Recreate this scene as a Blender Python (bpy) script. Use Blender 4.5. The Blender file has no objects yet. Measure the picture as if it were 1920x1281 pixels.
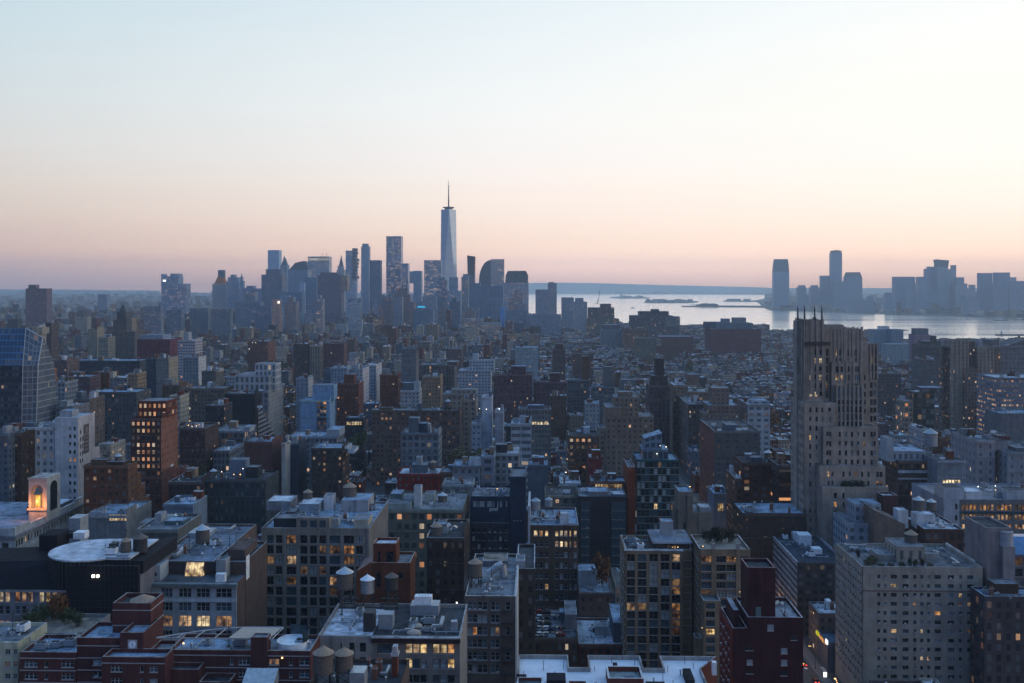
import bpy, math, random
import numpy as np
from mathutils import Vector, Matrix
random.seed(7)
R = math.radians
scene = bpy.context.scene
COL = scene.collection

# ------------------------------------------------------------------ camera
F, CX, HY, CAMH, VPX = 1867.0, 960.0, 535.0, 150.0, 1010.0
TH = math.atan((VPX - CX) / F)
cam_data = bpy.data.cameras.new("camera")
cam_data.lens = 35.0
cam_data.sensor_width = 36.0
cam_data.shift_y = -(640.5 - HY) / 1920.0
cam_data.clip_start = 1.0
cam_data.clip_end = 60000.0
cam = bpy.data.objects.new("camera", cam_data)
cam.location = (0, 0, CAMH)
cam.rotation_euler = (R(90), 0, 0)
COL.objects.link(cam)
scene.camera = cam

# ------------------------------------------------------------------ sky
def srgb(r, g, b, k=1.0):
    def f(c):
        c /= 255.0
        return (c / 12.92 if c <= 0.04045 else ((c + 0.055) / 1.055) ** 2.4) * k
    return (f(r), f(g), f(b), 1.0)
SUN_AZ, SUN_EL = 55.0, 3.0
HAZE_COL, HAZE_DENS = (.76, .90, 1.0, 1), 6.6e-5
world = bpy.data.worlds.new("World")
scene.world = world
world.use_nodes = True
nt = world.node_tree
nt.nodes.clear()
def nn(t, kind, **kw):
    n = t.nodes.new(kind)
    for k, v in kw.items():
        setattr(n, k, v)
    return n
wo = nn(nt, 'ShaderNodeOutputWorld')
bg = nn(nt, 'ShaderNodeBackground')
bg.inputs['Strength'].default_value = 1.0
tc = nn(nt, 'ShaderNodeTexCoord')
sep = nn(nt, 'ShaderNodeSeparateXYZ')
nt.links.new(tc.outputs['Generated'], sep.inputs[0])
flat = nn(nt, 'ShaderNodeVectorMath', operation='MULTIPLY')
flat.inputs[1].default_value = (1, 1, 0)
nrm = nn(nt, 'ShaderNodeVectorMath', operation='NORMALIZE')
dot = nn(nt, 'ShaderNodeVectorMath', operation='DOT_PRODUCT')
dot.inputs[1].default_value = (math.sin(R(SUN_AZ)), math.cos(R(SUN_AZ)), 0)
nt.links.new(tc.outputs['Generated'], flat.inputs[0])
nt.links.new(flat.outputs[0], nrm.inputs[0])
nt.links.new(nrm.outputs[0], dot.inputs[0])
SKYK = 4.0
def lin(c):
    return np.array(srgb(*c)[:3])
def sky_ramp(stops):
    """stops are (height, linear colour); stored at a quarter and given back by the strength"""
    n = nn(nt, 'ShaderNodeValToRGB')
    n.color_ramp.interpolation = 'LINEAR'
    el = n.color_ramp.elements
    while len(el) > 1:
        el.remove(el[0])
    for k, (p, c) in enumerate(stops):
        e = el[0] if k == 0 else el.new(p)
        e.position = p
        e.color = (*np.clip(np.array(c) / SKYK, 0, 1), 1)
    nt.links.new(sep.outputs['Z'], n.inputs[0])
    return n
# what the evening sky looks like from here, by picture height; behind the haze it must be that much stronger
SKY_Y = [535, 515, 500, 480, 450, 400, 300, 200, 100, 0]
SKY_SEEN = {
    'left': [(152, 150, 168), (166, 158, 170), (180, 166, 172), (192, 176, 177), (203, 187, 184), (214, 203, 196), (217, 217, 216), (212, 222, 226), (205, 222, 229), (197, 219, 231)],
    'mid': [(178, 162, 170), (206, 182, 182), (222, 195, 189), (232, 206, 196), (241, 218, 206), (246, 231, 221), (247, 243, 241), (244, 247, 247), (237, 244, 247), (228, 240, 246)],
    'right': [(196, 172, 172), (222, 192, 186), (236, 205, 194), (246, 216, 202), (252, 229, 214), (254, 241, 229), (255, 251, 245), (255, 254, 247), (254, 255, 252), (247, 252, 253)]}
AIR = {'left': (.15, .26, .41), 'mid': (.17, .28, .43), 'right': (.14, .26, .43)}
def behind_haze(side, up, top):
    out = []
    for y, c in zip(SKY_Y, SKY_SEEN[side]):
        z = math.sin(math.atan((HY - y) / F))
        L = min(20200.0, 470.0 / max(z, 1e-4))
        T = math.exp(-HAZE_DENS * L)
        s_ = (lin(c) - np.array(AIR[side]) * (1 - T)) / T
        out.append((z, np.clip(s_, .02, 3.9)))
    return sky_ramp(out + [(.5, lin(up)), (1, lin(top))])
TOP = (138, 192, 252)
BACK = sky_ramp([(0, lin((58, 56, 76))), (.1, lin((72, 72, 98))), (.25, lin((84, 98, 142))), (.5, lin((94, 138, 212))), (1, lin(TOP))])
LEFT = behind_haze('left', (152, 200, 242), TOP)
MID = behind_haze('mid', (182, 214, 242), TOP)
RIGHT = behind_haze('right', (200, 226, 244), TOP)
def mix_by(a0, a1, c0, c1):
    m = nn(nt, 'ShaderNodeMapRange')
    m.inputs[1].default_value, m.inputs[2].default_value = a0, a1
    nt.links.new(dot.outputs['Value'], m.inputs[0])
    x = nn(nt, 'ShaderNodeMixRGB')
    nt.links.new(m.outputs[0], x.inputs[0])
    nt.links.new(c0, x.inputs[1])
    nt.links.new(c1, x.inputs[2])
    return x.outputs[0]
s1 = mix_by(-0.55, 0.139, BACK.outputs[0], LEFT.outputs[0])
s2 = mix_by(0.139, 0.574, s1, MID.outputs[0])
s3 = mix_by(0.574, 0.883, s2, RIGHT.outputs[0])
bg.inputs['Strength'].default_value = SKYK
# faint long streaks of thin cloud
smp = nn(nt, 'ShaderNodeMapping')
smp.inputs['Scale'].default_value = (2.2, 2.2, 46)
nt.links.new(tc.outputs['Generated'], smp.inputs['Vector'])
sno = nn(nt, 'ShaderNodeTexNoise')
sno.inputs['Scale'].default_value = 1.0
sno.inputs['Detail'].default_value = 5
nt.links.new(smp.outputs[0], sno.inputs['Vector'])
smr = nn(nt, 'ShaderNodeMapRange')
smr.inputs[1].default_value, smr.inputs[2].default_value = .3, .72
smr.inputs[3].default_value, smr.inputs[4].default_value = 1.004, .988
nt.links.new(sno.outputs['Fac'], smr.inputs[0])
smu = nn(nt, 'ShaderNodeVectorMath', operation='SCALE')
nt.links.new(s3, smu.inputs[0]); nt.links.new(smr.outputs[0], smu.inputs['Scale'])
nt.links.new(smu.outputs[0], bg.inputs['Color'])
nt.links.new(bg.outputs[0], wo.inputs['Surface'])

# ------------------------------------------------------------------ afterglow as one weak wide sun
sd = bpy.data.lights.new("sun", 'SUN')
sd.energy = 0.32
sd.angle = R(25)
sd.color = (1.0, 0.72, 0.58)
so = bpy.data.objects.new("sun", sd)
so.rotation_euler = Vector((math.sin(R(SUN_AZ)) * math.cos(R(SUN_EL + 4)), math.cos(R(SUN_AZ)) * math.cos(R(SUN_EL + 4)), math.sin(R(SUN_EL + 4)))).to_track_quat('Z', 'Y').to_euler()
COL.objects.link(so)

scene.view_settings.view_transform = 'Standard'
scene.view_settings.look = 'None'
scene.view_settings.exposure = 0.0
scene.view_settings.gamma = 1.0
scene.render.engine = 'CYCLES'
cy = scene.cycles
cy.use_denoising = True
try:
    cy.denoiser = 'OPENIMAGEDENOISE'
    cy.denoising_prefilter = 'ACCURATE'
except Exception:
    pass
cy.max_bounces = 6
cy.diffuse_bounces = 3
cy.glossy_bounces = 2
cy.transmission_bounces = 2
cy.volume_bounces = 4
cy.caustics_reflective = False
cy.caustics_refractive = False
cy.sample_clamp_indirect = 4.0
cy.use_adaptive_sampling = False

# ------------------------------------------------------------------ materials
def new_mat(name):
    m = bpy.data.materials.new(name)
    m.use_nodes = True
    t = m.node_tree
    b = t.nodes['Principled BSDF']
    return m, t, b
def math_n(t, op, a, b=None, c=None):
    n = nn(t, 'ShaderNodeMath', operation=op)
    for i, v in enumerate((a, b, c)):
        if v is None:
            continue
        if isinstance(v, (int, float)):
            n.inputs[i].default_value = v
        else:
            t.links.new(v, n.inputs[i])
    return n.outputs[0]
def mixc(t, f, a, b, mode='MIX'):
    n = nn(t, 'ShaderNodeMixRGB', blend_type=mode)
    for i, v in enumerate((f, a, b)):
        if isinstance(v, (int, float)):
            n.inputs[i].default_value = v
        elif isinstance(v, tuple):
            n.inputs[i].default_value = v if len(v) == 4 else (*v, 1)
        else:
            t.links.new(v, n.inputs[i])
    return n.outputs[0]

def make_city():
    """masonry with a grid of windows: cell coordinates in UVMap, (width, height, lit share, seed) in Win, wall colour in Col"""
    m, t, b = new_mat("city_masonry")
    uv = nn(t, 'ShaderNodeUVMap', uv_map='UVMap')
    win = nn(t, 'ShaderNodeAttribute', attribute_name='Win')
    col = nn(t, 'ShaderNodeAttribute', attribute_name='Col')
    ws = nn(t, 'ShaderNodeSeparateXYZ')
    t.links.new(win.outputs['Vector'], ws.inputs[0])
    seed = win.outputs['Alpha']
    us = nn(t, 'ShaderNodeSeparateXYZ')
    t.links.new(uv.outputs[0], us.inputs[0])
    U, V = us.outputs['X'], us.outputs['Y']
    fu, fv = math_n(t, 'FRACT', U), math_n(t, 'FRACT', V)
    cu, cv = math_n(t, 'FLOOR', U), math_n(t, 'FLOOR', V)
    du = math_n(t, 'ABSOLUTE', math_n(t, 'SUBTRACT', fu, 0.5))
    dv = math_n(t, 'ABSOLUTE', math_n(t, 'SUBTRACT', fv, 0.52))
    mu = math_n(t, 'LESS_THAN', du, math_n(t, 'MULTIPLY', ws.outputs['X'], 0.5))
    mv = math_n(t, 'LESS_THAN', dv, math_n(t, 'MULTIPLY', ws.outputs['Y'], 0.5))
    mask = math_n(t, 'MULTIPLY', mu, mv)
    cx = nn(t, 'ShaderNodeCombineXYZ')
    t.links.new(cu, cx.inputs[0]); t.links.new(cv, cx.inputs[1]); t.links.new(seed, cx.inputs[2])
    wn = nn(t, 'ShaderNodeTexWhiteNoise', noise_dimensions='3D')
    t.links.new(cx.outputs[0], wn.inputs['Vector'])
    rs = nn(t, 'ShaderNodeSeparateXYZ')
    t.links.new(wn.outputs['Color'], rs.inputs[0])
    # rows of offices are lit together
    cx2 = nn(t, 'ShaderNodeCombineXYZ')
    t.links.new(math_n(t, 'FLOOR', math_n(t, 'MULTIPLY', cu, 0.22)), cx2.inputs[0]); t.links.new(cv, cx2.inputs[1]); t.links.new(seed, cx2.inputs[2])
    wn2 = nn(t, 'ShaderNodeTexWhiteNoise', noise_dimensions='3D')
    t.links.new(cx2.outputs[0], wn2.inputs['Vector'])
    prob = math_n(t, 'MULTIPLY', ws.outputs['Z'], math_n(t, 'MULTIPLY', math_n(t, 'POWER', wn2.outputs['Value'], 3.0), 4.0))
    lit = math_n(t, 'MULTIPLY', mask, math_n(t, 'LESS_THAN', rs.outputs['X'], prob))
    # dirt on the wall
    geo = nn(t, 'ShaderNodeNewGeometry')
    no = nn(t, 'ShaderNodeTexNoise')
    no.inputs['Scale'].default_value = 0.22
    no.inputs['Detail'].default_value = 6
    no.inputs['Roughness'].default_value = 0.65
    t.links.new(geo.outputs['Position'], no.inputs['Vector'])
    # rain streaks down the walls
    smp_ = nn(t, 'ShaderNodeMapping')
    smp_.inputs['Scale'].default_value = (.9, .9, .05)
    t.links.new(geo.outputs['Position'], smp_.inputs['Vector'])
    sn_ = nn(t, 'ShaderNodeTexNoise')
    sn_.inputs['Scale'].default_value = 1.0
    sn_.inputs['Detail'].default_value = 5
    t.links.new(smp_.outputs[0], sn_.inputs['Vector'])
    dirt = nn(t, 'ShaderNodeMapRange')
    dirt.inputs[1].default_value, dirt.inputs[2].default_value = 0.3, 0.7
    dirt.inputs[3].default_value, dirt.inputs[4].default_value = 0.72, 1.22
    t.links.new(no.outputs['Fac'], dirt.inputs[0])
    wallc = mixc(t, 1.0, col.outputs['Color'], math_n(t, 'MULTIPLY', dirt.outputs[0], math_n(t, 'ADD', .62, math_n(t, 'MULTIPLY', sn_.outputs['Fac'], .76))), 'MULTIPLY')
    # roofing felt laid in patches, each a little different
    gs = nn(t, 'ShaderNodeSeparateXYZ')
    t.links.new(geo.outputs['Position'], gs.inputs[0])
    cx3 = nn(t, 'ShaderNodeCombineXYZ')
    t.links.new(math_n(t, 'FLOOR', math_n(t, 'MULTIPLY', gs.outputs['X'], 0.19)), cx3.inputs[0]); t.links.new(math_n(t, 'FLOOR', math_n(t, 'MULTIPLY', gs.outputs['Y'], 0.11)), cx3.inputs[1])
    wn3 = nn(t, 'ShaderNodeTexWhiteNoise', noise_dimensions='2D')
    t.links.new(cx3.outputs[0], wn3.inputs['Vector'])
    n2 = nn(t, 'ShaderNodeTexNoise')
    n2.inputs['Scale'].default_value = 1.1
    n2.inputs['Detail'].default_value = 5
    t.links.new(geo.outputs['Position'], n2.inputs['Vector'])
    nz = nn(t, 'ShaderNodeSeparateXYZ')
    t.links.new(geo.outputs['Normal'], nz.inputs[0])
    up = math_n(t, 'GREATER_THAN', nz.outputs['Z'], 0.8)
    stain = math_n(t, 'SUBTRACT', 1.0, math_n(t, 'MULTIPLY', math_n(t, 'LESS_THAN', no.outputs['Fac'], 0.43), 0.38))
    patch = math_n(t, 'ADD', 0.36, math_n(t, 'ADD', math_n(t, 'MULTIPLY', wn3.outputs['Value'], 0.42), math_n(t, 'MULTIPLY', n2.outputs['Fac'], 0.9)))
    seam = math_n(t, 'MAXIMUM', math_n(t, 'LESS_THAN', math_n(t, 'FRACT', math_n(t, 'MULTIPLY', gs.outputs['X'], 0.38)), .05), math_n(t, 'LESS_THAN', math_n(t, 'FRACT', math_n(t, 'MULTIPLY', gs.outputs['Y'], 0.11)), .03))
    patch = math_n(t, 'MULTIPLY', math_n(t, 'MULTIPLY', patch, stain), math_n(t, 'SUBTRACT', 1.0, math_n(t, 'MULTIPLY', seam, .3)))
    wallc = mixc(t, up, wallc, mixc(t, 1.0, wallc, patch, 'MULTIPLY'))
    hs = nn(t, 'ShaderNodeHueSaturation')
    hs.inputs['Saturation'].default_value, hs.inputs['Value'].default_value = 1.14, .90
    t.links.new(wallc, hs.inputs['Color'])
    wallc = hs.outputs[0]
    blind = math_n(t, 'GREATER_THAN', rs.outputs['Y'], 0.72)
    gd = mixc(t, 1.0, mixc(t, 1.0, col.outputs['Color'], (.22, .26, .3), 'MULTIPLY'), (.004, .007, .011), 'ADD')
    gl = mixc(t, blind, gd, (0.12, 0.13, 0.14))
    t.links.new(mixc(t, mask, wallc, gl), b.inputs['Base Color'])
    t.links.new(math_n(t, 'SUBTRACT', 0.85, math_n(t, 'MULTIPLY', mask, 0.68)), b.inputs['Roughness'])
    t.links.new(math_n(t, 'ADD', 0.12, math_n(t, 'MULTIPLY', mask, 0.45)), b.inputs['Specular IOR Level'])
    lc = mixc(t, rs.outputs['Z'], (1.0, 0.36, 0.09), (1.0, 0.84, 0.60))
    t.links.new(lc, b.inputs['Emission Color'])
    t.links.new(math_n(t, 'MULTIPLY', lit, math_n(t, 'ADD', 0.08, math_n(t, 'MULTIPLY', math_n(t, 'POWER', rs.outputs['Y'], 2.0), 0.75))), b.inputs['Emission Strength'])
    m.cycles.emission_sampling = 'NONE'
    return m
M_CITY = make_city()

def simple(name, col, rough=0.8, metal=0.0, noise=0.18, scale=0.6, spec=0.4):
    m, t, b = new_mat(name)
    geo = nn(t, 'ShaderNodeTexCoord')
    no = nn(t, 'ShaderNodeTexNoise')
    no.inputs['Scale'].default_value = scale
    no.inputs['Detail'].default_value = 5
    t.links.new(geo.outputs['Object'], no.inputs['Vector'])
    mr = nn(t, 'ShaderNodeMapRange')
    mr.inputs[1].default_value, mr.inputs[2].default_value = 0.3, 0.7
    mr.inputs[3].default_value, mr.inputs[4].default_value = 1 - noise, 1 + noise
    t.links.new(no.outputs['Fac'], mr.inputs[0])
    t.links.new(mixc(t, 1.0, (*col, 1), mr.outputs[0], 'MULTIPLY'), b.inputs['Base Color'])
    b.inputs['Roughness'].default_value = rough
    b.inputs['Metallic'].default_value = metal
    b.inputs['Specular IOR Level'].default_value = spec
    return m
def emit(name, c1, c2, lo, hi, scale=.55, tone=0.0):
    """a lit room seen through glass: broken up by what stands in it"""
    m, t, b = new_mat(name)
    tcn = nn(t, 'ShaderNodeTexCoord')
    oi = nn(t, 'ShaderNodeObjectInfo')
    add = nn(t, 'ShaderNodeVectorMath', operation='ADD')
    t.links.new(tcn.outputs['Object'], add.inputs[0])
    sc = nn(t, 'ShaderNodeVectorMath', operation='SCALE')
    sc.inputs[0].default_value = (37, 91, 53)
    t.links.new(oi.outputs['Random'], sc.inputs['Scale'])
    t.links.new(sc.outputs[0], add.inputs[1])
    no = nn(t, 'ShaderNodeTexNoise')
    no.inputs['Scale'].default_value = scale
    no.inputs['Detail'].default_value = 1.5
    t.links.new(add.outputs[0], no.inputs['Vector'])
    mr = nn(t, 'ShaderNodeMapRange')
    mr.inputs[1].default_value, mr.inputs[2].default_value = 0.34, 0.66
    t.links.new(no.outputs['Fac'], mr.inputs[0])
    sh = nn(t, 'ShaderNodeMapRange')      # every room has its own lamp: amber to nearly white
    sh.inputs[3].default_value, sh.inputs[4].default_value = 0.0, .75
    rr = math_n(t, 'FRACT', math_n(t, 'MULTIPLY', oi.outputs['Random'], 7.31))
    t.links.new(rr, sh.inputs[0])
    base = mixc(t, mr.outputs[0], (*c1, 1), (*c2, 1))
    t.links.new(mixc(t, math_n(t, 'MULTIPLY', sh.outputs[0], tone), base, (1.0, .86, .62, 1)), b.inputs['Emission Color'])
    st = math_n(t, 'ADD', lo, math_n(t, 'MULTIPLY', mr.outputs[0], hi - lo))
    st = math_n(t, 'MULTIPLY', st, math_n(t, 'ADD', 0.35, math_n(t, 'MULTIPLY', oi.outputs['Random'], 1.0)))
    t.links.new(st, b.inputs['Emission Strength'])
    b.inputs['Base Color'].default_value = (0.02, 0.02, 0.02, 1)
    b.inputs['Roughness'].default_value = 0.15
    m.cycles.emission_sampling = 'NONE'
    return m
M_GLASS = simple("dark_glass", (0.012, 0.018, 0.026), 0.08, 0, 0.3, 0.8, 0.6)
M_GLASSB = simple("sky_tinted_glass", (0.05, 0.09, 0.12), 0.1, 0, 0.3, 0.8, 0.7)  # bluish sky reflection put into the glass colour
M_BLIND = simple("window_blind", (0.26, 0.29, 0.31), 0.5, 0, 0.25, 0.9)
M_LITA = emit("lit_room_amber", (0.55, 0.10, 0.01), (1.0, 0.46, 0.10), 0.03, .62, .55, .8)
M_LITB = emit("lit_room_cream", (0.75, 0.36, 0.10), (1.0, 0.74, 0.34), 0.12, 1.0, .55, 1.0)
M_LITC = emit("lit_room_dim", (0.5, 0.12, 0.02), (0.9, 0.42, 0.12), 0.01, 0.24, .55, .5)
M_LAMPW = emit("lamp_white", (1, .93, .8), (1, .95, .85), 4.0, 5.0)
M_LAMPA = emit("lamp_amber", (1, .55, .2), (1, .62, .28), 2.2, 3.0)
M_RED = emit("tail_lamp_red", (1, .03, .02), (1, .05, .03), 5.0, 7.0)
M_SIGNY = emit("sign_yellow", (.9, .85, .02), (1, .95, .05), 1.0, 1.4)
M_SIGNW = emit("sign_white", (.9, .95, 1), (1, 1, 1), 1.3, 1.8)
M_SIGNC = emit("sign_cyan", (.02, .5, .9), (.05, .6, 1), .7, .9)
M_FRD = simple("dark_window_frame", (0.03, 0.033, 0.04), 0.5)
M_FRW = simple("pale_window_frame", (0.34, 0.35, 0.37), 0.6)
M_FRB = simple("bronze_window_frame", (0.07, 0.055, 0.045), 0.5)
M_METAL = simple("galvanised_metal", (0.42, 0.44, 0.47), 0.45, 0.6, 0.2, 1.0)
M_WHITE = simple("white_painted_metal", (0.72, 0.74, 0.77), 0.6, 0, 0.15, 0.8)
M_DARK = simple("black_steel", (0.03, 0.032, 0.036), 0.6)
M_WOOD = simple("weathered_cedar_staves", (0.14, 0.115, 0.10), 0.9, 0, 0.3, 2.5)
M_WOODT = simple("tan_cedar_boards", (0.30, 0.22, 0.16), 0.9, 0, 0.25, 1.5)
M_CLOTH = simple("tan_awning_cloth", (0.42, 0.34, 0.28), 0.9, 0, 0.1, 1.0)
M_NET = simple("black_scaffold_netting", (0.02, 0.02, 0.026), 0.95, 0, 0.35, 1.6, 0.1)
M_STONE = simple("pale_stone_trim", (0.36, 0.35, 0.36), 0.85)
M_GREEN = simple("plant_green", (0.045, 0.06, 0.025), 0.9)
M_COPPER = simple("green_copper", (0.10, 0.16, 0.16), 0.7)
M_DUCT = simple("rooftop_duct_metal", (0.30, 0.33, 0.37), 0.5, 0.3)
M_BRASSRED = simple("terracotta_roof", (0.42, 0.15, 0.08), 0.8)
M_TEXT = simple("white_sign_paint", (0.75, 0.75, 0.75), 0.7)

PAL = dict(brick=(.16, .062, .042), redbrick=(.22, .05, .045), brown=(.135, .085, .065), dbrown=(.075, .05, .042), tan=(.27, .20, .145), sand=(.33, .265, .205),
           grey=(.21, .21, .22), lgrey=(.34, .35, .37), white=(.60, .61, .64), cream=(.44, .40, .33), dark=(.035, .037, .045), navy=(.04, .055, .085),
           teal=(.10, .15, .165), glass=(.06, .09, .12), maroon=(.14, .035, .04), plum=(.13, .085, .095), slate=(.12, .14, .17), rust=(.30, .13, .065),
           roofw=(.52, .55, .60), roofg=(.20, .215, .24), roofd=(.06, .065, .075), rooft=(.24, .215, .19), roofb=(.27, .35, .45), coping=(.42, .42, .44))  # coping is lightened to carry the light its top catches
def C(c):
    return PAL[c] if isinstance(c, str) else c
NOWIN = (0.0, 0.0, 0.0, 0.0)

# ------------------------------------------------------------------ mesh builder
class MB:
    def __init__(s):
        s.v, s.f, s.c, s.uv, s.w, s.mi = [], [], [], [], [], []
    def face(s, pts, col=(.2, .2, .2), uv=None, win=NOWIN, mi=0):
        i = len(s.v)
        s.v.extend(pts)
        n = len(pts)
        s.f.append(tuple(range(i, i + n)))
        s.c.append(col)
        s.w.append(win)
        s.uv.extend(uv if uv else [(0.0, 0.0)] * n)
        s.mi.append(mi)
    def wall(s, p0, p1, z0, z1, col, win=None, mi=0):
        if win and win[2] > 0:
            L = math.hypot(p1[0] - p0[0], p1[1] - p0[1])
            n, m = max(1, round(L / win[0])), max(1, round((z1 - z0) / win[1]))
            a = random.randint(0, 40)
            uv = [(a, 0), (a + n, 0), (a + n, m), (a, m)]
            w = (win[2], win[3], win[4], win[5] if len(win) > 5 else 1.0)
        else:
            uv, w = None, NOWIN
        s.face([(p0[0], p0[1], z0), (p1[0], p1[1], z0), (p1[0], p1[1], z1), (p0[0], p0[1], z1)], col, uv, w, mi)
    def box(s, x0, x1, y0, y1, z0, z1, col=(.2, .2, .2), top=None, win=None, mi=0, bottom=False):
        s.wall((x0, y0), (x1, y0), z0, z1, col, win, mi)
        s.wall((x1, y0), (x1, y1), z0, z1, col, win, mi)
        s.wall((x1, y1), (x0, y1), z0, z1, col, win, mi)
        s.wall((x0, y1), (x0, y0), z0, z1, col, win, mi)
        s.face([(x0, y0, z1), (x1, y0, z1), (x1, y1, z1), (x0, y1, z1)], top or col, None, NOWIN, mi)
        if bottom:
            s.face([(x0, y1, z0), (x1, y1, z0), (x1, y0, z0), (x0, y0, z0)], col, None, NOWIN, mi)
    def loft(s, r0, r1, col, win=None, cap=True, top=None, mi=0):
        n = len(r0)
        for i in range(n):
            j = (i + 1) % n
            a, b2, c, d = r0[i], r0[j], r1[j], r1[i]
            if win and win[2] > 0:
                L = math.dist(a, b2)
                nu, nv = max(1, round(L / win[0])), max(1, round(abs(d[2] - a[2]) / win[1]))
                uv = [(0, 0), (nu, 0), (nu, nv), (0, nv)]
                w = (win[2], win[3], win[4], win[5] if len(win) > 5 else 1.0)
            else:
                uv, w = None, NOWIN
            s.face([a, b2, c, d], col, uv, w, mi)
        if cap:
            s.face(list(r1), top or col, None, NOWIN, mi)
    def cyl(s, cx, cy, z0, z1, r0, r1=None, n=16, col=(.2, .2, .2), mi=0, cap=True, top=None):
        r1 = r0 if r1 is None else r1
        a = [(cx + r0 * math.cos(2 * math.pi * i / n), cy + r0 * math.sin(2 * math.pi * i / n), z0) for i in range(n)]
        if r1 < 1e-4:
            for i in range(n):
                s.face([a[i], a[(i + 1) % n], (cx, cy, z1)], col, None, NOWIN, mi)
            return
        b2 = [(cx + r1 * math.cos(2 * math.pi * i / n), cy + r1 * math.sin(2 * math.pi * i / n), z1) for i in range(n)]
        s.loft(a, b2, col, None, cap, top, mi)
    def tube(s, p, q, r, n=6, mi=0, col=(.2, .2, .2)):
        p, q = Vector(p), Vector(q)
        d = (q - p).normalized()
        u = d.orthogonal().normalized()
        w = d.cross(u)
        ra = [tuple(p + r * (u * math.cos(2 * math.pi * i / n) + w * math.sin(2 * math.pi * i / n))) for i in range(n)]
        rb = [tuple(q + r * (u * math.cos(2 * math.pi * i / n) + w * math.sin(2 * math.pi * i / n))) for i in range(n)]
        s.loft(ra, rb, col, None, True, None, mi)
    def mesh(s, name, mats):
        me = bpy.data.meshes.new(name)
        me.from_pydata(s.v, [], s.f)
        for m in mats:
            me.materials.append(m)
        if s.f:
            me.polygons.foreach_set('material_index', np.array(s.mi, dtype=np.int32))
            n = np.array([len(f) for f in s.f])
            uvl = me.uv_layers.new(name='UVMap')
            uvl.data.foreach_set('uv', np.array(s.uv, dtype=np.float32).ravel())
            c4 = np.ones((len(s.f), 4), dtype=np.float32)
            c4[:, :3] = np.array(s.c, dtype=np.float32)[:, :3]
            a = me.attributes.new('Col', 'FLOAT_COLOR', 'CORNER')
            a.data.foreach_set('color', np.repeat(c4, n, axis=0).ravel())
            a = me.attributes.new('Win', 'FLOAT_COLOR', 'CORNER')
            a.data.foreach_set('color', np.repeat(np.array(s.w, dtype=np.float32), n, axis=0).ravel())
        return me
    def obj(s, name, mats, parent=None, loc=(0, 0, 0), rz=0.0):
        return link(name, s.mesh(name, mats if isinstance(mats, (list, tuple)) else [mats]), parent, loc, rz)
def link(name, data, parent=None, loc=(0, 0, 0), rz=0.0, sc=None):
    o = bpy.data.objects.new(name, data)
    COL.objects.link(o)
    o.parent = parent
    o.location = loc
    o.rotation_euler = (0, 0, rz)
    if sc:
        o.scale = sc
    return o
def tag(o, label=None, cat=None, group=None, kind=None):
    if label: o['label'] = label
    if cat: o['category'] = cat
    if group: o['group'] = group
    if kind: o['kind'] = kind
    return o
def struct(name, mb, mats):
    return tag(mb.obj(name, mats), kind='structure')
def wp(px, Y, z=0.0):
    return ((px - CX) * Y / F, Y, z)
def zat(py, Y):
    return CAMH - (py - HY) * Y / F

# ------------------------------------------------------------------ window units
WT = {}
def win_template(kind, w, h, rec, frame, glass, ac=False):
    key = (ac, kind, round(w, 2), round(h, 2), rec, frame.name, glass.name)
    if key in WT:
        return WT[key]
    m = MB()
    x, z = w / 2, h / 2
    m.face([(-x, rec, -z), (x, rec, -z), (x, rec, z), (-x, rec, z)], mi=1)
    def bar(a, b2, c, d):
        y0, y1 = rec - .07, rec - .004
        m.box(a, b2, y0, y1, c, d, mi=0, bottom=True)
    t = .09
    bar(-x, -x + t, -z, z); bar(x - t, x, -z, z); bar(-x + t, x - t, z - t, z); bar(-x + t, x - t, -z, -z + t)
    if kind in ('sash', 'triple', 'pair'):
        bar(-x + t, x - t, .06, .15)
    nm = {'pair': 1, 'double': 1, 'triple': 2, 'quad': 3}.get(kind, 0)
    for i in range(nm):
        c = -x + w * (i + 1) / (nm + 1)
        bar(c - .09, c + .09, -z + t, z - t)
    m.box(-x - .1, x + .1, -.12, -.005, -z - .14, -z + .02, mi=2, bottom=True)
    if ac:      # air conditioner hung in the sash
        m.box(-x * .5, -x * .5 + .75, -.38, rec - .08, -z + .03, -z + .5, mi=2, bottom=True)
    WT[key] = (m, m.mesh('window', [frame, glass, M_STONE]), (frame, glass, M_STONE))
    return WT[key]

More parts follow.
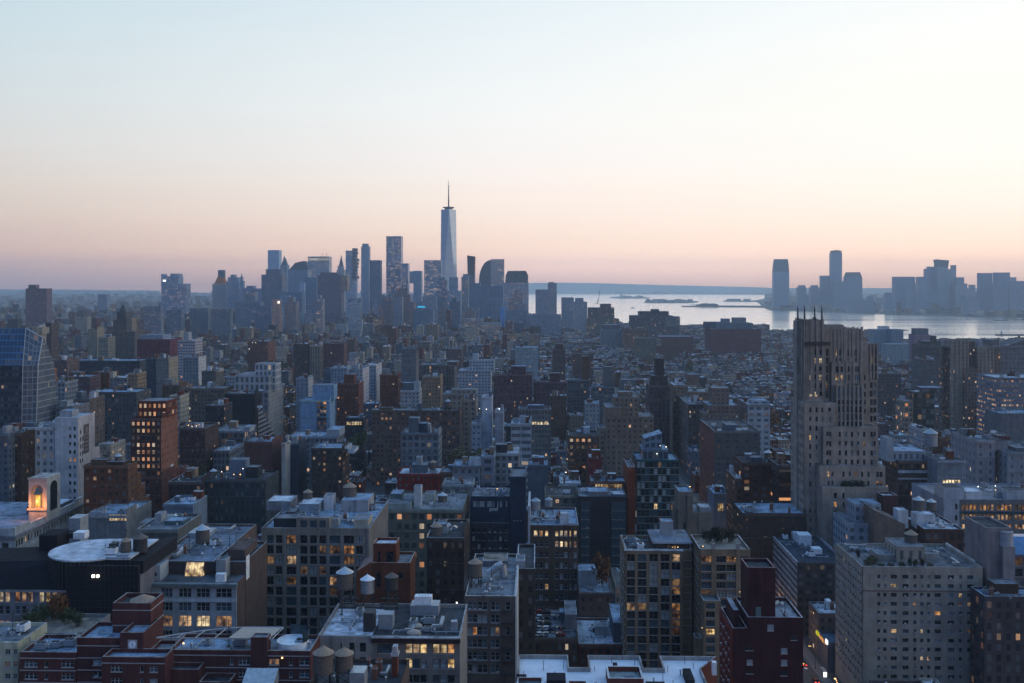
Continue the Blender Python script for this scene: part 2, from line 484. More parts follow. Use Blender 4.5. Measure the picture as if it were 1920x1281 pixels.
# ------------------------------------------------------------------ buildings
BOXES = []      # (root, world corners px0, px1, pyTop, pyBase, Y) for the visibility estimate
RECTS = []      # footprints in grid coordinates
REFS = []       # (phrase, px, py, Y)
def grid_uv(X, Y):
    c, s_ = math.cos(TH), math.sin(TH)
    return X * c - Y * s_, X * s_ + Y * c
class Bld:
    def __init__(s, name, cat, label, ref, x0, x1, Y, rot=TH, group=None, z0=0.0, plain=False):
        s.X0, s.Y0, s.rot = (x0 - CX) * Y / F, Y, rot
        s.root = bpy.data.objects.new(name, None)
        s.root.empty_display_size = 1
        COL.objects.link(s.root)
        s.root.location = (s.X0, s.Y0, z0)
        s.root.rotation_euler = (0, 0, -rot)
        tag(s.root, label, cat, group)
        s.x0px, s.x1px = x0, x1
        s.w = s.lx(x1)
        s.z0 = z0
        s.wins = []
        s.seed = random.random() * 50
        s.ref = ref
        s.zmax = 0
        s.walls, s.roofs = MB(), MB()
    def lx(s, px, v=0.0):
        t = (px - CX) / F
        c, n = math.cos(s.rot), math.sin(s.rot)
        return (t * (s.Y0 + v * c) - s.X0 - v * n) / (c + t * n)
    def depth(s, x=0.0, v=0.0):
        return s.Y0 - x * math.sin(s.rot) + v * math.cos(s.rot)
    def lz(s, py, v=0.0, x=0.0):
        return CAMH - (py - HY) * s.depth(x, v) / F - s.z0
    def reg(s, x0, x1, y0, y1, z1):
        c, n = math.cos(s.rot), math.sin(s.rot)
        P = [(s.X0 + x * c + y * n, s.Y0 - x * n + y * c) for x, y in ((x0, y0), (x1, y0), (x1, y1), (x0, y1))]
        px = [CX + F * X / Y for X, Y in P]
        Yf = min(p[1] for p in P)
        tops = [HY + F * (CAMH - z1 - s.z0) / p[1] for p in P]
        BOXES.append((s, min(px), max(px), min(tops), HY + F * CAMH / Yf, Yf, max(tops)))
        uv = [grid_uv(*p) for p in P]
        RECTS.append((min(u for u, v in uv), max(u for u, v in uv), min(v for u, v in uv), max(v for u, v in uv)))
    def win(s, w):
        return None if not w else (*w, s.seed) if len(w) == 5 else w
    def shell(s, x0, x1, y0, y1, z0, z1, wall, roof, win=None, coping='coping', ph=.9, t=.35, wl=None, rf=None, reg=True):
        """walls with a parapet, and a roof deck below it"""
        wl, rf = wl or s.walls, rf or s.roofs
        wall, roof, cp = C(wall), C(roof), C(coping) if coping else C(wall)
        w = s.win(win)
        for a, b2 in (((x0, y0), (x1, y0)), ((x1, y0), (x1, y1)), ((x1, y1), (x0, y1)), ((x0, y1), (x0, y0))):
            zt = z1 - ph - .3 if w else z1
            wl.wall(a, b2, z0, zt, wall, w)
            if w:
                wl.wall(a, b2, zt, z1, wall)
        xi0, xi1, yi0, yi1 = x0 + t, x1 - t, y0 + t, y1 - t
        for q in ([(x0, y0), (x1, y0), (xi1, yi0), (xi0, yi0)], [(x1, y0), (x1, y1), (xi1, yi1), (xi1, yi0)],
                  [(x1, y1), (x0, y1), (xi0, yi1), (xi1, yi1)], [(x0, y1), (x0, y0), (xi0, yi0), (xi0, yi1)]):
            wl.face([(a, b2, z1) for a, b2 in q], cp)
        zr = z1 - ph
        for a, b2 in (((xi1, yi0), (xi0, yi0)), ((xi1, yi1), (xi1, yi0)), ((xi0, yi1), (xi1, yi1)), ((xi0, yi0), (xi0, yi1))):
            wl.wall(a, b2, zr, z1, wall)
        rf.face([(xi0, yi0, zr), (xi1, yi0, zr), (xi1, yi1, zr), (xi0, yi1, zr)], roof)
        s.zmax = max(s.zmax, z1)
        if reg:
            s.reg(x0, x1, y0, y1, z1)
        return zr
    def facade(s, o, du, L, z0, z1, cols, rows, col, kind='sash', frame=None, lit=.08, rec=.3, glass=None, lits=(), never=(), wl=None, littypes=None):
        """a wall with real openings; cols are spans along it, rows are spans in height (top row first)"""
        wl = wl or s.walls
        col = C(col)
        frame = frame or M_FRD
        du = Vector((du[0], du[1]))
        inn = Vector((-du.y, du.x))
        o = Vector(o)
        def P(a, z, d=0.0):
            p = o + du * a + inn * d
            return (p.x, p.y, z)
        def q(a, b2, c, d):
            if b2 - a > 1e-3 and d - c > 1e-3:
                wl.face([P(a, c), P(b2, c), P(b2, d), P(a, d)], col)
        rows = sorted([r for r in rows if r[0] > z0 and r[1] < z1], key=lambda r: -r[1])
        cols = sorted([c for c in cols if c[0] >= 0 and c[1] <= L])
        zt = z1
        for ri, (za, zb) in enumerate(rows):
            q(0, L, zb, zt)
            xa = 0
            for ci, (a, b2) in enumerate(cols):
                if (ci, ri) in never:
                    q(xa, b2, za, zb); xa = b2
                    continue
                q(xa, a, za, zb)
                wl.face([P(a, za), P(b2, za), P(b2, za, rec), P(a, za, rec)], col)
                wl.face([P(a, zb, rec), P(b2, zb, rec), P(b2, zb), P(a, zb)], col)
                wl.face([P(a, za), P(a, za, rec), P(a, zb, rec), P(a, zb)], col)
                wl.face([P(b2, za, rec), P(b2, za), P(b2, zb), P(b2, zb, rec)], col)
                r = random.random()
                if (ci, ri) in lits:
                    g = random.choice(littypes or (M_LITA, M_LITB, M_LITB))
                elif r < lit:
                    g = random.choice(littypes or (M_LITA, M_LITA, M_LITB, M_LITC))
                else:
                    r = random.random()
                    g = glass or (M_GLASS if r < .62 else M_GLASSB if r < .82 else M_BLIND)
                k = kind[ci] if isinstance(kind, (list, tuple)) else kind
                c = o + du * ((a + b2) / 2)
                s.wins.append(((c.x, c.y, (za + zb) / 2), math.atan2(du.y, du.x), win_template(k, b2 - a, zb - za, rec, frame, g, b2 - a < 2.2 and k != 'plain' and random.random() < .22)))
                xa = b2
            q(xa, L, za, zb)
            zt = za
        q(0, L, z0, zt)
        d = rec + .05
        wl.face([P(0, z1 - .004), P(L, z1 - .004), P(L, z1 - .004, d), P(0, z1 - .004, d)], col)
        wl.face([P(0, z0, d), P(0, z0), P(0, z1 - .004), P(0, z1 - .004, d)], col)
        wl.face([P(L, z0), P(L, z0, d), P(L, z1 - .004, d), P(L, z1 - .004)], col)
    def part(s, name, mb, mats, **kw):
        return mb.obj(name, mats, s.root, **kw)
    def blk(s, px0, px1, py, v0, v1, zb, wall='grey', roof='roofg', win=None, name='roof_shed', pitched=False):
        m = MB()
        a, b2 = s.lx(px0, v0), s.lx(px1, v0)
        z = s.lz(py, v0, (a + b2) / 2)
        s.shell(a, b2, v0, v1, zb, z, wall, roof, win, ph=.25, t=.2, wl=m, rf=m, reg=(z - zb) > 5)
        s.part(name, m, M_CITY)
        return z
    def done(s, ref_y=None):
        s.part('wall', s.walls, M_CITY)
        if s.roofs.f:
            s.part('roof', s.roofs, M_CITY)
        n = 0
        rest = {}
        for loc, rz, (tm, me, mats) in s.wins:
            n += 1
            if n <= 96:
                link('window', me, s.root, loc, rz)
            else:
                rest.setdefault(0, []).append((loc, rz, tm, mats))
        if rest:
            m, ml = MB(), []
            for loc, rz, tm, mats in rest[0]:
                idx = []
                for x in mats:
                    if x not in ml:
                        ml.append(x)
                    idx.append(ml.index(x))
                c, n_ = math.cos(rz), math.sin(rz)
                for f, mi in zip(tm.f, tm.mi):
                    m.face([(loc[0] + tm.v[i][0] * c - tm.v[i][1] * n_, loc[1] + tm.v[i][0] * n_ + tm.v[i][1] * c, loc[2] + tm.v[i][2]) for i in f], mi=idx[mi])
            tag(s.part('window', m, ml), kind='stuff')
        if s.ref:
            REFS.append((s.ref, (s.x0px + s.x1px) / 2, ref_y or HY + F * (CAMH - s.zmax - s.z0) / s.Y0, s.Y0))
        return s
def even(L, n, w, m0=None, m1=None):
    m0 = (L - n * w) / (n + 1) if m0 is None else m0
    m1 = m0 if m1 is None else m1
    if n == 1:
        return [(m0, m0 + w)]
    g = (L - m0 - m1 - n * w) / (n - 1)
    return [(m0 + i * (w + g), m0 + i * (w + g) + w) for i in range(n)]
def rowsm(top, pitch, h, n):
    return [(top - i * pitch - h, top - i * pitch) for i in range(n)]

# ---------------- shared rooftop equipment
def eq_meshes():
    d = {}
    m = MB()      # packaged air unit: casing, fan ring, feet, duct
    m.box(-1, 1, -.7, .7, .25, 1.35, mi=0, bottom=True)
    m.cyl(-.45, 0, 1.35, 1.55, .42, n=12, mi=1); m.cyl(.45, 0, 1.35, 1.55, .42, n=12, mi=1)
    for x in (-.8, .8):
        for y in (-.55, .55):
            m.box(x - .08, x + .08, y - .08, y + .08, 0, .25, mi=1)
    m.box(1, 1.5, -.35, .35, .5, 1.0, mi=0, bottom=True)
    d['air_unit'] = m.mesh('air_unit', [M_WHITE, M_DARK])
    d['air_unit_grey'] = m.mesh('air_unit', [M_DUCT, M_DARK])
    m = MB()
    m.cyl(0, 0, 0, .9, .16, n=10); m.cyl(0, 0, .9, 1.25, .34, .1, n=10); 
    d['roof_vent'] = m.mesh('roof_vent', [M_METAL])
    m = MB()
    m.box(-.9, .9, -1.1, 1.1, 0, .45, mi=0)
    m.loft([(-.85, -1.05, .46), (.85, -1.05, .46), (.85, 1.05, .46), (-.85, 1.05, .46)], [(0, -.9, .95), (0.01, -.9, .95), (0.01, .9, .95), (0, .9, .95)], (.1, .1, .1), mi=1)
    d['skylight'] = m.mesh('skylight', [M_METAL, M_GLASSB])
    m = MB()
    m.box(-.5, .5, -.35, .35, 0, 2.2, mi=0)
    for x in (-.25, .25):
        m.cyl(x, 0, 2.2, 2.7, .13, n=8, mi=1)
    m.box(-.56, .56, -.41, .41, 2.05, 2.19, mi=2)
    d['chimney'] = m.mesh('chimney', [simple("chimney_brick", (.16, .075, .055), .9), M_BRASSRED, M_STONE])
    m = MB()      # duct run
    m.box(-2.5, 2.5, -.3, .3, .5, 1.0, mi=0, bottom=True); m.box(2.0, 2.6, -.3, .3, -.0, .5, mi=0); m.box(-2.6, -2.0, -.3, 1.6, .5, 1.0, mi=0, bottom=True)
    d['duct'] = m.mesh('duct', [M_DUCT])
    m = MB()      # pipe on blocks
    m.tube((-3, 0, .35), (3, 0, .35), .11, 6); m.tube((3, 0, .35), (3, 2.2, .35), .11, 6); m.tube((-3, 0, .35), (-3, 0, 1.3), .11, 6)
    for x in (-2, 0, 2):
        m.box(x - .2, x + .2, -.2, .2, 0, .24, bottom=True)
    d['pipe_run'] = m.mesh('pipe_run', [M_DUCT])
    m = MB()
    m.tube((0, 0, 0), (0, 0, 4.2), .06, 5); m.tube((-.7, 0, 3.9), (.7, 0, 3.9), .035, 4); m.tube((-.5, 0, 3.4), (.5, 0, 3.4), .035, 4); m.box(-.3, .3, -.3, .3, 0, .2, bottom=True)
    d['aerial'] = m.mesh('aerial', [M_DARK])
    m = MB()      # handrail
    for i in range(5):
        m.tube((-2 + i, 0, 0), (-2 + i, 0, 1.05), .03, 5)
    m.tube((-2, 0, 1.05), (2, 0, 1.05), .03, 5); m.tube((-2, 0, .55), (2, 0, .55), .025, 5)
    d['railing'] = m.mesh('railing', [M_METAL])
    m = MB()
    m.tube((0, 0, 0), (0, 0, 2.6), .05, 6); m.tube((0, 0, 2.6), (.4, 0, 2.7), .04, 6, mi=0)
    m.cyl(.5, 0, 2.5, 2.78, .22, .16, n=10, mi=1)
    d['roof_lamp'] = m.mesh('roof_lamp', [M_DARK, M_LAMPW])
    d['roof_lamp_amber'] = m.mesh('roof_lamp', [M_DARK, M_LAMPA])
    return d
EQ = eq_meshes()
def equip(b, kind, x, v, z, rz=0.0, k=1.0):
    return link(kind.replace('_grey', '').replace('_amber', ''), EQ[kind], b.root, (x, v, z), rz, (k, k, k))
def clutter(b, x0, x1, y0, y1, z, n, kinds=('air_unit', 'roof_vent', 'roof_vent', 'skylight', 'duct', 'air_unit_grey', 'chimney', 'aerial', 'pipe_run', 'railing')):
    kinds = (*kinds, 'pipe_run', 'aerial')
    for _ in range(int(n * (1.7 if b.Y0 < 560 else 1.15))):
        kd = random.choice(kinds)
        equip(b, kd, random.uniform(x0 + 1.5, max(x0 + 1.6, x1 - 1.5)), random.uniform(y0 + 1.5, max(y0 + 1.6, y1 - 1.5)), z, random.choice((0, R(90), R(180))), random.uniform(.8, 1.35) * (1 + b.Y0 / 2200))

TANKS = {}
def tank_protos(key):
    if key not in TANKS:
        wood, cone = {'grey': (M_WOOD, M_METAL), 'tan': (M_WOOD, M_WOODT), 'silver': (M_METAL, M_WHITE), 'dark': (simple("dark_staves", (.05, .047, .05), .9), M_WOOD), 'blue': (M_DUCT, M_DUCT)}[key]
        b = MB()
        n = 28
        for i in range(n):      # staves, every other one a little proud
            a0, a1 = 2 * math.pi * i / n, 2 * math.pi * (i + 1) / n
            r = 1.82 if i % 2 else 1.79
            b.face([(r * math.cos(a0), r * math.sin(a0), 0), (r * math.cos(a1), r * math.sin(a1), 0), (r * math.cos(a1) * .97, r * math.sin(a1) * .97, 3.5), (r * math.cos(a0) * .97, r * math.sin(a0) * .97, 3.5)])
        b.face([(1.8 * math.cos(-2 * math.pi * i / n), 1.8 * math.sin(-2 * math.pi * i / n), 0.01) for i in range(n)])
        for z in (.25, .8, 1.5, 2.3, 3.1):
            b.cyl(0, 0, z, z + .06, 1.86 - .015 * z, n=28, mi=1, cap=False)
        c = MB()
        c.cyl(0, 0, 3.5, 3.52, 1.98, n=24, cap=False)
        c.cyl(0, 0, 3.52, 4.75, 1.98, .12, n=24)
        c.cyl(0, 0, 4.75, 4.95, .12, n=8)
        f = MB()
        for sx in (-1, 1):
            for sy in (-1, 1):
                f.tube((1.3 * sx, 1.3 * sy, -3), (1.25 * sx, 1.25 * sy, -.25), .13, 6)
        for sx in (-1, 1):
            f.tube((1.3 * sx, -1.3, -2.9), (1.3 * sx, 1.3, -.4), .06, 5); f.tube((1.3 * sx, 1.3, -2.9), (1.3 * sx, -1.3, -.4), .06, 5)
            f.tube((-1.3, 1.3 * sx, -2.9), (1.3, 1.3 * sx, -.4), .06, 5); f.tube((1.3, 1.3 * sx, -2.9), (-1.3, 1.3 * sx, -.4), .06, 5)
            f.box(-1.75, 1.75, 1.05 * sx - .14, 1.05 * sx + .14, -.28, -.02, bottom=True)
        TANKS[key] = (b.mesh('tank', [wood, M_DARK]), c.mesh('conical_roof', [cone]), f.mesh('stand', [M_DARK]))
    return TANKS[key]
def tank(label, px, py_bot, py_top, Y, key='grey', legs=1.0, group='rooftop water tanks'):
    """barrel bottom at py_bot, tip of the roof at py_top, on a stand"""
    h = (py_bot - py_top) * Y / F
    k = h / 4.95
    r = bpy.data.objects.new('water_tank', None)
    COL.objects.link(r)
    z = zat(py_bot, Y)
    r.location = wp(px, Y, z - 3 * k * legs)
    tag(r, label, 'water tank', group)
    tb, tr, ts = tank_protos(key)
    link('tank', tb, r, (0, 0, 3 * k * legs), 0, (k, k, k))
    link('conical_roof', tr, r, (0, 0, 3 * k * legs), 0, (k, k, k))
    link('stand', ts, r, (0, 0, 3 * k * legs), .3, (k, k, k * legs))
    return r
# ------------------------------------------------------------------ ground, water, far land
def ground_mat():
    m, t, b = new_mat("city_ground")
    geo = nn(t, 'ShaderNodeNewGeometry')
    no = nn(t, 'ShaderNodeTexNoise')
    no.inputs['Scale'].default_value = 0.02
    no.inputs['Detail'].default_value = 8
    t.links.new(geo.outputs['Position'], no.inputs['Vector'])
    r = nn(t, 'ShaderNodeValToRGB')
    r.color_ramp.elements[0].position, r.color_ramp.elements[0].color = .35, (.03, .032, .033, 1)
    r.color_ramp.elements[1].position, r.color_ramp.elements[1].color = .65, (.075, .072, .07, 1)
    t.links.new(no.outputs['Fac'], r.inputs[0])
    t.links.new(r.outputs[0], b.inputs['Base Color'])
    b.inputs['Roughness'].default_value = .9
    return m
M_GROUND = ground_mat()
M_ASPH = simple("asphalt", (.045, .047, .05), .75, 0, .2, .3)
M_WALK = simple("concrete_pavement", (.12, .12, .12), .9, 0, .15, .5)
M_PAINT = simple("road_paint", (.6, .6, .58), .8)
M_LAND = simple("far_land", (.05, .055, .045), .95, 0, .35, .004)
def water_mat():
    m, t, b = new_mat("harbour_water")
    geo = nn(t, 'ShaderNodeNewGeometry')
    mp = nn(t, 'ShaderNodeMapping')
    mp.inputs['Scale'].default_value = (.006, .05, .05)
    t.links.new(geo.outputs['Position'], mp.inputs['Vector'])
    no = nn(t, 'ShaderNodeTexNoise')
    no.inputs['Scale'].default_value = 1.0
    no.inputs['Detail'].default_value = 6
    t.links.new(mp.outputs[0], no.inputs['Vector'])
    bp = nn(t, 'ShaderNodeBump')
    bp.inputs['Strength'].default_value = .03
    bp.inputs['Distance'].default_value = 1.0
    t.links.new(no.outputs['Fac'], bp.inputs['Height'])
    t.links.new(bp.outputs[0], b.inputs['Normal'])
    mp2 = nn(t, 'ShaderNodeMapping')
    mp2.inputs['Scale'].default_value = (.0006, .004, .004)
    t.links.new(geo.outputs['Position'], mp2.inputs['Vector'])
    n2 = nn(t, 'ShaderNodeTexNoise')
    n2.inputs['Scale'].default_value = 1.0
    n2.inputs['Detail'].default_value = 4
    t.links.new(mp2.outputs[0], n2.inputs['Vector'])
    mr = nn(t, 'ShaderNodeMapRange')
    mr.inputs[1].default_value, mr.inputs[2].default_value = .35, .65
    mr.inputs[3].default_value, mr.inputs[4].default_value = .12, .22
    t.links.new(n2.outputs['Fac'], mr.inputs[0])
    t.links.new(mr.outputs[0], b.inputs['Roughness'])
    b.inputs['Base Color'].default_value = (.97, .86, .74, 1)
    b.inputs['Metallic'].default_value = .85
    b.inputs['IOR'].default_value = 1.333
    b.inputs['Specular IOR Level'].default_value = 1.0
    return m
M_WATER = water_mat()
def poly(name, pts, z, mat, skirt=None):
    m = MB()
    m.face([(x, y, z) for x, y in pts])
    if skirt is not None:
        n = len(pts)
        for i in range(n):
            a, b2 = pts[i], pts[(i + 1) % n]
            m.wall(a, b2, skirt, z, (.1, .1, .1))
    return struct(name, m, mat)
def pxy(l):
    return [wp(px, Y)[:2] for px, Y in l]
FAR = 20200.0
poly('water', [(-FAR, 1500), (FAR, 1500), (FAR, FAR), (-FAR, FAR)], -2.0, M_WATER)
shore = pxy([(2600, 1700), (2000, 2550), (1920, 2640), (1640, 2760), (1450, 3150), (1290, 3550), (1160, 4000), (1075, 4400), (1004, 5100), (985, 5600), (960, 7000), (930, 12000), (860, 17200), (560, 18300), (350, 18300), (250, 18900)])
poly('ground', [(-900, -400), (900, -400)] + shore + [(-FAR + 500, FAR - 700), (-FAR + 500, -400)], 0.0, M_GROUND, -2.0)
nj = pxy([(2700, 4050), (1920, 4480), (1800, 4840), (1700, 5100), (1600, 5400), (1500, 5840), (1440, 6230), (1432, 6700), (1424, 8200), (1415, 9800), (1440, 11800), (1452, 15600), (1280, 16200), (1150, 16900), (1040, 17600), (975, 18200)])
poly('ground', nj + [wp(960, FAR - 600)[:2], (FAR - 500, FAR - 600), (FAR - 500, 3000)], 0.0, M_LAND, -2.0)
def ridge(name, x0, x1, Y0, Y1, prof, mat=M_LAND):
    """a long low hill: prof gives the crest as (pixel, y) pairs, turned into heights at its own distance"""
    m = MB()
    n = 70
    rng = random.Random(3)
    xs = [x0 + (x1 - x0) * i / n for i in range(n + 1)]
    def h(px):
        for (a, ya), (b2, yb) in zip(prof, prof[1:]):
            if a <= px <= b2:
                return ya + (yb - ya) * (px - a) / (b2 - a)
        return prof[-1][1]
    rows = []
    for f, k in ((0, 0), (.3, .55), (.55, .9), (.75, 1), (1, .5)):
        Y = Y0 + (Y1 - Y0) * f
        rows.append([(*wp(px, Y)[:2], max(0, zat(h(px), Y) * k + (rng.uniform(-6, 6) if 0 < k < 1 else rng.uniform(-2.5, 2.5) if k else 0))) for px in xs])
    for a, b2 in zip(rows, rows[1:]):
        for i in range(n):
            m.face([a[i], a[i + 1], b2[i + 1], b2[i]])
    return struct(name, m, mat)
ridge('hill', 975, 1470, 17300, 19500, [(975, 531), (1040, 530), (1120, 531), (1200, 533.5), (1300, 536), (1400, 538), (1470, 541)])
ridge('hill', 1470, 2100, 15000, 19500, [(1470, 540.5), (1700, 540), (2100, 539.5)])
ridge('hill', -200, 300, 18000, 19600, [(-200, 542), (120, 543), (300, 545)])
# islands in the bay
def island(pts, z=3.0):
    return poly('island', pxy(pts), z, M_LAND, -2.0)
island([(1143, 11900), (1165, 11300), (1205, 11300), (1218, 11500), (1200, 12600), (1160, 12800)], 6)
island([(1208, 8700), (1232, 8450), (1290, 8500), (1310, 8900), (1290, 9700), (1225, 9600)], 5)
island([(1278, 7050), (1320, 6900), (1400, 6850), (1445, 6750), (1445, 7100), (1330, 7250)], 4)
island([(1355, 9300), (1405, 9100), (1425, 9000), (1425, 9700), (1370, 9600)], 3)

# the avenue between the red brick building and the beige hotel (grid coordinates u across, v along)
def gpt(u, v, z=0.0):
    c, n = math.cos(TH), math.sin(TH)
    return (u * c + v * n, -u * n + v * c, z)
def strip(m, u0, u1, v0, v1, z, mi=0, zb=None):
    m.face([gpt(u0, v0, z), gpt(u1, v0, z), gpt(u1, v1, z), gpt(u0, v1, z)], mi=mi)
    if zb is not None:
        for a, b2 in (((u0, v0), (u1, v0)), ((u1, v0), (u1, v1)), ((u1, v1), (u0, v1)), ((u0, v1), (u0, v0))):
            p, q = gpt(*a), gpt(*b2)
            m.wall(p, q, zb, z, (.1, .1, .1), mi=mi)
for u0, u1 in ((80, 107), (-229, -204), (-520, -495), (385, 410)):
    m = MB(); strip(m, u0, u1, 150, 1500, .02); struct('road', m, M_ASPH)
    for a, b2 in ((u0 - 4, u0), (u1, u1 + 4)):
        m = MB(); strip(m, a, b2, 150, 1500, .15, 0, 0.0); struct('pavement', m, M_WALK)
m = MB()
for lane in (86.5, 93.5, 100.5):
    for v in range(330, 900, 9):
        strip(m, lane - .08, lane + .08, v, v + 3.5, .026)
for v in (312, 392, 472, 552):
    for i in range(11):
        strip(m, 81.0 + i * 2.3, 82.2 + i * 2.3, v, v + 4, .026)
struct('road_marking', m, M_PAINT)
for v in range(176, 1000, 80):
    m = MB(); strip(m, -600, 70, v - 5, v + 5, .012); strip(m, 108, 600, v - 5, v + 5, .012); struct('road', m, M_ASPH)

# ------------------------------------------------------------------ nearest buildings
def brick_clock_building():
    b = Bld('brick_clock_building', 'apartment building', 'stepped red brick apartment building with a clock and roof terrace', 'the brick clock building', 38, 313, 230)
    br, cp = (.105, .05, .05), (.30, .26, .25)
    W = b.walls
    fl = 2.8
    # the low wing
    zl = b.lz(1222)
    xa, xb = 0, b.lx(144)
    rows = rowsm(zl - 2.1, fl, 1.35, 3)
    cols = [(b.lx(47), b.lx(71)), (b.lx(84.5), b.lx(90.5)), (b.lx(116), b.lx(139))]
    def body(x0, x1, y0, y1, z1, cols, rows, kind, lit=.06, left=False, deck='roofb'):
        d = b.shell(x0, x1, y0 + .02, y1, 0, z1, br, deck, coping=cp)
        b.walls.f  # walls of the shell stay; the openings sit on a skin just proud of it
        b.facade((x0, y0 - .28), (1, 0), x1 - x0, z1 - 14, z1, cols, rows, br, kind, M_FRW, lit, .22)
        b.walls.face([(x0, y0 - .28, z1), (x1, y0 - .28, z1), (x1, y0 + .02, z1), (x0, y0 + .02, z1)], cp)
        b.walls.wall((x0, y0 + .02), (x0, y0 - .28), z1 - 14, z1, br); b.walls.wall((x1, y0 - .28), (x1, y0 + .02), z1 - 14, z1, br)
        return d
    dl = body(xa, xb, 0, 11.5, zl, [(a - xa, c - xa) for a, c in cols], rows, ['triple', 'plain', 'triple'])
    zm = b.lz(1195)
    xc = b.lx(229)
    body(xb, xc, .3, 11, zm, [(b.lx(174) - xb, b.lx(191) - xb)], rowsm(zm - 5.0, fl, 1.35, 3), ['double'], .1)
    zc = b.lz(1184, -.9)
    xd = b.lx(269.5, -.9)
    body(xc, xd, -.9, 9, zc, [(1.2, 2.0), (3.2, 4.4)], rowsm(zc - 8.2, fl, 1.3, 2), ['plain', 'pair'])
    # tower
    x0, x1 = b.lx(211, 6), b.lx(282.5, 6)
    zt = b.lz(1129.5, 6)
    zr = b.shell(x0, x1, 6, 14, 0, zt, br, 'roofd', coping=cp, ph=1.1)
    m = MB(); m.cyl((x0 + x1) / 2 + 1.1, 10, zr, zr + .7, 2.9, 2.9, 20); m.cyl((x0 + x1) / 2 + 1.1, 10, zr + .7, zr + 2.0, 3.0, .1, 20)
    b.part('tank_roof', m, M_WOODT)
    # lower bay in front of the tower
    xe, xf = b.lx(192, -6), b.lx(310, -6)
    zb = b.lz(1229, -6)
    body(xe, xf, -6, -.95, zb, [(2.0, 4.6), (8.6, 9.4), (10.8, 12.6)], rowsm(zb - 2.0, fl, 1.35, 2), ['triple', 'plain', 'pair'], .05)
    # wing with the pergola
    xg, xh = b.lx(318, 2), b.lx(582, 2)
    zw = b.lz(1215, 2)
    cw = [(b.lx(p0, 2) - xg, b.lx(p1, 2) - xg) for p0, p1 in ((432, 438), (448, 469), (505, 524), (543, 549), (562, 580))]
    zd = body(xg, xh, 2, 12.5, zw, cw, rowsm(zw - 1.9, fl, 1.4, 3), ['plain', 'triple', 'pair', 'plain', 'pair'], .05)
    b.shell(xd + .03, xg - .03, 2.4, 9, 0, zw - .3, br, 'roofg', coping=cp)
    xi, xj = b.lx(470, 1.3), b.lx(501, 1.3)
    b.shell(xi, xj, 1.3, 4.3, zw - 7, b.lz(1191, 1.3), br, 'roofg', coping=cp, ph=.3)
    # terraces stepping down in front
    b.shell(b.lx(306, -3), b.lx(372, -3), -3, 1.4, 0, b.lz(1252, -3), br, 'roofd', coping=cp)
    b.shell(b.lx(372.5, -4), b.lx(430, -4), -4, 1.4, 0, b.lz(1275, -4), br, 'roofd', coping=cp)
    # stone courses at every floor
    m = MB()
    for k in range(4):
        z = zl - 1.5 - k * fl
        m.box(xa, xb, -.36, -.282, z, z + .22, bottom=True); m.box(xb + .02, xc - .02, -.06, .018, z + 2.9, z + 3.1, bottom=True)
        m.box(xg, xh, 1.64, 1.718, zw - 1.3 - k * fl, zw - 1.1 - k * fl, bottom=True)
    for k in (1.6, 5.2):
        m.box(x0 - .06, x1 + .06, 5.93, 14.06, zt - k - .2, zt - k, bottom=True)
    m.box(xe, xf, -6.36, -6.282, zb - 1.5, zb - 1.3, bottom=True)
    b.part('stone_course', m, M_STONE)
    # clock
    cx_, cz = b.lx(248.3, -1.2), b.lz(1206.5, -1.2)
    m = MB(); m.box(cx_ - 1.05, cx_ + 1.05, -1.27, -1.18, cz - 1.05, cz + 1.05, bottom=True)
    clock = b.part('clock', m, M_STONE)
    m = MB()
    n = 32
    m.face([(cx_ + .86 * math.cos(2 * math.pi * i / n), -1.30, cz + .86 * math.sin(2 * math.pi * i / n)) for i in range(n)])
    m.obj('clock_face', simple("clock_white", (.8, .82, .85), .6), clock)
    m = MB()
    m.box(cx_ - .05, cx_ + .05, -1.34, -1.31, cz - .62, cz + .1, bottom=True); m.obj('clock_hand', M_DARK, clock)
    m = MB()
    m.box(cx_ - .06, cx_ + .06, -1.375, -1.345, cz - .05, cz + .42, bottom=True); m.obj('clock_hand', M_DARK, clock)
    m = MB()
    for i in range(12):
        a = i * math.pi / 6
        c_, s_ = cx_ + .74 * math.cos(a), cz + .74 * math.sin(a)
        m.box(c_ - .035, c_ + .035, -1.33, -1.305, s_ - .035, s_ + .035, bottom=True)
    m.obj('hour_mark', M_DARK, clock)
    # pergola: straight front beam, bowed back beam, rafters, posts
    zp = zd + 3.4
    m = MB()
    A, B2 = b.lx(293, 2.6), b.lx(510, 2.6)
    m.box(A, B2, 2.5, 2.75, zp - .25, zp, bottom=True)
    arc = []
    for i in range(19):
        t = i / 18
        arc.append((A + (B2 + .6 - A) * t, 2.7 + 7.6 * math.sin(min(1, t * 1.35) * math.pi / 2) , zp))
    for p, q in zip(arc, arc[1:]):
        m.tube((p[0], p[1], p[2] - .12), (q[0], q[1], q[2] - .12), .22, 6)
    for t in (.17, .33, .5, .66, .82, 1.0):
        x = A + (B2 - A) * t
        m.tube((x, 2.6, zp - .12), (x + .7, 2.7 + 7.6 * math.sin(min(1, t * 1.35) * math.pi / 2), zp - .12), .13, 6)
        m.tube((x, 2.6, zd), (x, 2.6, zp), .09, 6)
    b.part('pergola', m, M_STONE)
    m = MB()
    x0a, x1a = b.lx(428, 2.6), b.lx(506, 2.6)
    m.face([(x0a, 2.5, zp + .07), (x1a, 2.5, zp + .07), (x1a + 1.0, 9.6, zp + .12), (x0a + 1.2, 9.6, zp + .12)])
    m.face([(x0a, 2.5, zp + .03), (x0a + 1.2, 9.6, zp + .08), (x1a + 1.0, 9.6, zp + .08), (x1a, 2.5, zp + .03)])
    b.part('awning', m, M_CLOTH)
    # round terrace with its glass screen
    cx_, cy_ = b.lx(548, 6), 6.4
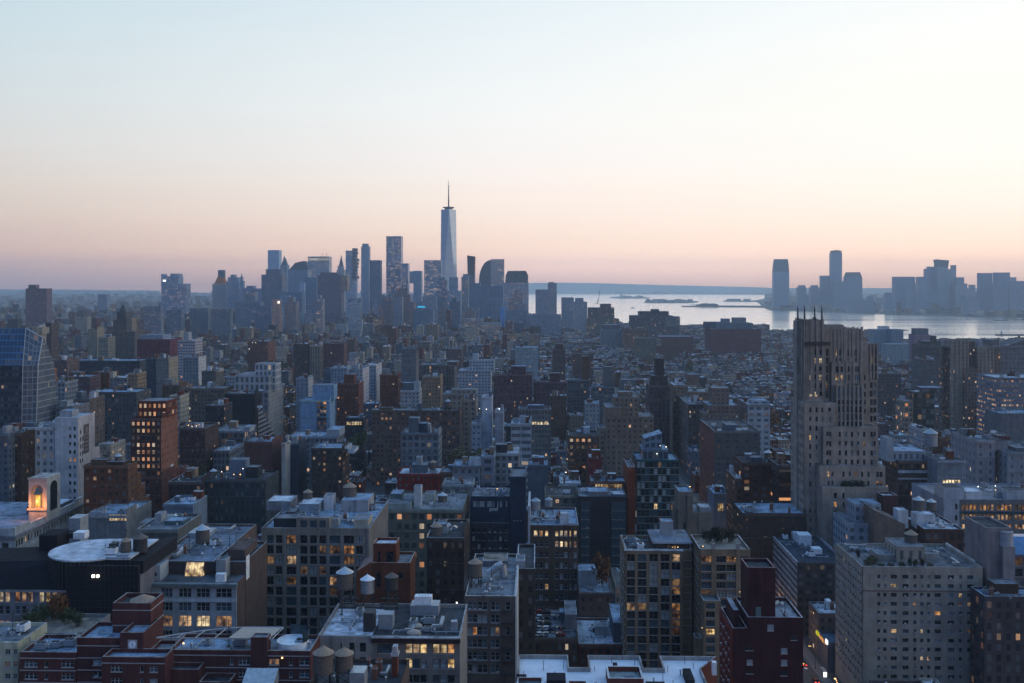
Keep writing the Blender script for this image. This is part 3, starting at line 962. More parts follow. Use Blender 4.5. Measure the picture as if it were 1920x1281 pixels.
    m = MB(); m.cyl(cx_, cy_, zd, zd + 1.9, 3.7, 3.7, 32, cap=False); m.cyl(cx_, cy_, zd + .4, zd + 1.5, 3.6, 3.6, 32)
    n = 32
    for i in range(n):
        a0, a1 = 2 * math.pi * i / n, 2 * math.pi * (i + 1) / n
        m.face([(cx_ + r * math.cos(a), cy_ + r * math.sin(a), zd + 1.9) for r, a in ((3.7, a0), (3.7, a1), (3.5, a1), (3.5, a0))])
        m.face([(cx_ + 3.5 * math.cos(a1), cy_ + 3.5 * math.sin(a1), zd + 1.5), (cx_ + 3.5 * math.cos(a0), cy_ + 3.5 * math.sin(a0), zd + 1.5), (cx_ + 3.5 * math.cos(a0), cy_ + 3.5 * math.sin(a0), zd + 1.9), (cx_ + 3.5 * math.cos(a1), cy_ + 3.5 * math.sin(a1), zd + 1.9)])
    b.part('round_terrace', m, M_WHITE)
    m = MB()
    for i in range(18):
        a0, a1 = R(-40 + i * 8.5), R(-40 + (i + 1) * 8.5)
        p = [(cx_ + 3.75 * math.cos(a), cy_ + 3.75 * math.sin(a)) for a in (a0, a1)]
        m.wall(p[0], p[1], zd + 1.9, zd + 4.2, (.3, .3, .3)); m.wall(p[1], p[0], zd + 1.9, zd + 4.2, (.3, .3, .3))
    b.part('curved_screen', m, M_GLASSB)
    for px, py, v in ((272, 1218, 3.0), (278, 1208, 4), (340, 1204, 6), (525, 1229, 1.6)):
        equip(b, 'roof_lamp_amber', b.lx(px, v), v, b.lz(py, v) - 2.6)
    clutter(b, xa, xb, 1, 11, dl, 5, ('roof_vent', 'air_unit_grey', 'skylight'))
    clutter(b, xg, xh, 3, 9, zd, 6, ('air_unit_grey', 'skylight', 'roof_vent'))
    # ribbed shed at the foot of the picture
    m = MB()
    x0s, x1s = b.lx(455, -12), b.lx(514, -12)
    z0s, z1s = b.lz(1285, -12), b.lz(1262, -12)
    m.loft([(x0s, -14, 20), (x1s, -14, 20), (x1s, -8.5, 20), (x0s, -8.5, 20)], [(x0s, -14, z1s - 2.2), (x1s, -14, z1s - 2.2), (x1s, -8.5, z1s + .3), (x0s, -8.5, z1s + .3)], (.3, .3, .3))
    for i in range(12):
        x = x0s + (x1s - x0s) * i / 11
        m.tube((x, -14, z1s - 2.15), (x, -8.5, z1s + .36), .06, 5)
    b.part('ribbed_shed', m, M_METAL)
    b.done(1184)
    return b
brick_clock_building()

b = Bld('pale_apartment_building', 'apartment building', 'pale yellow apartment building beside the brick clock building', 'the pale yellow building', -70, 33, 234)
z = b.lz(1204)
b.facade((0, 0), (1, 0), b.w, 0, z, [(b.lx(p), b.lx(p + 10)) for p in (-40, -14, 9, 30)][:3] + [(b.w - 1.0, b.w - .1)], rowsm(b.lz(1217), 2.85, 1.3, 4), (.50, .50, .40), 'pair', M_FRW, 0, lits={(2, 1), (3, 1)}, littypes=(M_LITC,))
zr = b.shell(0, b.w, .4, 14, 0, z, (.50, .50, .40), 'roofg')
clutter(b, b.w - 8, b.w, 2, 12, zr, 5, ('air_unit', 'roof_vent', 'skylight'))
b.done()

b = Bld('terrace_garden_building', 'building', 'low building carrying a planted roof garden behind the brick clock building', 'the roof garden', 22, 158, 247)
GARDEN_Z = b.shell(0, b.w, 0, 15, 0, b.lz(1187), 'grey', 'rooft', coping='grey')
GARDEN = b
b.done()

# dark hipped building with a round white roof
b = Bld('hipped_roof_store', 'building', 'dark hipped store with lit arched windows and round white roof', 'the round white roof', -150, 128, 292)
ze = b.lz(1103)
st = (.22, .215, .24)
pil = []
for c0 in (-128, -86, -43, 2, 28, 72, 117):
    pass
cols = []
for c0 in (-105, -60, -15, 28, 73, 117):
    for k in range(3):
        p = c0 + k * 12
        if p + 9 < 128:
            cols.append((b.lx(p), b.lx(p + 9)))
rows = [(b.lz(1128), b.lz(1107)), (b.lz(1151), b.lz(1135)), (b.lz(1176), b.lz(1163)), (b.lz(1200), b.lz(1186))]
b.facade((0, 0), (1, 0), b.w, 0, ze, cols, rows, st, 'sash', M_FRW, .03, .4, lits={(i, 0) for i in range(2, 30)} | {(i, 2) for i in range(6, 13)}, littypes=(M_LITA, M_LITB))
m = MB()
xr, dp = b.lx(262), 34
b.walls.box(b.w, xr, .2, dp, 0, ze + 4, st)
b.walls.box(0, b.w, .5, dp, 0, ze - .02, st)
b.walls.box(-.5, b.w, -.9, -.02, ze - .7, ze + .1, (.3, .3, .32), bottom=True)
b.roofs.loft([(-.5, -1.0, ze + .12), (b.w, -1.0, ze + .12), (b.w, dp, ze + .12), (-.5, dp, ze + .12)], [(10, 8, b.lz(1052, 9)), (b.w - 4, 7, b.lz(1045, 9)), (b.w - 4, dp - 10, b.lz(1045, 9)), (10, dp - 10, b.lz(1052, 9))], (.014, .014, .02))
b.reg(-.5, b.lx(262), 0, dp, b.lz(1045, 9))
zt = b.lz(1031, 11)
cx_ = b.lx(176, 11)
m = MB(); m.cyl(cx_, 11, 0, zt, 12.2, 12.2, 48); 
wall_d = m
wall_d.box(cx_, b.lx(243, 2), 1.5, 24, 0, zt - .02); wall_d.box(b.lx(243, 2) + .03, xr, 2.5, 30, 0, zt - .6)
b.part('drum', wall_d, simple("dark_drum_cladding", (.018, .018, .024), .9, 0, .2, .6, .15))
m = MB(); m.cyl(cx_, 11, zt + .01, zt + .45, 12.6, 12.6, 56); m.box(cx_ + 1, b.lx(244, 2), 1.2, 23.8, zt + .01, zt + .44)
for i in range(28):
    pass
b.part('round_roof', m, simple("white_roof_membrane", (.48, .50, .55), .85, 0, .38, .35))
m = MB()
for i in range(26):
    a = R(150 + i * 6)
    x, y = cx_ + 12.5 * math.cos(a), 11 + 12.5 * math.sin(a)
    m.box(x - .25, x + .25, y - .25, y + .25, ze, zt)
b.part('drum_column', m, M_DARK)
def boxpart(b, name, px0, px1, pyt, v0, v1, zb, mat, col=(.2, .2, .2)):
    m = MB()
    x0, x1 = b.lx(px0, v0), b.lx(px1, v0)
    m.box(x0, x1, v0, v1, zb, b.lz(pyt, v0, (x0 + x1) / 2), col)
    return b.part(name, m, mat)
boxpart(b, 'lift_housing', 73, 107, 1004, 19, 27, ze, M_NET)
boxpart(b, 'roof_shed', 110, 136, 1001, 25.5, 30, zt, M_NET)
boxpart(b, 'roof_shed', 137, 158, 999, 24.6, 28, zt, M_WHITE)
boxpart(b, 'roof_shed', 128, 150, 972, 36, 42, zt - 8, M_DUCT)
m = MB()
x0, x1 = b.lx(126, -2), b.lx(261, -2)
m.box(x0, x1, -2.4, -1.2, 0, b.lz(1058, -2)); 
b.part('scaffold_netting', m, M_NET)
boxpart(b, 'roof_shed', 204, 216, 1020, 10, 13, zt + .4, M_DARK); boxpart(b, 'roof_shed', 218, 240, 1041, 3, 4.5, zt + .4, M_DUCT); boxpart(b, 'roof_curb', 196, 243, 1047, 1.3, 2.2, zt + .4, M_DARK)
clutter(b, b.lx(205, 10), b.lx(240, 10), 3, 20, zt + .4, 6)
m = MB()
for i in range(18):
    x = x0 + (x1 - x0) * i / 17
    m.tube((x, -2.5, 20), (x, -2.5, b.lz(1056, -2) + .6), .05, 5)
for k in range(16):
    z = b.lz(1058, -2) - k * 2.0
    m.tube((x0, -2.5, z), (x1, -2.5, z), .05, 5)
b.part('scaffold_pole', m, M_DARK)
for px in (175, 183.5):
    m = MB(); m.cyl(b.lx(px, -2.8), -2.9, b.lz(1077.6, -2.8) - .35, b.lz(1077.6, -2.8) + .35, .42, .42, 12)
    b.part('work_lamp', m, M_LAMPW)
for px, py, v in ((143, 1128, 0),):
    pass
b.done(1030)
tank('dark water tank at the edge of the round white roof', 236, 1033, 1007, 299, 'tan', .12)
tank('black water tank next to the round white roof', 263, 1034, 998, 301, 'dark', .12)

# pale loft with the lit glass penthouse
b = Bld('pale_stone_loft', 'loft building', 'pale stone loft with large bays and a lit glass penthouse', 'the loft with the glass penthouse', 256, 443, 300)
z = b.lz(1093)
st = (.35, .36, .39)
bays = [(b.lx(p), b.lx(q)) for p, q in ((264, 286), (301.5, 323), (334.5, 358.5), (368, 393), (404.5, 434))]
rows = [(b.lz(1120), b.lz(1103)), (b.lz(1145.5), b.lz(1129.5)), (b.lz(1174.5), b.lz(1154)), (b.lz(1199), b.lz(1182)), (b.lz(1224), b.lz(1207))]
b.facade((0, 0), (1, 0), b.w, 0, z, bays, rows, st, 'triple', M_FRW, .0, .5, lits={(1, 2), (2, 2), (3, 2), (4, 2)}, littypes=(M_LITB, M_LITA), glass=None)
b.walls.box(-.4, b.w + .4, -.9, -.03, z - .8, z, (.17, .21, .22), bottom=True)
b.walls.box(-.15, b.w + .15, -.3, -.03, b.lz(1127.5), b.lz(1121.5), (.5, .52, .56), bottom=True)
b.walls.box(0, b.w, .55, 9, 0, z - .01, (.10, .075, .07), top=(.10, .11, .13))
zm = b.lz(1052, 9.5)
xm_ = b.lx(398, 9.5)
zd = b.shell(b.lx(262, 2), xm_, 9.5, 58, 0, zm, (.13, .10, .09), (.17, .20, .25), coping='lgrey')
b.shell(xm_ + .02, b.w, 9.5, 34, 0, zm, (.10, .075, .07), (.17, .20, .25), coping='lgrey')
b.facade((b.lx(312, 9), 9.1), (1, 0), b.lx(406, 9) - b.lx(312, 9), z - .5, zm - .05, [(1.0, 4.0), (10.5, 12.6)], [(b.lz(1080, 9), b.lz(1063, 9))], (.06, .05, .06), 'triple', M_FRD, 1, .15, littypes=(M_LITB,))
m = MB(); m.face([(b.lx(346, 7), 7.2, z - .3), (b.lx(379, 7), 7.2, z - .3), (b.lx(379, 7), 7.4, zm - 3.0), (b.lx(346, 7), 7.4, zm - 3.0)]); m.face([(b.lx(346, 7), 7.4, zm - 3.0), (b.lx(379, 7), 7.4, zm - 3.0), (b.lx(379, 7), 9.0, zm - .2), (b.lx(346, 7), 9.0, zm - .2)])
m.wall((b.lx(346, 7), 9.0), (b.lx(346, 7), 7.3), z - .3, zm - 2.5, (0, 0, 0)); m.wall((b.lx(379, 7), 7.3), (b.lx(379, 7), 9.0), z - .3, zm - 2.5, (0, 0, 0))
gp = b.part('glass_room', m, M_LITB)
m = MB()
for i in range(7):
    x = b.lx(346, 7) + (b.lx(379, 7) - b.lx(346, 7)) * i / 6
    m.tube((x, 7.12, z - .3), (x, 7.32, zm - 3), .06, 5); m.tube((x, 7.32, zm - 3), (x, 8.9, zm - .15), .06, 5)
m.obj('glazing_bar', M_FRW, gp)
b.blk(261, 300, 1060, 2, 9, z, (.42, .44, .47), 'roofb', None, 'corner_turret')
m = MB()
for k in range(3):
    x = b.lx(266 + k * 11, 1.9); m.box(x, x + .9, 1.85, 1.98, b.lz(1080, 2), b.lz(1073, 2), bottom=True)
b.part('turret_window', m, M_GLASS)
b.blk(405, 423, 1050, 5, 9.4, z, (.30, .31, .33), 'roofg', None, 'stair_housing')
boxpart(b, 'small_shed', 404, 421, 1077, 1.2, 3, z, M_WHITE)
boxpart(b, 'roof_shed', 427, 459, 1031, 14, 28, zd, M_CITY, (.11, .085, .08))
boxpart(b, 'roof_shed', 326, 342, 1030, 22, 25, zd, M_WHITE)
boxpart(b, 'plant_room', 352, 392, 1000, 42, 50, zd, M_DUCT)
clutter(b, b.lx(300, 15), xm_ - 2, 15, 55, zd, 14); clutter(b, xm_, b.w - 2, 15, 32, zd, 6)
m = MB(); x = b.lx(447, 12); m.face([(b.w + .03, 10, zm - 6), (b.w + .03, 13.5, zm - 6), (b.w + .03, 13.5, zm + 1.4), (b.w + .03, 10, zm + 1.4)]); b.part('wall_panel', m, M_WHITE)
b.done(1090)
tank('grey water tank on the roof of the loft with the glass penthouse', 380, 1017, 982, 333, 'grey', .9)

# long white store with an arcade and a lit golden niche
b = Bld('arcaded_store', 'store', 'long white arcaded store with a glowing golden niche on its attic', 'the golden niche', -170, 25, 439)
zc = b.lz(1003)
wst = (.46, .46, .47)
D = 67
b.walls.box(0, b.w, 0, D, 0, zc, wst, top=(.3, .35, .42))
b.reg(0, b.w, 0, D, zc)
n = 24
cols = []
for k in range(8):
    for j in range(3):
        a = 1.0 + k * 8.2 + j * 2.3
        cols.append((a, a + 1.5))
b.facade((b.w + .5, 0), (0, 1), D, zc - 24, zc - 1.4, cols, [(zc - 5.4, zc - 2.6)], wst, 'plain', M_FRD, .03, .35)
b.walls.wall((b.w, 0), (b.w + .5, 0), zc - 24, zc - 1.4, wst)
b.facade((b.w + .9, -.1), (0, 1), D + .1, 0, zc - 7.0, [(1.2 + k * 8.2, 7.4 + k * 8.2) for k in range(8)], [(zc - 18, zc - 8.4), (zc - 30, zc - 20)], wst, 'quad', M_FRB, .03, .5, glass=M_GLASS)
b.facade((0, -.4), (1, 0), b.w + .9, 0, zc - 1.4, even(b.w, 9, 3.0), [(zc - 5.6, zc - 3.2), (zc - 18, zc - 8.4), (zc - 30, zc - 20)], wst, 'quad', M_FRB, .12, .4)
b.walls.wall((b.w + .5, 0), (b.w + .9, -.4), zc - 24, zc - 1.4, wst)
# cornice and balustrade
b.walls.box(-1, b.w + 2.0, -1.6, D + 1, zc - 1.3, zc - .2, (.2, .2, .22), bottom=True)
zp = zc + 3.4
for y0, y1, h in ((0, 13, 3.4), (13, 30, 2.2), (40, 58, 2.2), (58, D, 3.4)):
    b.walls.box(b.w - .6, b.w + .7, y0, y1, zc - .2, zc + h, wst)
b.walls.box(0, b.w - .62, -.4, .5, zc - .2, zc + 3.0, wst)
b.walls.box(b.w - 16, b.w - 2, 42, 60, zc - .2, zc + 3.2, (.12, .12, .14), top=(.5, .53, .6))
b.walls.box(b.w - 22, b.w - 2, 3, 12, zc - .2, zc + 2.6, (.2, .24, .3), top=(.3, .36, .45))
# attic block carrying the niche
v0 = 27.0
x1 = b.lx(84.5, v0)
x0 = b.lx(53.5, v0)
zt, zn = b.lz(895.5, v0), b.lz(952, v0)
m = MB()
ac = (.50, .47, .44)
m.box(x0, x1 + .8, v0 + 1.6, v0 + 13, zc - .2, zt, ac)
na, nb = x0 + 1.1, x1 - .9
nz = zt - 3.2
m.wall((x0, v0), (na, v0), zc - .2, zt, ac); m.wall((nb, v0), (x1 + .8, v0), zc - .2, zt, ac)
m.wall((na, v0), (nb, v0), zc - .2, zn, ac)
cxn, rr = (na + nb) / 2, (nb - na) / 2
pts = [(cxn - rr * math.cos(math.pi * i / 14), nz - rr + rr * math.sin(math.pi * i / 14)) for i in range(15)]
for (xa, za), (xb, zb) in zip(pts, pts[1:]):
    m.face([(xa, v0, za), (xb, v0, zb), (xb, v0, zt), (xa, v0, zt)], ac)
    m.face([(xb, v0, zb), (xa, v0, za), (xa, v0 + 1.55, za), (xb, v0 + 1.55, zb)], ac)
m.wall((na, v0 + 1.55), (na, v0), zn, nz - rr, ac); m.wall((nb, v0), (nb, v0 + 1.55), zn, nz - rr, ac)
m.wall((x0, v0 + 1.6), (x0, v0), zc - .2, zt, ac); m.wall((x1 + .8, v0), (x1 + .8, v0 + 1.6), zc - .2, zt, ac)
m.face([(x0, v0, zt), (x1 + .8, v0, zt), (x1 + .8, v0 + 1.6, zt), (x0, v0 + 1.6, zt)], ac)
m.face([(na, v0 - .4, zn), (nb, v0 - .4, zn), (nb, v0 + 1.55, zn), (na, v0 + 1.55, zn)], ac)
att = b.part('attic', m, M_CITY)
m = MB(); m.box(x0 - .3, x1 + 1.1, v0 - .9, v0 - .42, zn - .9, zn, ac, bottom=True); m.box(x0 - .2, x1 + 1.0, v0 - .3, v0 - .02, zt - .9, zt + .15, ac, bottom=True); m.obj('ledge', M_CITY, att)
m = MB()      # arch window on the side of the attic
yy = [v0 + 3 + i for i in range(8)]
m.wall((x1 + .83, v0 + 3.2), (x1 + .83, v0 + 10), zn - 2, zt - 5, (0, 0, 0)); 
m.face([(x1 + .83, v0 + 6.6 + 3.4 * math.cos(math.pi * i / 12), zt - 5 + 2.6 * math.sin(math.pi * i / 12)) for i in range(13)])
m.obj('arch_window', M_GLASS, att)
m = MB()      # lantern-like aedicule inside the niche
for sx in (-1, 1):
    m.cyl(cxn + sx * 1.5, v0 + .5, zn, zn + 6.2, .22, .18, 10)
m.box(cxn - 1.9, cxn + 1.9, v0 + .05, v0 + 1.0, zn + 6.2, zn + 6.8, bottom=True)
ae = b.part('aedicule', m, M_COPPER)
m = MB(); m.cyl(cxn, v0 + .6, zn + 6.8, zn + 8.6, 1.75, .3, 16); m.cyl(cxn, v0 + .6, zn + 8.6, zn + 10, .14, .02, 8); m.obj('small_dome', M_COPPER, ae)
m = MB(); m.box(cxn - 1.1, cxn + 1.1, v0 + .9, v0 + 1.3, zn + .6, zn + 5.6, bottom=True); m.obj('lit_door', emit("golden_light", (1, .42, .05), (1, .6, .12), .7, 1.3, .5), ae)
for px, dv, dz, en in ((x0 + 1.5, -3.4, 2.0, 1500), (x1 - 1.2, -3.4, 2.0, 1500), (cxn, .1, 5.4, 90), (cxn, .2, 1.0, 90)):
    ld = bpy.data.lights.new('niche_lamp', 'POINT'); ld.energy = en; ld.color = (1, .33, .07); ld.shadow_soft_size = .3
    lo = bpy.data.objects.new('niche_lamp', ld); COL.objects.link(lo); lo.parent = b.root; lo.location = (px, v0 + dv, zn + dz)
equip(b, 'roof_lamp_amber', b.w - 14, 10, zc + .5)
clutter(b, b.w - 40, b.w - 24, 3, 60, zc, 10)
b.done(940)

# loft of wide bays, the largest thing in the middle of the picture
b = Bld('wide_bay_loft', 'loft building', 'broad grey loft of big window bays with a raised middle section', 'the wide bay loft', 490, 692, 366)
zc, zm = b.lz(990), b.lz(971)
lc = (.25, .225, .205)
px = [(500.5, 513), (517, 529), (537, 555), (563, 576), (581, 594), (598.5, 611), (618, 637.5), (644.5, 663.5), (667.5, 680)]
cols = [(b.lx(p), b.lx(q)) for p, q in px]
rows = [(b.lz(1019 + 19.4 * i), b.lz(1003.5 + 19.4 * i)) for i in range(12)]
kinds = ['pair', 'pair', 'triple', 'double', 'double', 'double', 'triple', 'triple', 'pair']
b.facade((0, 0), (1, 0), b.w, 0, zc, cols, rows, lc, kinds, M_FRD, .03, .45, lits={(2, 0), (2, 2), (2, 4), (3, 3), (5, 3), (6, 1), (6, 4), (6, 5), (7, 1), (7, 2)}, littypes=(M_LITC, M_LITC, M_LITA, M_LITC), glass=None)
# tall dark panels joining the middle floors
m = MB()
for ci in (3, 4, 5):
    for (ra, rb) in ((1, 2), (5, 6), (8, 9)):
        m.box(cols[ci][0] + .01, cols[ci][1] - .01, .02, .4, rows[rb][1] - .05, rows[ra][0] + .05, bottom=True)
b.part('spandrel_panel', m, M_GLASS)
b.shell(0, b.w, .6, 46, 0, zc, (.20, .185, .18), 'roofb', coping='lgrey')
xa, xb = b.lx(556), b.lx(617.5)
b.facade((xa, -.15), (1, 0), xb - xa, zc + .01, zm, [(b.lx(p) - xa, b.lx(q) - xa) for p, q in px[3:6]], [(zc + .2, zm - .8)], lc, 'double', M_FRD, 0, .4, glass=M_GLASSB)
b.walls.box(xa, xb, .3, 4, zc, zm, lc, top=(.2, .2, .22))
b.walls.box(xa, xb, -.16, .3, zm, zm + .25, (.35, .34, .34), bottom=True)
for i, p in enumerate((490, 534, 559, 615, 641, 690)):
    x = b.lx(p); b.walls.box(max(0, x - .35), min(b.w, x + .35), -.22, -.03, 0, zc - .03, (.28, .265, .26))
zr = zc - .9
for (p0, p1, py, v0, v1, c) in ((513, 555, 972, 4, 12, 'dark'), (618, 634, 973, 5, 10, 'lgrey'), (663, 690, 975, 4, 14, 'cream'), (535, 552, 960, 16, 24, 'navy')):
    b.blk(p0, p1, py, v0, v1, zr, c, 'roofg')
b.blk(607, 624, 930, 32, 38, zr, (.55, .55, .58), 'roofg', None, 'stair_tower')
b.blk(560, 598, 945, 28, 40, zr, (.3, .33, .38), 'roofw')
b.blk(640, 690, 938, 30, 44, zr, (.33, .34, .36), 'roofb')
b.blk(500, 545, 940, 32, 44, zr, (.25, .26, .29), 'roofw')
for v, a, c in ((8, 2, 38), (22, 2, 38), (30, 2, 38)):
    clutter(b, a, c, v, v + 14, zr, 13)
b.done(985)
tank('small pale water tank at the back of the wide bay loft', 577, 940, 916, 405, 'tan', .3)
tank('large tan water tank with ribbed staves behind the wide bay loft', 656, 936, 903, 404, 'tan', .6)

# red brick stepped tower in front of it
b = Bld('red_brick_studio', 'building', 'small red brick building with a square tower among water tanks', 'the red brick tower among tanks', 697, 769, 335)
rb = (.15, .062, .045)
z = b.lz(1055)
b.shell(0, b.w, 0, 14, 0, z, rb, 'roofg', coping=(.5, .46, .42))
zt = b.lz(1019, 1)
xt = b.lx(743, 1)
m = MB(); b.shell(.3, xt, 1, 9, z - .9, zt, rb, 'roofw', coping=(.5, .3, .25), wl=m, rf=m); b.part('square_tower', m, M_CITY)
m = MB()
for p0, p1 in ((709, 713), (724, 738)):
    m.box(b.lx(p0, 1), b.lx(p1, 1), .9, .97, b.lz(1053, 1), b.lz(1034, 1), bottom=True)
for p0, p1, t0, t1 in ((706, 714, 1075, 1100), (722, 742, 1080, 1110), (748, 756, 1072, 1084)):
    m.box(b.lx(p0), b.lx(p1), -.06, -.005, b.lz(t1), b.lz(t0), bottom=True)
b.part('window', m, M_GLASS)
xl = b.lx(668)
zl = b.lz(1072)
b.walls.loft([(xl, 0, 0), (-.02, 0, 0), (-.02, 14, 0), (xl, 14, 0)], [(xl, 0, zl), (-.02, 0, z + .2), (-.02, 14, z + .2), (xl, 14, zl)], (.24, .09, .06), top=(.3, .2, .17))
b.walls.box(b.lx(738), b.lx(752), -.8, -.05, 0, b.lz(1130), rb)
b.reg(xl, b.w, 0, 14, z)
b.done()

# rooftop in front with the lit windows
b = Bld('pale_brick_warehouse', 'loft building', 'pale brick warehouse with dark cornice, lit top windows and rooftop tanks', 'the warehouse with the dark cornice', 622, 862, 250)
z = b.lz(1193)
wc = (.235, .21, .20)
xs = b.lx(697)
b.facade((0, 0), (1, 0), xs, 0, z, [(b.lx(638), b.lx(641)), (b.lx(655), b.lx(664)), (b.lx(674.5), b.lx(686))], rowsm(b.lz(1205), 3.6, 2.3, 3), (.32, .30, .29), 'pair', M_FRD, 0, .3, glass=M_GLASS)
b.facade((xs, 0), (1, 0), b.w - xs, 0, z, [(b.lx(p) - xs, b.lx(q) - xs) for p, q in ((708, 738), (760, 773), (774.5, 786.5), (788, 800), (811.5, 824), (825.5, 838), (839.5, 852))], [(b.lz(1224), b.lz(1206.5)), (b.lz(1252), b.lz(1234)), (b.lz(1279), b.lz(1264))], wc, ['quad'] + ['sash'] * 6, M_FRD, .05, .35, lits={(1, 0), (2, 0), (3, 0), (4, 0), (5, 0), (6, 0), (1, 1)}, littypes=(M_LITB, M_LITB, M_LITA), glass=None)
b.walls.box(xs - .02, b.w + .2, -.75, -.03, b.lz(1203), b.lz(1194.3), (.05, .035, .04), bottom=True)
b.walls.box(xs - .05, b.w + .25, -.95, -.03, b.lz(1194.2), z + .12, (.40, .40, .42), bottom=True)
zr = b.shell(b.lx(600, 3), b.w, .5, 26, 0, z, (.3, .28, .27), 'roofd', coping='lgrey', ph=1.0)
m = MB(); m.face([(b.lx(600, 3) + .4, 1, zr + .02), (xs - .5, 1, zr + .02), (xs - .5, 24, zr + .02), (b.lx(600, 3) + .4, 24, zr + .02)])
b.part('white_roofing', m, simple("patched_white_roofing", (.42, .45, .52), .85, 0, .55, .5))
for v, w in ((7.6, 779), (12.5, 776)):
    pass
for px, py, v in ((779, 1163, 9.5), (776, 1178, 4.5)):
    m = MB()
    cx_ = b.lx(px, v)
    for i in range(4):
        a0, a1 = i * .38, (i + 1) * .38
        n = 20
        r0 = [(cx_ + 1.9 * math.cos(a0) * math.cos(2 * math.pi * k / n), v + 1.3 * math.cos(a0) * math.sin(2 * math.pi * k / n), zr + .3 + 1.0 * math.sin(a0)) for k in range(n)]
        r1 = [(cx_ + 1.9 * math.cos(a1) * math.cos(2 * math.pi * k / n), v + 1.3 * math.cos(a1) * math.sin(2 * math.pi * k / n), zr + .3 + 1.0 * math.sin(a1)) for k in range(n)]
        m.loft(r0, r1, (.4, .4, .4), cap=(i == 3))
    m.cyl(cx_, v, zr, zr + .32, 2.0, 2.0, 20, cap=False)
    b.part('dome_skylight', m, M_CLOTH)
boxpart(b, 'stair_housing', 709, 736, 1153, 8, 11.5, zr, M_DUCT)
boxpart(b, 'fan_housing', 845, 857, 1166, 6, 7.5, zr, M_DUCT)
boxpart(b, 'tank_room', 769, 822, 1136, 19, 24, zr, M_DUCT)
m = MB(); x0, x1 = b.lx(777, 20), b.lx(809, 20); zz = b.lz(1136, 20); m.box(x0, x1, 20, 22.5, zz, b.lz(1118, 20), bottom=True)
for i in range(4):
    x = x0 + 1.4 + i * .75; m.tube((x, 20.5, b.lz(1118, 20)), (x + .15, 20.5, b.lz(1113, 20)), .12, 6)
b.part('cooling_unit', m, M_WHITE)
boxpart(b, 'dark_shed', 681, 700, 1150, 6, 10, zr, M_DARK)
clutter(b, b.lx(610, 8), xs, 8, 24, zr, 7, ('roof_vent', 'air_unit_grey', 'skylight'))
clutter(b, xs, b.w, 3, 18, zr, 8, ('roof_vent', 'duct', 'roof_vent', 'air_unit_grey'))
equip(b, 'roof_lamp', b.lx(853, 22), 22, zr)
m = MB()
for p0, p1 in ((640, 668), (712, 745)):
    x0, x1 = b.lx(p0, 21), b.lx(p1, 21)
    m.box(x0, x1, 20.6, 20.9, zr + 2.4, zr + 2.8, bottom=True); m.box(x0, x1, 24.6, 24.9, zr + 2.4, zr + 2.8, bottom=True)
    for x in (x0 + .3, x1 - .3):
        m.tube((x, 20.8, zr), (x, 20.8, zr + 2.4), .12, 6); m.tube((x, 24.7, zr), (x, 24.7, zr + 2.4), .12, 6)
b.part('steel_platform', m, M_DARK)
b.done(1190)
tank('dark tank with a faceted metal cap beside the silver tank', 646.5, 1103, 1061, 272, 'grey', 1.0)
tank('silver water tank with a bright white cone roof', 689, 1111, 1076, 271, 'silver', 1.0)
tank('slim dark tank in front of the red brick tower', 734.5, 1104, 1072, 272, 'dark', 1.3)

b = Bld('corner_roof_building', 'building', 'dark foreground roof carrying a pair of tan coned water tanks', 'the roof with the pair of tan tanks', 568, 745, 203)
zt = 66.8
zr = b.shell(0, b.w, 0, 19, 0, zt, (.10, .08, .075), 'roofd', coping='dbrown')
boxpart(b, 'roof_shed', 655, 683, 1262, 3, 7, zr, M_METAL)
clutter(b, 1, b.w - 1, 7, 18, zr, 7, ('roof_vent', 'duct', 'roof_vent', 'chimney'))
m = MB(); x = b.lx(741, 12); m.box(x - .6, x + .6, 11, 13, zr, b.lz(1222, 12), (.16, .07, .055)); m.box(x - .8, x + .8, 10.8, 13.2, b.lz(1222, 12) - .5, b.lz(1222, 12) - .01, (.5, .5, .52), bottom=True); m.box(x - .5, x + .5, 11.1, 12.9, b.lz(1222, 12), b.lz(1209, 12), (.5, .5, .52)); b.part('brick_chimney', m, M_CITY)
b.done(1270)
tank('larger of two tan coned water tanks at the frame bottom', 606, 1260, 1209, 206, 'tan', .9)
tank('smaller of two tan coned water tanks at the frame bottom', 645, 1258, 1212, 209, 'tan', .9)

# narrow loft with the water tank on a black frame
b = Bld('narrow_brick_loft', 'loft building', 'narrow brown loft with white blinds and a tank on a black frame', 'the narrow loft with white blinds', 872, 966, 290)
z = b.lz(1118)
rows = [(b.lz(1144 + 23.5 * i), b.lz(1129 + 23.5 * i)) for i in range(6)]
cols = []
for p0, p1 in ((876, 914), (920, 937)):
    n = 4 if p1 - p0 > 20 else 2
    for k in range(n):
        cols.append((b.lx(p0 + (p1 - p0) * k / n + .4), b.lx(p0 + (p1 - p0) * (k + 1) / n - .4)))
cols.append((b.lx(948), b.lx(957)))
b.facade((0, 0), (1, 0), b.w, 0, z, cols, rows, (.13, .11, .105), 'sash', M_FRW, .0, .3, lits={(1, 2), (5, 2)}, never={(6, 1), (6, 3), (6, 5)}, littypes=(M_LITA,))
zr = b.shell(0, b.w, .5, 46, 0, z, (.10, .08, .075), 'roofg', coping=(.55, .52, .5), ph=1.0)
m = MB(); m.box(b.w, b.w + .45, -.3, 46, z - 60, z + .15); b.part('corner_pier', m, simple("pale_pier", (.5, .47, .45), .8))
b.blk(905, 951, 1052, 34, 44, zr, 'slate', 'rooft')
m = MB()      # bent air duct
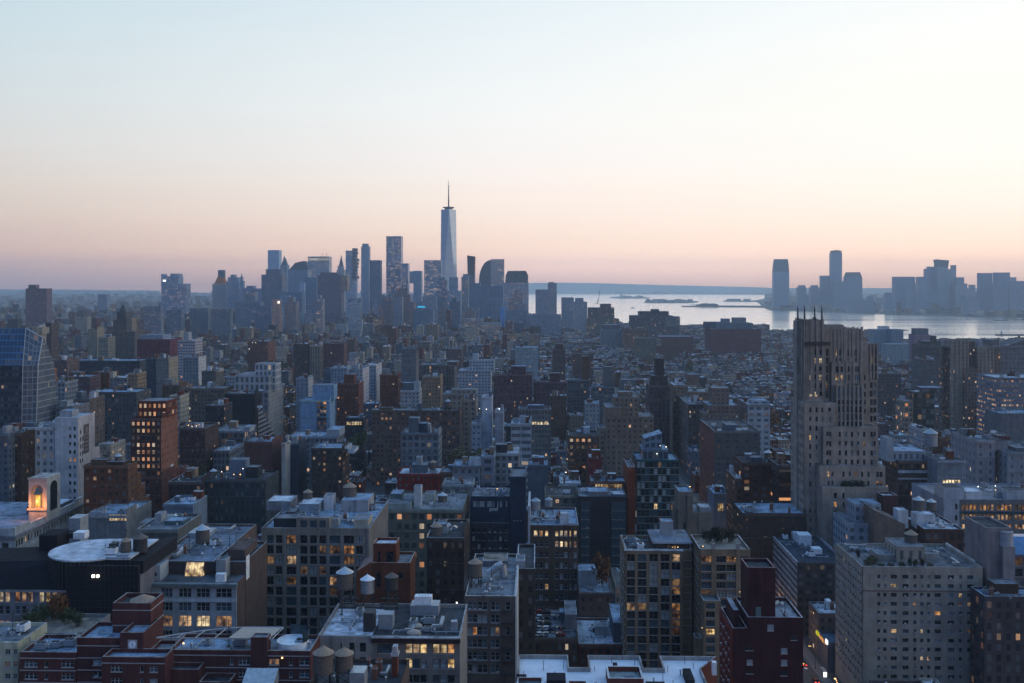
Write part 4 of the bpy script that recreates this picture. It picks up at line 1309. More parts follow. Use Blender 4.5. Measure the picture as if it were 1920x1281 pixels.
for (p, q) in (((b.lx(918, 22), 22, zr + 1.4), (b.lx(930, 22), 22, zr + 3.2)), ((b.lx(930, 22), 22, zr + 3.2), (b.lx(942, 22), 22, zr + 4.2)), ((b.lx(942, 22), 22, zr + 4.2), (b.lx(945, 22), 22, zr + .2))):
    m.tube(p, q, 1.2, 10)
b.part('bent_duct', m, M_METAL)
m = MB()      # fire escape zigzag on the dark bay
for k in range(7):
    zz = z - 4 - k * 3.65
    x0, x1 = b.lx(941), b.lx(962)
    m.box(x0, x1, -1.3, -.05, zz - .08, zz, bottom=True)
    m.tube((x0, -1.2, zz), (x1, -1.2, zz - 3.6), .07, 5)
    for i in range(5):
        x = x0 + (x1 - x0) * i / 4; m.tube((x, -1.3, zz), (x, -1.3, zz + 1), .03, 4)
b.part('fire_escape', m, M_DARK)
clutter(b, 1, b.w - 1, 2, 20, zr, 8)
b.done(1115)
tank('tan coned water tank on a black steel frame above white blinds', 891, 1080, 1045, 303, 'tan', 1.3)

# dark rough wall right of it
b = Bld('dark_brick_block', 'building', 'unlit dark brown block with a ragged roof in the gap beside the narrow loft', 'the unlit dark block', 968, 1003, 318)
b.shell(0, b.w, 0, 30, 0, b.lz(1066), (.06, .05, .048), 'roofd', (3.0, 3.6, .4, .5, .01))
b.blk(967, 984, 1052, 4, 12, b.lz(1066) - .9, 'lgrey', 'roofg')
b.done()

b = Bld('white_roof_building', 'apartment building', 'brick building seen from above with a white three lobed roof', 'the white lobed roof', 967, 1345, 216)
zp = zat(1227, 245.5)
br = (.15, .06, .05)
x1 = b.w
d1, d2 = 21.6, 29.5
xs = [(0, b.lx(1065, d2)), (b.lx(1101, d2), b.lx(1200, d2)), (b.lx(1236, d2), b.lx(1327, d2))]
out = [(0, 0), (x1, 0), (x1, d1), (xs[2][1] + 2.2, d2), (xs[2][0], d2), (xs[2][0], d1), (xs[1][1], d1), (xs[1][1], d2), (xs[1][0], d2), (xs[1][0], d1), (xs[0][1], d1), (xs[0][1], d2), (0, d2)]
cpc = (.34, .32, .31)
def inset(p, k=.38):
    n = len(p); q = []
    for i in range(n):
        a, o, c = Vector(p[i - 1]), Vector(p[i]), Vector(p[(i + 1) % n])
        e0, e1 = (o - a).normalized(), (c - o).normalized()
        n0, n1 = Vector((-e0.y, e0.x)), Vector((-e1.y, e1.x))
        bi = (n0 + n1) / max(.3, 1 + n0.dot(n1))
        q.append(tuple(o + bi * k))
    return q
inn = inset(out)
for i in range(len(out)):
    j = (i + 1) % len(out)
    b.walls.wall(out[i], out[j], 0, zp, br)
    b.walls.wall(inn[j], inn[i], zp - 1, zp, cpc)
    b.walls.face([(*out[i], zp), (*out[j], zp), (*inn[j], zp), (*inn[i], zp)], cpc)
zr = zp - 1
RW = MB(); RW.face([(*p, zr) for p in inn])
b.part('white_roof', RW, simple("white_roof_coating", (.60, .62, .68), .7, 0, .10, .35))
b.reg(0, x1, 0, d2, zp)
# brick bulkhead with sunken roof
x0, xb2 = b.lx(1140, 11), b.lx(1207, 11)
b.shell(x0, xb2, 11, 18.5, zr, zr + 2.6, br, (.22, .25, .26), coping=(.55, .55, .57), ph=1.2, t=.45, reg=False)
for p0, p1, v0, v1, h, mt in ((1025, 1061, 11, 15.5, 2.0, M_NET), (1288, 1303, 13, 20, 1.6, M_NET), (968, 987, 15, 17, 1.0, M_NET), (1150, 1158, 22, 24, 1.3, M_NET), (1214, 1250, 7, 11, 2.0, M_NET)):
    m = MB(); m.box(b.lx(p0, v0), b.lx(p1, v0), v0, v1, zr, zr + h, (.03, .03, .04)); b.part('roof_hatch', m, mt)
x0, xb2 = b.lx(969, 9), b.lx(1018, 9)
b.shell(x0, xb2, 8, 13.5, zr, zr + 1.7, br, (.12, .15, .18), coping=(.55, .55, .57), ph=.7, reg=False)
b.shell(b.lx(1068, 6), b.lx(1100, 6), 6, 10, zr, zr + 2.3, br, br, coping=br, ph=.2, reg=False)
for px, v in ((1019, 22), (1057, 23), (982, 17.5), (998, 14.5), (1115, 22), (1190, 23), (1252, 22), (1316, 20), (1329, 17), (1262, 13), (1300, 24), (1243, 16), (1147, 27), (1284, 27), (1328, 24), (1060, 13), (1318, 12)):
    m = MB(); x = b.lx(px, v); m.tube((x, v, zr), (x, v, zr + random.uniform(1.0, 2.4)), .07, 6); b.part('vent_pipe', m, M_DARK)
for px, v in ((1041, 18), (1276, 20), (1226, 15)):
    equip(b, 'roof_vent', b.lx(px, v), v, zr, 0, 1.1)
m = MB()
for i in range(26):      # dry vine on its trellis
    a = Vector((b.lx(1118, 10) + random.uniform(-2, 2), 9 + random.uniform(-.5, .5), zr)); d = Vector((random.uniform(-.9, .9), random.uniform(-.4, .4), random.uniform(1.2, 2.8)))
    m.tube(a, a + d, .03, 4); m.tube(a + d * .6, a + d * .6 + Vector((random.uniform(-.8, .8), 0, .7)), .02, 4)
b.part('bare_vine', m, M_DARK)
boxpart(b, 'fan_housing', 1336, 1344, 1243, 20, 21.4, zr, M_WHITE)
b.done(1240)
# brown loft with two lit floors
b = Bld('brown_walk_up', 'loft building', 'brown brick loft with two lit floors under a cluttered roof', 'the loft with two lit floors', 994, 1085, 420)
z = b.lz(985)
px = [(1001, 1008), (1011, 1018), (1022, 1028), (1041, 1047), (1050, 1055.5), (1058, 1064), (1068, 1071), (1076, 1081.5)]
b.facade((0, 0), (1, 0), b.w, 0, z, [(b.lx(p), b.lx(q)) for p, q in px], [(b.lz(1005.5 + 20 * i), b.lz(995 + 20 * i)) for i in range(8)], (.105, .075, .06), 'sash', M_FRW, .02, .3,
         lits={(i, 0) for i in range(8)} | {(i, 1) for i in range(3, 8)} | {(2, 5)}, littypes=(M_LITB, M_LITB, M_LITA))
zr = b.shell(0, b.w, .5, 34, 0, z, (.10, .075, .065), 'roofb', coping='lgrey')
m = MB(); m.box(-.9, -.02, -.3, 30, 0, z + 8); b.part('flue_wall', m, simple("pale_flue", (.4, .4, .43), .8))
b.blk(1051, 1067, 963, 3, 7, zr, 'white', 'roofw'); b.blk(1062, 1085, 983.5, 1, 3, zr, 'lgrey', 'roofg')
clutter(b, 1, b.w - 1, 4, 32, zr, 14)
b.done()
tank('blue grey tank with pointed roof by the black wall', 1004.5, 956, 932, 430, 'blue', .7)
tank('second blue grey tank on the roof with two lit floors', 1029, 950, 931, 440, 'blue', .8)

# navy block with a white word on it
b = Bld('navy_blank_block', 'building', 'navy blue block with small white lettering and a blank tower', 'the navy block with white lettering', 881, 956, 470)
z = b.lz(931)
nv = (.028, .042, .07)
b.facade((0, 0), (1, 0), b.w, 0, z, [(b.lx(p), b.lx(q)) for p, q in ((887, 894), (895.5, 898), (899, 909), (913, 923), (924.5, 927), (932, 935), (937, 942), (948, 951.5))], [(b.lz(950), b.lz(939.5))], nv, 'plain', M_FRD, 0, .2, glass=M_BLIND)
b.shell(0, b.w, .4, 26, 0, z, nv, 'roofg', coping='navy')
b.shell(b.lx(957, 2), b.lx(986, 2), -1, 24, 0, b.lz(891, 2), (.03, .045, .075), 'roofg', coping='grey')
b.walls.box(0, b.w, -.15, -.03, b.lz(981), b.lz(979), (.15, .16, .19), bottom=True)
b.facade((0, -.5), (1, 0), b.w, 0, b.lz(983), even(b.w, 7, 1.4), rowsm(b.lz(990), 3.8, 2.0, 7), (.05, .045, .06), 'sash', M_FRD, .02, .2)
def lettering(b, text, x, y, z, size, mat, rz=0.0):
    cu = bpy.data.curves.new('lettering', 'FONT')
    cu.body = text; cu.size = size; cu.extrude = .03
    cu.materials.append(mat)
    tmp = bpy.data.objects.new('lettering', cu)
    me = bpy.data.meshes.new_from_object(tmp)
    bpy.data.objects.remove(tmp)
    o = link('lettering', me, b.root, (x, y, z))
    o.rotation_euler = (R(90), 0, rz)
    return o
lettering(b, 'pod', b.lx(917.5), -.06, b.lz(957.5), 2.6, M_TEXT)
m = MB()
for px in (962.8, 968.5, 974.5):
    x = b.lx(px, 0); m.box(x, x + 1.0, -1.06, -1.01, b.lz(976), b.lz(974.6), bottom=True)
b.part('wall_mark', m, M_METAL)
clutter(b, 1, b.w - 1, 2, 24, z - .9, 10)
equip(b, 'roof_lamp_amber', b.lx(929, 1), 1.5, z - .9, 0, 1.6)
b.done(935)

# blank charcoal tower beside it, with glass strips
b = Bld('charcoal_tower', 'apartment tower', 'charcoal tower with a blank middle and glassy strips', 'the charcoal tower', 1085, 1176, 480)
z = b.lz(931)
dk = (.04, .04, .048)
b.shell(0, b.w, 0, 26, 0, z, dk, 'roofg', coping='slate')
for p0, p1, lit in ((1089, 1106, 0), (1146, 1173, .06)):
    x0 = b.lx(p0)
    b.facade((x0, -.4), (1, 0), b.lx(p1) - x0, 0, b.lz(940), even(b.lx(p1) - x0, 2, (b.lx(p1) - x0) / 2 - .5), rowsm(b.lz(944), 4.3, 3.4, 10), (.07, .085, .095), 'pair', M_FRD, lit, .2, glass=M_GLASSB)
    b.walls.wall((x0, 0), (x0, -.4), 0, b.lz(940), dk); b.walls.wall((b.lx(p1), -.4), (b.lx(p1), 0), 0, b.lz(940), dk)
b.blk(1103, 1140, 922, 5, 16, z - .9, 'grey', 'roofb'); b.blk(1146, 1172, 927, 3, 12, z - .9, 'slate', 'roofw')
clutter(b, 1, b.w - 1, 3, 24, z - .9, 8)
b.done()

b = Bld('thin_brick_party_wall', 'building', 'thin red brick slab squeezed against the dark glass tower', 'the thin red brick slab', 1177, 1191, 492)
b.shell(0, b.w, 0, 26, 0, b.lz(876), (.2, .07, .05), 'roofg')
b.done()

# glass tower with stepped top
b = Bld('stepped_glass_tower', 'glass tower', 'dark teal glass tower with a stepped and sloping bluish top', 'the teal glass tower', 1194, 1273, 500)
zl = b.lz(862)
gw = (.04, .105, .11)
b.facade((0, 0), (1, 0), b.w, 0, zl, even(b.w, 10, 1.75, .15), rowsm(zl - 1.0, 3.5, 2.9, 13), gw, 'plain', M_FRD, .05, .15, glass=None, littypes=(M_LITA, M_LITC, M_LITB))
b.shell(0, b.w, .3, 24, 0, zl, gw, 'roofb', (2.2, 3.5, .9, .85, .03), coping='teal')
z1 = b.blk(1205, 1253, 843, 3, 20, zl - .9, (.14, .19, .23), 'roofb', (2.4, 3.4, .8, .7, .06), 'upper_storey')
m = MB()
x0, x1 = b.lx(1208, 5), b.lx(1241, 5)
za = b.lz(822, 5); zb2 = b.lz(812, 5)
m.loft([(x0, 5, z1 - .25), (x1, 5, z1 - .25), (x1, 17, z1 - .25), (x0, 17, z1 - .25)], [(x0, 5, za), (x1, 5, zb2), (x1, 17, zb2), (x0, 17, za)], (.18, .24, .3), (2.6, 3.4, .7, .6, .1, b.seed), top=(.3, .37, .45))
b.part('sloping_crown', m, M_CITY)
for px, py, v in ((1236, 836, 4), (1230, 851, 2.5), (1247, 838, 4)):
    equip(b, 'roof_lamp', b.lx(px, v), v, b.lz(py, v) - 2.6)
b.done(850)

b = Bld('blank_stone_block', 'building', 'rough tan block of blank walls with a stepped top', 'the blank tan block', 1273, 1336, 440)
tn = (.20, .175, .15)
b.shell(0, b.w, 0, 22, 0, b.lz(961), tn, 'roofg', coping='tan')
b.shell(0, b.lx(1299), .05, 15, 0, b.lz(922), tn, 'roofb', coping='lgrey')
b.walls.box(b.lx(1288), b.lx(1295), -1.2, -.02, 0, b.lz(928), tn); b.walls.box(b.lx(1310), b.lx(1313), -.5, -.02, 0, b.lz(965), tn)
m = MB(); m.box(b.lx(1281), b.lx(1285), -.05, -.01, b.lz(995), b.lz(980), bottom=True); b.part('window', m, M_GLASS)
b.blk(1312, 1334, 952, 3, 12, b.lz(961) - .9, 'lgrey', 'roofw')
b.done()

# brown grid apartment block and its wing
b = Bld('tan_grid_block', 'apartment building', 'tan apartment block gridded by broad dark windows, penthouse on top', 'the tan grid block', 1172, 1299, 345)
z = b.lz(1033)
tg = (.26, .195, .14)
px = [(1175.5, 1190.5), (1196, 1212), (1217.5, 1233.5), (1239, 1255), (1260, 1275.5)]
b.facade((0, 0), (1, 0), b.lx(1281), 0, z, [(b.lx(p), b.lx(q)) for p, q in px], [(b.lz(1053 + 15.35 * i), b.lz(1039 + 15.35 * i)) for i in range(15)], tg, 'pair', M_FRB, .03, .35,
         lits={(4, 0), (4, 3), (4, 4), (4, 8), (4, 9), (0, 6), (1, 6), (4, 6)}, littypes=(M_LITA, M_LITC), glass=None)
xr = b.lx(1281)
b.facade((xr, 2.2), (1, 0), b.w - xr, 0, z - .4, [(.4, 2.9)], [(b.lz(1053 + 15.35 * i), b.lz(1041 + 15.35 * i)) for i in range(15)], tg, 'pair', M_FRB, .06, .3, lits={(0, 3), (0, 5), (0, 8), (0, 9)}, littypes=(M_LITA, M_LITB), glass=M_GLASS)
b.facade((0, 22), (0, -1), 22, 0, z, even(22, 6, 2.2), [(b.lz(1053 + 15.35 * i), b.lz(1041 + 15.35 * i)) for i in range(15)], tg, 'pair', M_FRB, .03, .3)
zr = b.shell(.4, b.w, 2.4, 22, 0, z, tg, 'roofd', coping='coping', ph=1.1)
b.walls.wall((.4, 2.4), (0, 22), 0, z, tg)
for a, c in (((0, 0), (xr, 0)),):
    b.walls.box(-.15, xr + .1, -.15, 2.4, z - .02, z + .12, (.36, .36, .37), bottom=True)
m = MB()
x0, x1 = b.lx(1224, 4), b.lx(1298, 4)
zp = b.lz(1016, 4)
m.box(x0 + 1.5, x1 - .8, 5.2, 21, zr, zp - .6, (.1, .09, .085)); m.box(x0, x1, 4, 22, zp - .6, zp, (.40, .42, .46), top=(.20, .23, .28), bottom=True)
b.part('penthouse', m, M_CITY)
b.blk(1240, 1262, 978, 12, 17, zp, 'lgrey', 'roofb')
m = MB()
for p in (1252, 1264):
    x = b.lx(p, 5); m.box(x, x + .6, 5.05, 5.15, zr + .4, zr + 1.6, bottom=True)
b.part('lit_window', m, M_LITA)
for px, v in ((1258, 4.4), (1268, 4.6)):
    equip(b, 'roof_lamp_amber', b.lx(px, v), v - 1, zr - .8, 0, .9)
clutter(b, 1.5, b.lx(1216), 4, 20, zr, 9)
b.done()
# balcony lamps hang on the fronts in the recess
b = Bld('tan_grid_wing', 'apartment building', 'lower wing of the tan grid block, banded, trees on its roof', 'the wing with trees on its roof', 1312, 1407, 335)
z = b.lz(1030)
px = [(1315, 1335.5), (1343.5, 1361), (1362.5, 1380), (1388, 1404)]
rows = [(b.lz(1055 + 16.2 * i), b.lz(1043 + 16.2 * i)) for i in range(14)]
b.facade((0, 0), (1, 0), b.w, 0, z, [(b.lx(p), b.lx(q)) for p, q in px], rows, tg, 'triple', M_FRB, .03, .4, lits={(0, 0), (2, 0), (0, 4), (1, 9)}, littypes=(M_LITA, M_LITC), glass=None)
b.facade((0, 20), (0, -1), 20, 0, z, even(20, 5, 2.4), rows, tg, 'pair', M_FRB, .03, .3)
zr = b.shell(0, b.w, .45, 20, 0, z, tg, 'rooft', coping='coping', ph=1.0)
for p in (1338, 1384):
    x = b.lx(p); b.walls.box(x - .6, x + .6, -.3, .9, z, z + 2.0, (.33, .32, .31)); b.walls.box(x - .75, x + .75, -.3, -.03, 0, z, tg)
x0, x1 = 0, b.lx(1352, -8)
zf = b.lz(1127, -8)
b.facade((x0, -8), (1, 0), x1, 0, zf, [(.8, x1 - 2.0)], [(b.lz(1142 + 16.2 * i, -8), b.lz(1131 + 16.2 * i, -8)) for i in range(8)], tg, 'triple', M_FRB, .05, .35, lits={(0, 3)}, littypes=(M_LITB,))
b.shell(0, x1, -7.6, .4, 0, zf, tg, 'roofg', coping='coping')
b.shell(b.lx(1303, -4), -.05, -5, 0, 0, b.lz(1197, -5), tg, 'roofg', coping='coping')
for px, py, v in ((1376, 1047, -.4), (1385, 1110, -4), (1314, 1178, -8.4), (1316, 1025, 3), (1323, 1030, 2)):
    equip(b, 'roof_lamp_amber', b.lx(px, v), v, b.lz(py, v) - 2.0, 0, .8)
ROOFTREES = (b, zr)
b.done()

# red brick with a square shaft
b = Bld('red_brick_shaft_building', 'apartment building', 'windowless looking dark red brick building with a tall square shaft', 'the red brick shaft', 1374, 1506, 260)
rd = (.06, .026, .032)
z1, z2 = b.lz(1157), b.lz(1178)
xs = b.lx(1402)
wl = [(535, 592, 740, 797), (660, 716, 955, 1006), (660, 716, 1062, 1115), (345, 398, 1064, 1112), (335, 402, 945, 978), (750, 805, 838, 880), (655, 716, 1168, 1208), (338, 405, 1170, 1192)]
zr = b.shell(xs, b.w, 0, 17, 0, z1, rd, (.35, .37, .42), coping=(.42, .38, .40), ph=1.0)
b.shell(0, xs - .02, .03, 17, 0, z2, rd, 'roofd', coping=(.40, .33, .34), ph=1.2)
for i, (a, c, t, u) in enumerate(wl):
    p0, p1, y0, y1 = 1330 + a / 4.906, 1330 + c / 4.906, 1020 + t / 4.906, 1020 + u / 4.906
    w, h = b.lx(p1) - b.lx(p0), b.lz(y0) - b.lz(y1)
    m_, me, mats = win_template('pair', w, h, .02, M_FRW if i in (0, 1, 2, 3) else M_FRD, M_BLIND if i in (0, 1, 2, 3) else M_GLASS)
    link('window', me, b.root, ((b.lx(p0) + b.lx(p1)) / 2, -.05, (b.lz(y0) + b.lz(y1)) / 2))
b.facade((-.4, 17), (0, -1), 17, 0, z2 - .4, even(17, 4, 1.5), rowsm(z2 - 2, 2.9, 1.5, 8), (.17, .05, .045), 'pair', M_FRD, .03, .3)
m = MB(); x0, x1 = b.lx(1402, 2), b.lx(1454, 2); zt = b.lz(1064, 2)
b.shell(x0, x1, 2, 11, zr, zt, rd, 'roofd', coping=(.30, .2, .2), ph=.9, wl=m, rf=m)
b.part('lift_shaft', m, M_CITY)
m = MB(); m.box(b.lx(1417, 2), b.lx(1427, 2), 1.93, 1.99, zr, zr + 3.0, bottom=True); b.part('roof_door', m, M_COPPER)
clutter(b, b.lx(1455, 3), b.w - 1, 2, 15, zr, 4, ('roof_vent', 'skylight'))
m = MB(); m.box(1, xs - 1.5, 4, 15, z2 - 1.2, z2 + 3.4, rd, top=(.3, .33, .38)); b.part('stair_housing', m, M_CITY)
b.done(1160)

# striped parking slab
b = Bld('striped_slab_building', 'office building', 'low slab with pale horizontal stripes and a dark front', 'the striped slab', 1495, 1590, 425)
z = b.lz(1057)
D = 60
nb = 9
fh = z / 11
for k in range(11):
    zt = z - k * fh
    b.walls.wall((0, D), (0, 0), zt - fh * .52, zt, (.42, .39, .40))
    b.walls.wall((.5, D), (.5, 0), zt - fh, zt - fh * .52, (.03, .03, .035))
    b.walls.face([(0, D, zt - fh * .52), (0, 0, zt - fh * .52), (.5, 0, zt - fh * .52), (.5, D, zt - fh * .52)], (.2, .2, .2))
    b.walls.face([(0, 0, zt - fh), (0, D, zt - fh), (.5, D, zt - fh), (.5, 0, zt - fh)], (.4, .38, .38))
b.walls.wall((0, 0), (b.w, 0), 0, z, (.07, .065, .068), b.win((3.2, 3.6, .6, .45, .05)))
b.walls.wall((b.w, 0), (b.w, D), 0, z, (.2, .19, .19)); b.walls.wall((b.w, D), (0, D), 0, z, (.2, .19, .19))
b.walls.box(0, b.w, 0, .5, z, z + .5, (.10, .10, .11)); b.walls.box(0, .6, .5, D, z, z + .6, (.45, .43, .45)); b.walls.box(.6, b.w, D - .6, D, z, z + .9, (.45, .43, .45)); b.walls.box(b.w - .6, b.w, .5, D - .6, z, z + .9, (.42, .41, .43))
b.roofs.face([(.6, .5, z - .02), (b.w - .6, .5, z - .02), (b.w - .6, D - .6, z - .02), (.6, D - .6, z - .02)], (.055, .065, .085))
b.reg(0, b.w, 0, D, z)
zr = z
for p0, p1, py, v0, v1 in ((1498, 1522, 1004, 30, 37), (1525, 1542, 1030, 15, 20), (1488, 1502, 1000, 40, 44)):
    boxpart(b, 'plant_room', p0, p1, py, v0, v1, zr, M_WHITE)
clutter(b, 2, b.w - 3, 5, 52, zr, 12, ('roof_vent', 'skylight', 'air_unit'))
b.done()

b = Bld('avenue_corner_shop', 'shop building', 'low corner building with a white roof along the lit avenue', 'the corner shop building', 1535, 1605, 402)
z = b.lz(1150)
zr = b.shell(0, b.w, 0, 15, 0, z, (.16, .14, .14), 'roofw', (3.0, 3.6, .45, .5, .04), coping='lgrey')
clutter(b, 1, b.w, 2, 14, zr, 6)
boxpart(b, 'roof_shed', 1551, 1560, 1128, 8, 12, zr, M_WHITE)
for px, py, v in ((1511, 1133, 13), (1483, 1115, 40), (1557, 1121, 12)):
    pass
b.done()

# shop row with lit signs, between the corner building and the hotel
b = Bld('shop_row', 'shop building', 'row of low shops with a yellow and a white lit sign', 'the lit shop row', 1552, 1600, 386)
z = 11.5
b.shell(0, b.w, 0, 13, 0, z, (.12, .13, .16), (.10, .14, .20), coping='slate')
m = MB()
for i in range(9):
    v = 2.2 + i * 1.0
    m.box(-.35, -.06, v, v + .45, z - 2.0, z - .5, bottom=True)
b.part('lit_shop_window', m, M_LITA)
m = MB(); m.box(-.6, -.1, -.9, 1.3, z - .6, z + 1.0, bottom=True); b.part('shop_sign', m, M_SIGNW)
m = MB(); m.box(-.6, -.1, 11.2, 14.5, z - 1.6, z - .2, bottom=True); b.part('shop_sign', m, M_SIGNY)
b.done()

# the beige hotel
b = Bld('beige_hotel', 'apartment building', 'broad beige brick hotel with small punched windows and a planted roof', 'the beige hotel', 1617, 1843, 352)
z = b.lz(1063)
bg_ = (.37, .325, .285)
def zc4(x): return 1420 + x / 3.194
px = [(625, 652), (719, 737), (755, 774), (800, 836), (870, 906), (935, 953), (976, 994), (1017, 1035), (1062, 1100), (1142, 1179), (1208, 1226), (1257, 1293)]
cols = [(b.lx(zc4(p)), b.lx(zc4(q))) for p, q in px]
rows = [(b.lz(1085 + 17 * i), b.lz(1077.5 + 17 * i)) for i in range(13)]
kinds = ['pair', 'sash', 'sash', 'double', 'double', 'sash', 'sash', 'sash', 'double', 'double', 'sash', 'double']
b.facade((0, 0), (1, 0), b.w, 0, z, cols, rows, bg_, kinds, M_FRD, .02, .28, lits={(2, 1), (2, 6), (5, 6), (10, 6), (9, 2), (9, 3), (5, 9), (6, 9)}, littypes=(M_LITA, M_LITB, M_LITC), glass=None)
b.facade((0, 32), (0, -1), 32, 0, z, even(32, 11, 1.25, 1.0), rows, bg_, 'sash', M_FRD, .02, .28)
b.facade((b.w, 0), (0, 1), 32, 0, z, even(32, 8, 1.25, 1.0), rows[:4], bg_, 'sash', M_FRD, .02, .28)
b.walls.wall((b.w, 32), (0, 32), 0, z, bg_)
cpb = (.36, .34, .32)
t = .4
zr = z - 1.0
for a in ((0, b.w, 0, t), (0, b.w, 32 - t, 32), (0, t, t, 32 - t), (b.w - t, b.w, t, 32 - t)):
    b.walls.box(a[0], a[1], a[2] + (.01 if a[2] == 0 else 0), a[3], z + .005, z + .16, cpb); 
for p, q in (((b.w - t, t), (t, t)), ((t, 32 - t), (b.w - t, 32 - t)), ((t, t), (t, 32 - t)), ((b.w - t, 32 - t), (b.w - t, t))):
    b.walls.wall(p, q, zr, z + .01, bg_)
b.roofs.face([(t, t, zr), (b.w - t, t, zr), (b.w - t, 32 - t, zr), (t, 32 - t, zr)], (.17, .175, .19))
b.reg(0, b.w, 0, 32, z)
b.walls.box(-.12, b.w + .12, -.12, -.02, b.lz(1109), b.lz(1106.5), (.20, .15, .14), bottom=True)
zp = b.blk(1682, 1734, 1025, 9, 22, zr, bg_, 'roofg', (3.0, 4.5, .35, .6, 0.0), 'penthouse')
b.blk(1646, 1682, 1040, 11, 20, zr, (.27, .25, .235), 'roofg'); b.blk(1735, 1757, 1038, 10, 20, zr, (.30, .285, .27), 'roofg')
for i in range(9):
    equip(b, 'railing', b.lx(1622 + i * 10, 28), 29, zr)
clutter(b, b.lx(1760, 6), b.w - 2, 5, 28, zr, 7, ('duct', 'roof_vent', 'skylight', 'duct'))
clutter(b, 2, b.lx(1650, 24), 22, 30, zr, 6)
HOTEL = (b, zr)
m = MB(); m.box(b.w - .5, b.w - .1, 6, 31, z + .1, z + .9, (.6, .58, .55)); b.part('roof_rail', m, M_CITY)
b.done()
tank('grey water tank with a terracotta cone on the beige hotel', 1708, 1024, 992, 368, 'tan', .15)

# building behind the hotel
b = Bld('white_roofed_brick_block', 'loft building', 'dark brick block with a bright white roof behind the beige hotel', 'the white roofed brick block', 1733, 1807, 420)
z = b.lz(992)
b.shell(0, b.w, 0, 26, 0, z, (.085, .05, .045), 'roofw', (3.6, 4.0, .55, .6, .02), coping='lgrey')
b.blk(1684, 1703, 957, 9, 15, z - 2, 'white', 'roofw'); b.blk(1719, 1754, 965, 8, 15, z - 2, 'white', 'roofw')
clutter(b, 1, b.w, 3, 24, z - .9, 9)
b.done()
tank('broad grey tank on tall black legs behind the beige hotel', 1722, 957, 929, 437, 'grey', 1.5)
tank('squat grey tank on black legs near the lit office', 1746, 957, 934, 440, 'grey', 1.5)
b = Bld('tan_gabled_block', 'building', 'brown windowless block with a sloping parapet behind the hotel garden', 'the sloping brown block', 1640, 1697, 428)
m = MB(); z0_, z1_ = b.lz(957), b.lz(983)
m.loft([(0, 0, 0), (b.w, 0, 0), (b.w, 20, 0), (0, 20, 0)], [(0, 0, z0_), (b.w, 0, z1_), (b.w, 20, z1_), (0, 20, z0_)], (.19, .15, .13), top=(.18, .17, .17))
b.part('wall', m, M_CITY); b.reg(0, b.w, 0, 20, z0_)
for i in range(3):
    m = MB(); m.box(4 + i * 3.6, 4.6 + i * 3.6, -.05, -.01, z1_ - 8 - i, z1_ - 5.6 - i, bottom=True); b.part('window', m, M_GLASS)
b.seed; REFS.append((b.ref, 1668, 975, 428))
b = Bld('pale_stepped_terrace', 'apartment building', 'pale blue grey stepped terraces below the stone tower', 'the pale stepped terraces', 1590, 1640, 436)
b.shell(0, b.w, 0, 22, 0, b.lz(982), (.33, .37, .42), 'roofg', (3.4, 3.4, .5, .5, .05))
b.blk(1602, 1652, 945, 6, 18, b.lz(982) - .9, (.34, .37, .41), 'roofb', (3, 3.4, .5, .5, .1), 'upper_storey')
b.done()
b = Bld('brown_brick_stack', 'building', 'slim dark brown brick shaft with a pale capping', 'the slim brown shaft', 1655, 1683, 450)
b.shell(0, b.w, 0, 8, 0, b.lz(929), (.10, .055, .055), 'roofw', coping='coping')
b.done()

# tan neighbour with a blue glass roof at the frame edge
b = Bld('tan_blank_tower', 'building', 'blank pinkish tan tower at the frame edge below lit offices', 'the blank pinkish tower', 1850, 1898, 352)
z = b.lz(990)
b.shell(0, b.w, 0, 18, 0, z, (.26, .225, .225), 'roofd', coping='lgrey')
b.shell(b.lx(1876), b.w, -2.2, -.05, 0, b.lz(1022), (.30, .27, .27), 'roofd', coping='lgrey')
m = MB(); m.cyl(b.lx(1882, 2), .4, b.lz(1024), b.lz(996), 2.4, 2.4, 20); b.part('round_shaft', m, M_STONE)
b.done()
b = Bld('blue_glass_roof_house', 'building', 'building with a sloping blue glass roof at the frame edge', 'the blue glass roof', 1900, 1990, 356)
z = b.lz(1040)
b.facade((0, 0), (1, 0), b.w, 0, z, even(b.w, 5, 2.6), rowsm(z - 1.2, 3.9, 2.8, 8), (.15, .14, .16), 'triple', M_FRD, .2, .3, lits={(0, 0), (1, 0)}, littypes=(M_LITC,))
b.walls.box(0, b.w, .4, 20, 0, z - .01, (.15, .14, .16))
m = MB(); m.loft([(0, 0, z), (b.w, 0, z), (b.w, 12, z), (0, 12, z)], [(2.2, 8, b.lz(1006, 8)), (b.w, 8, b.lz(1006, 8)), (b.w, 12, b.lz(1006, 8)), (2.2, 12, b.lz(1006, 8))], (.1, .2, .35)); b.part('glass_roof', m, simple("blue_roof_glass", (.05, .16, .34), .25, 0, .2))
b.reg(0, b.w, 0, 20, z + 6)
b.done()
b = Bld('lower_right_block', 'building', 'dark low block under the blank pinkish tower, pale roof', 'the low block under the pinkish tower', 1846, 1990, 338)
b.shell(0, b.w, 0, 11, 0, b.lz(1118), (.09, .075, .08), 'roofb', (3.2, 3.6, .45, .6, .05))
b.blk(1866, 1910, 1095, 4, 10, b.lz(1118) - .9, 'dbrown', 'roofg')
clutter(b, 1, 22, 1, 9, b.lz(1118) - .9, 7)
b.done()
b = Bld('bottom_edge_house', 'building', 'low dark house in the bottom corner below the hotel flank', None, 1846, 1985, 262)
b.shell(0, b.w, 0, 22, 0, 30, (.06, .055, .065), 'roofd', (3.2, 3.6, .4, .5, .03))
b.done()

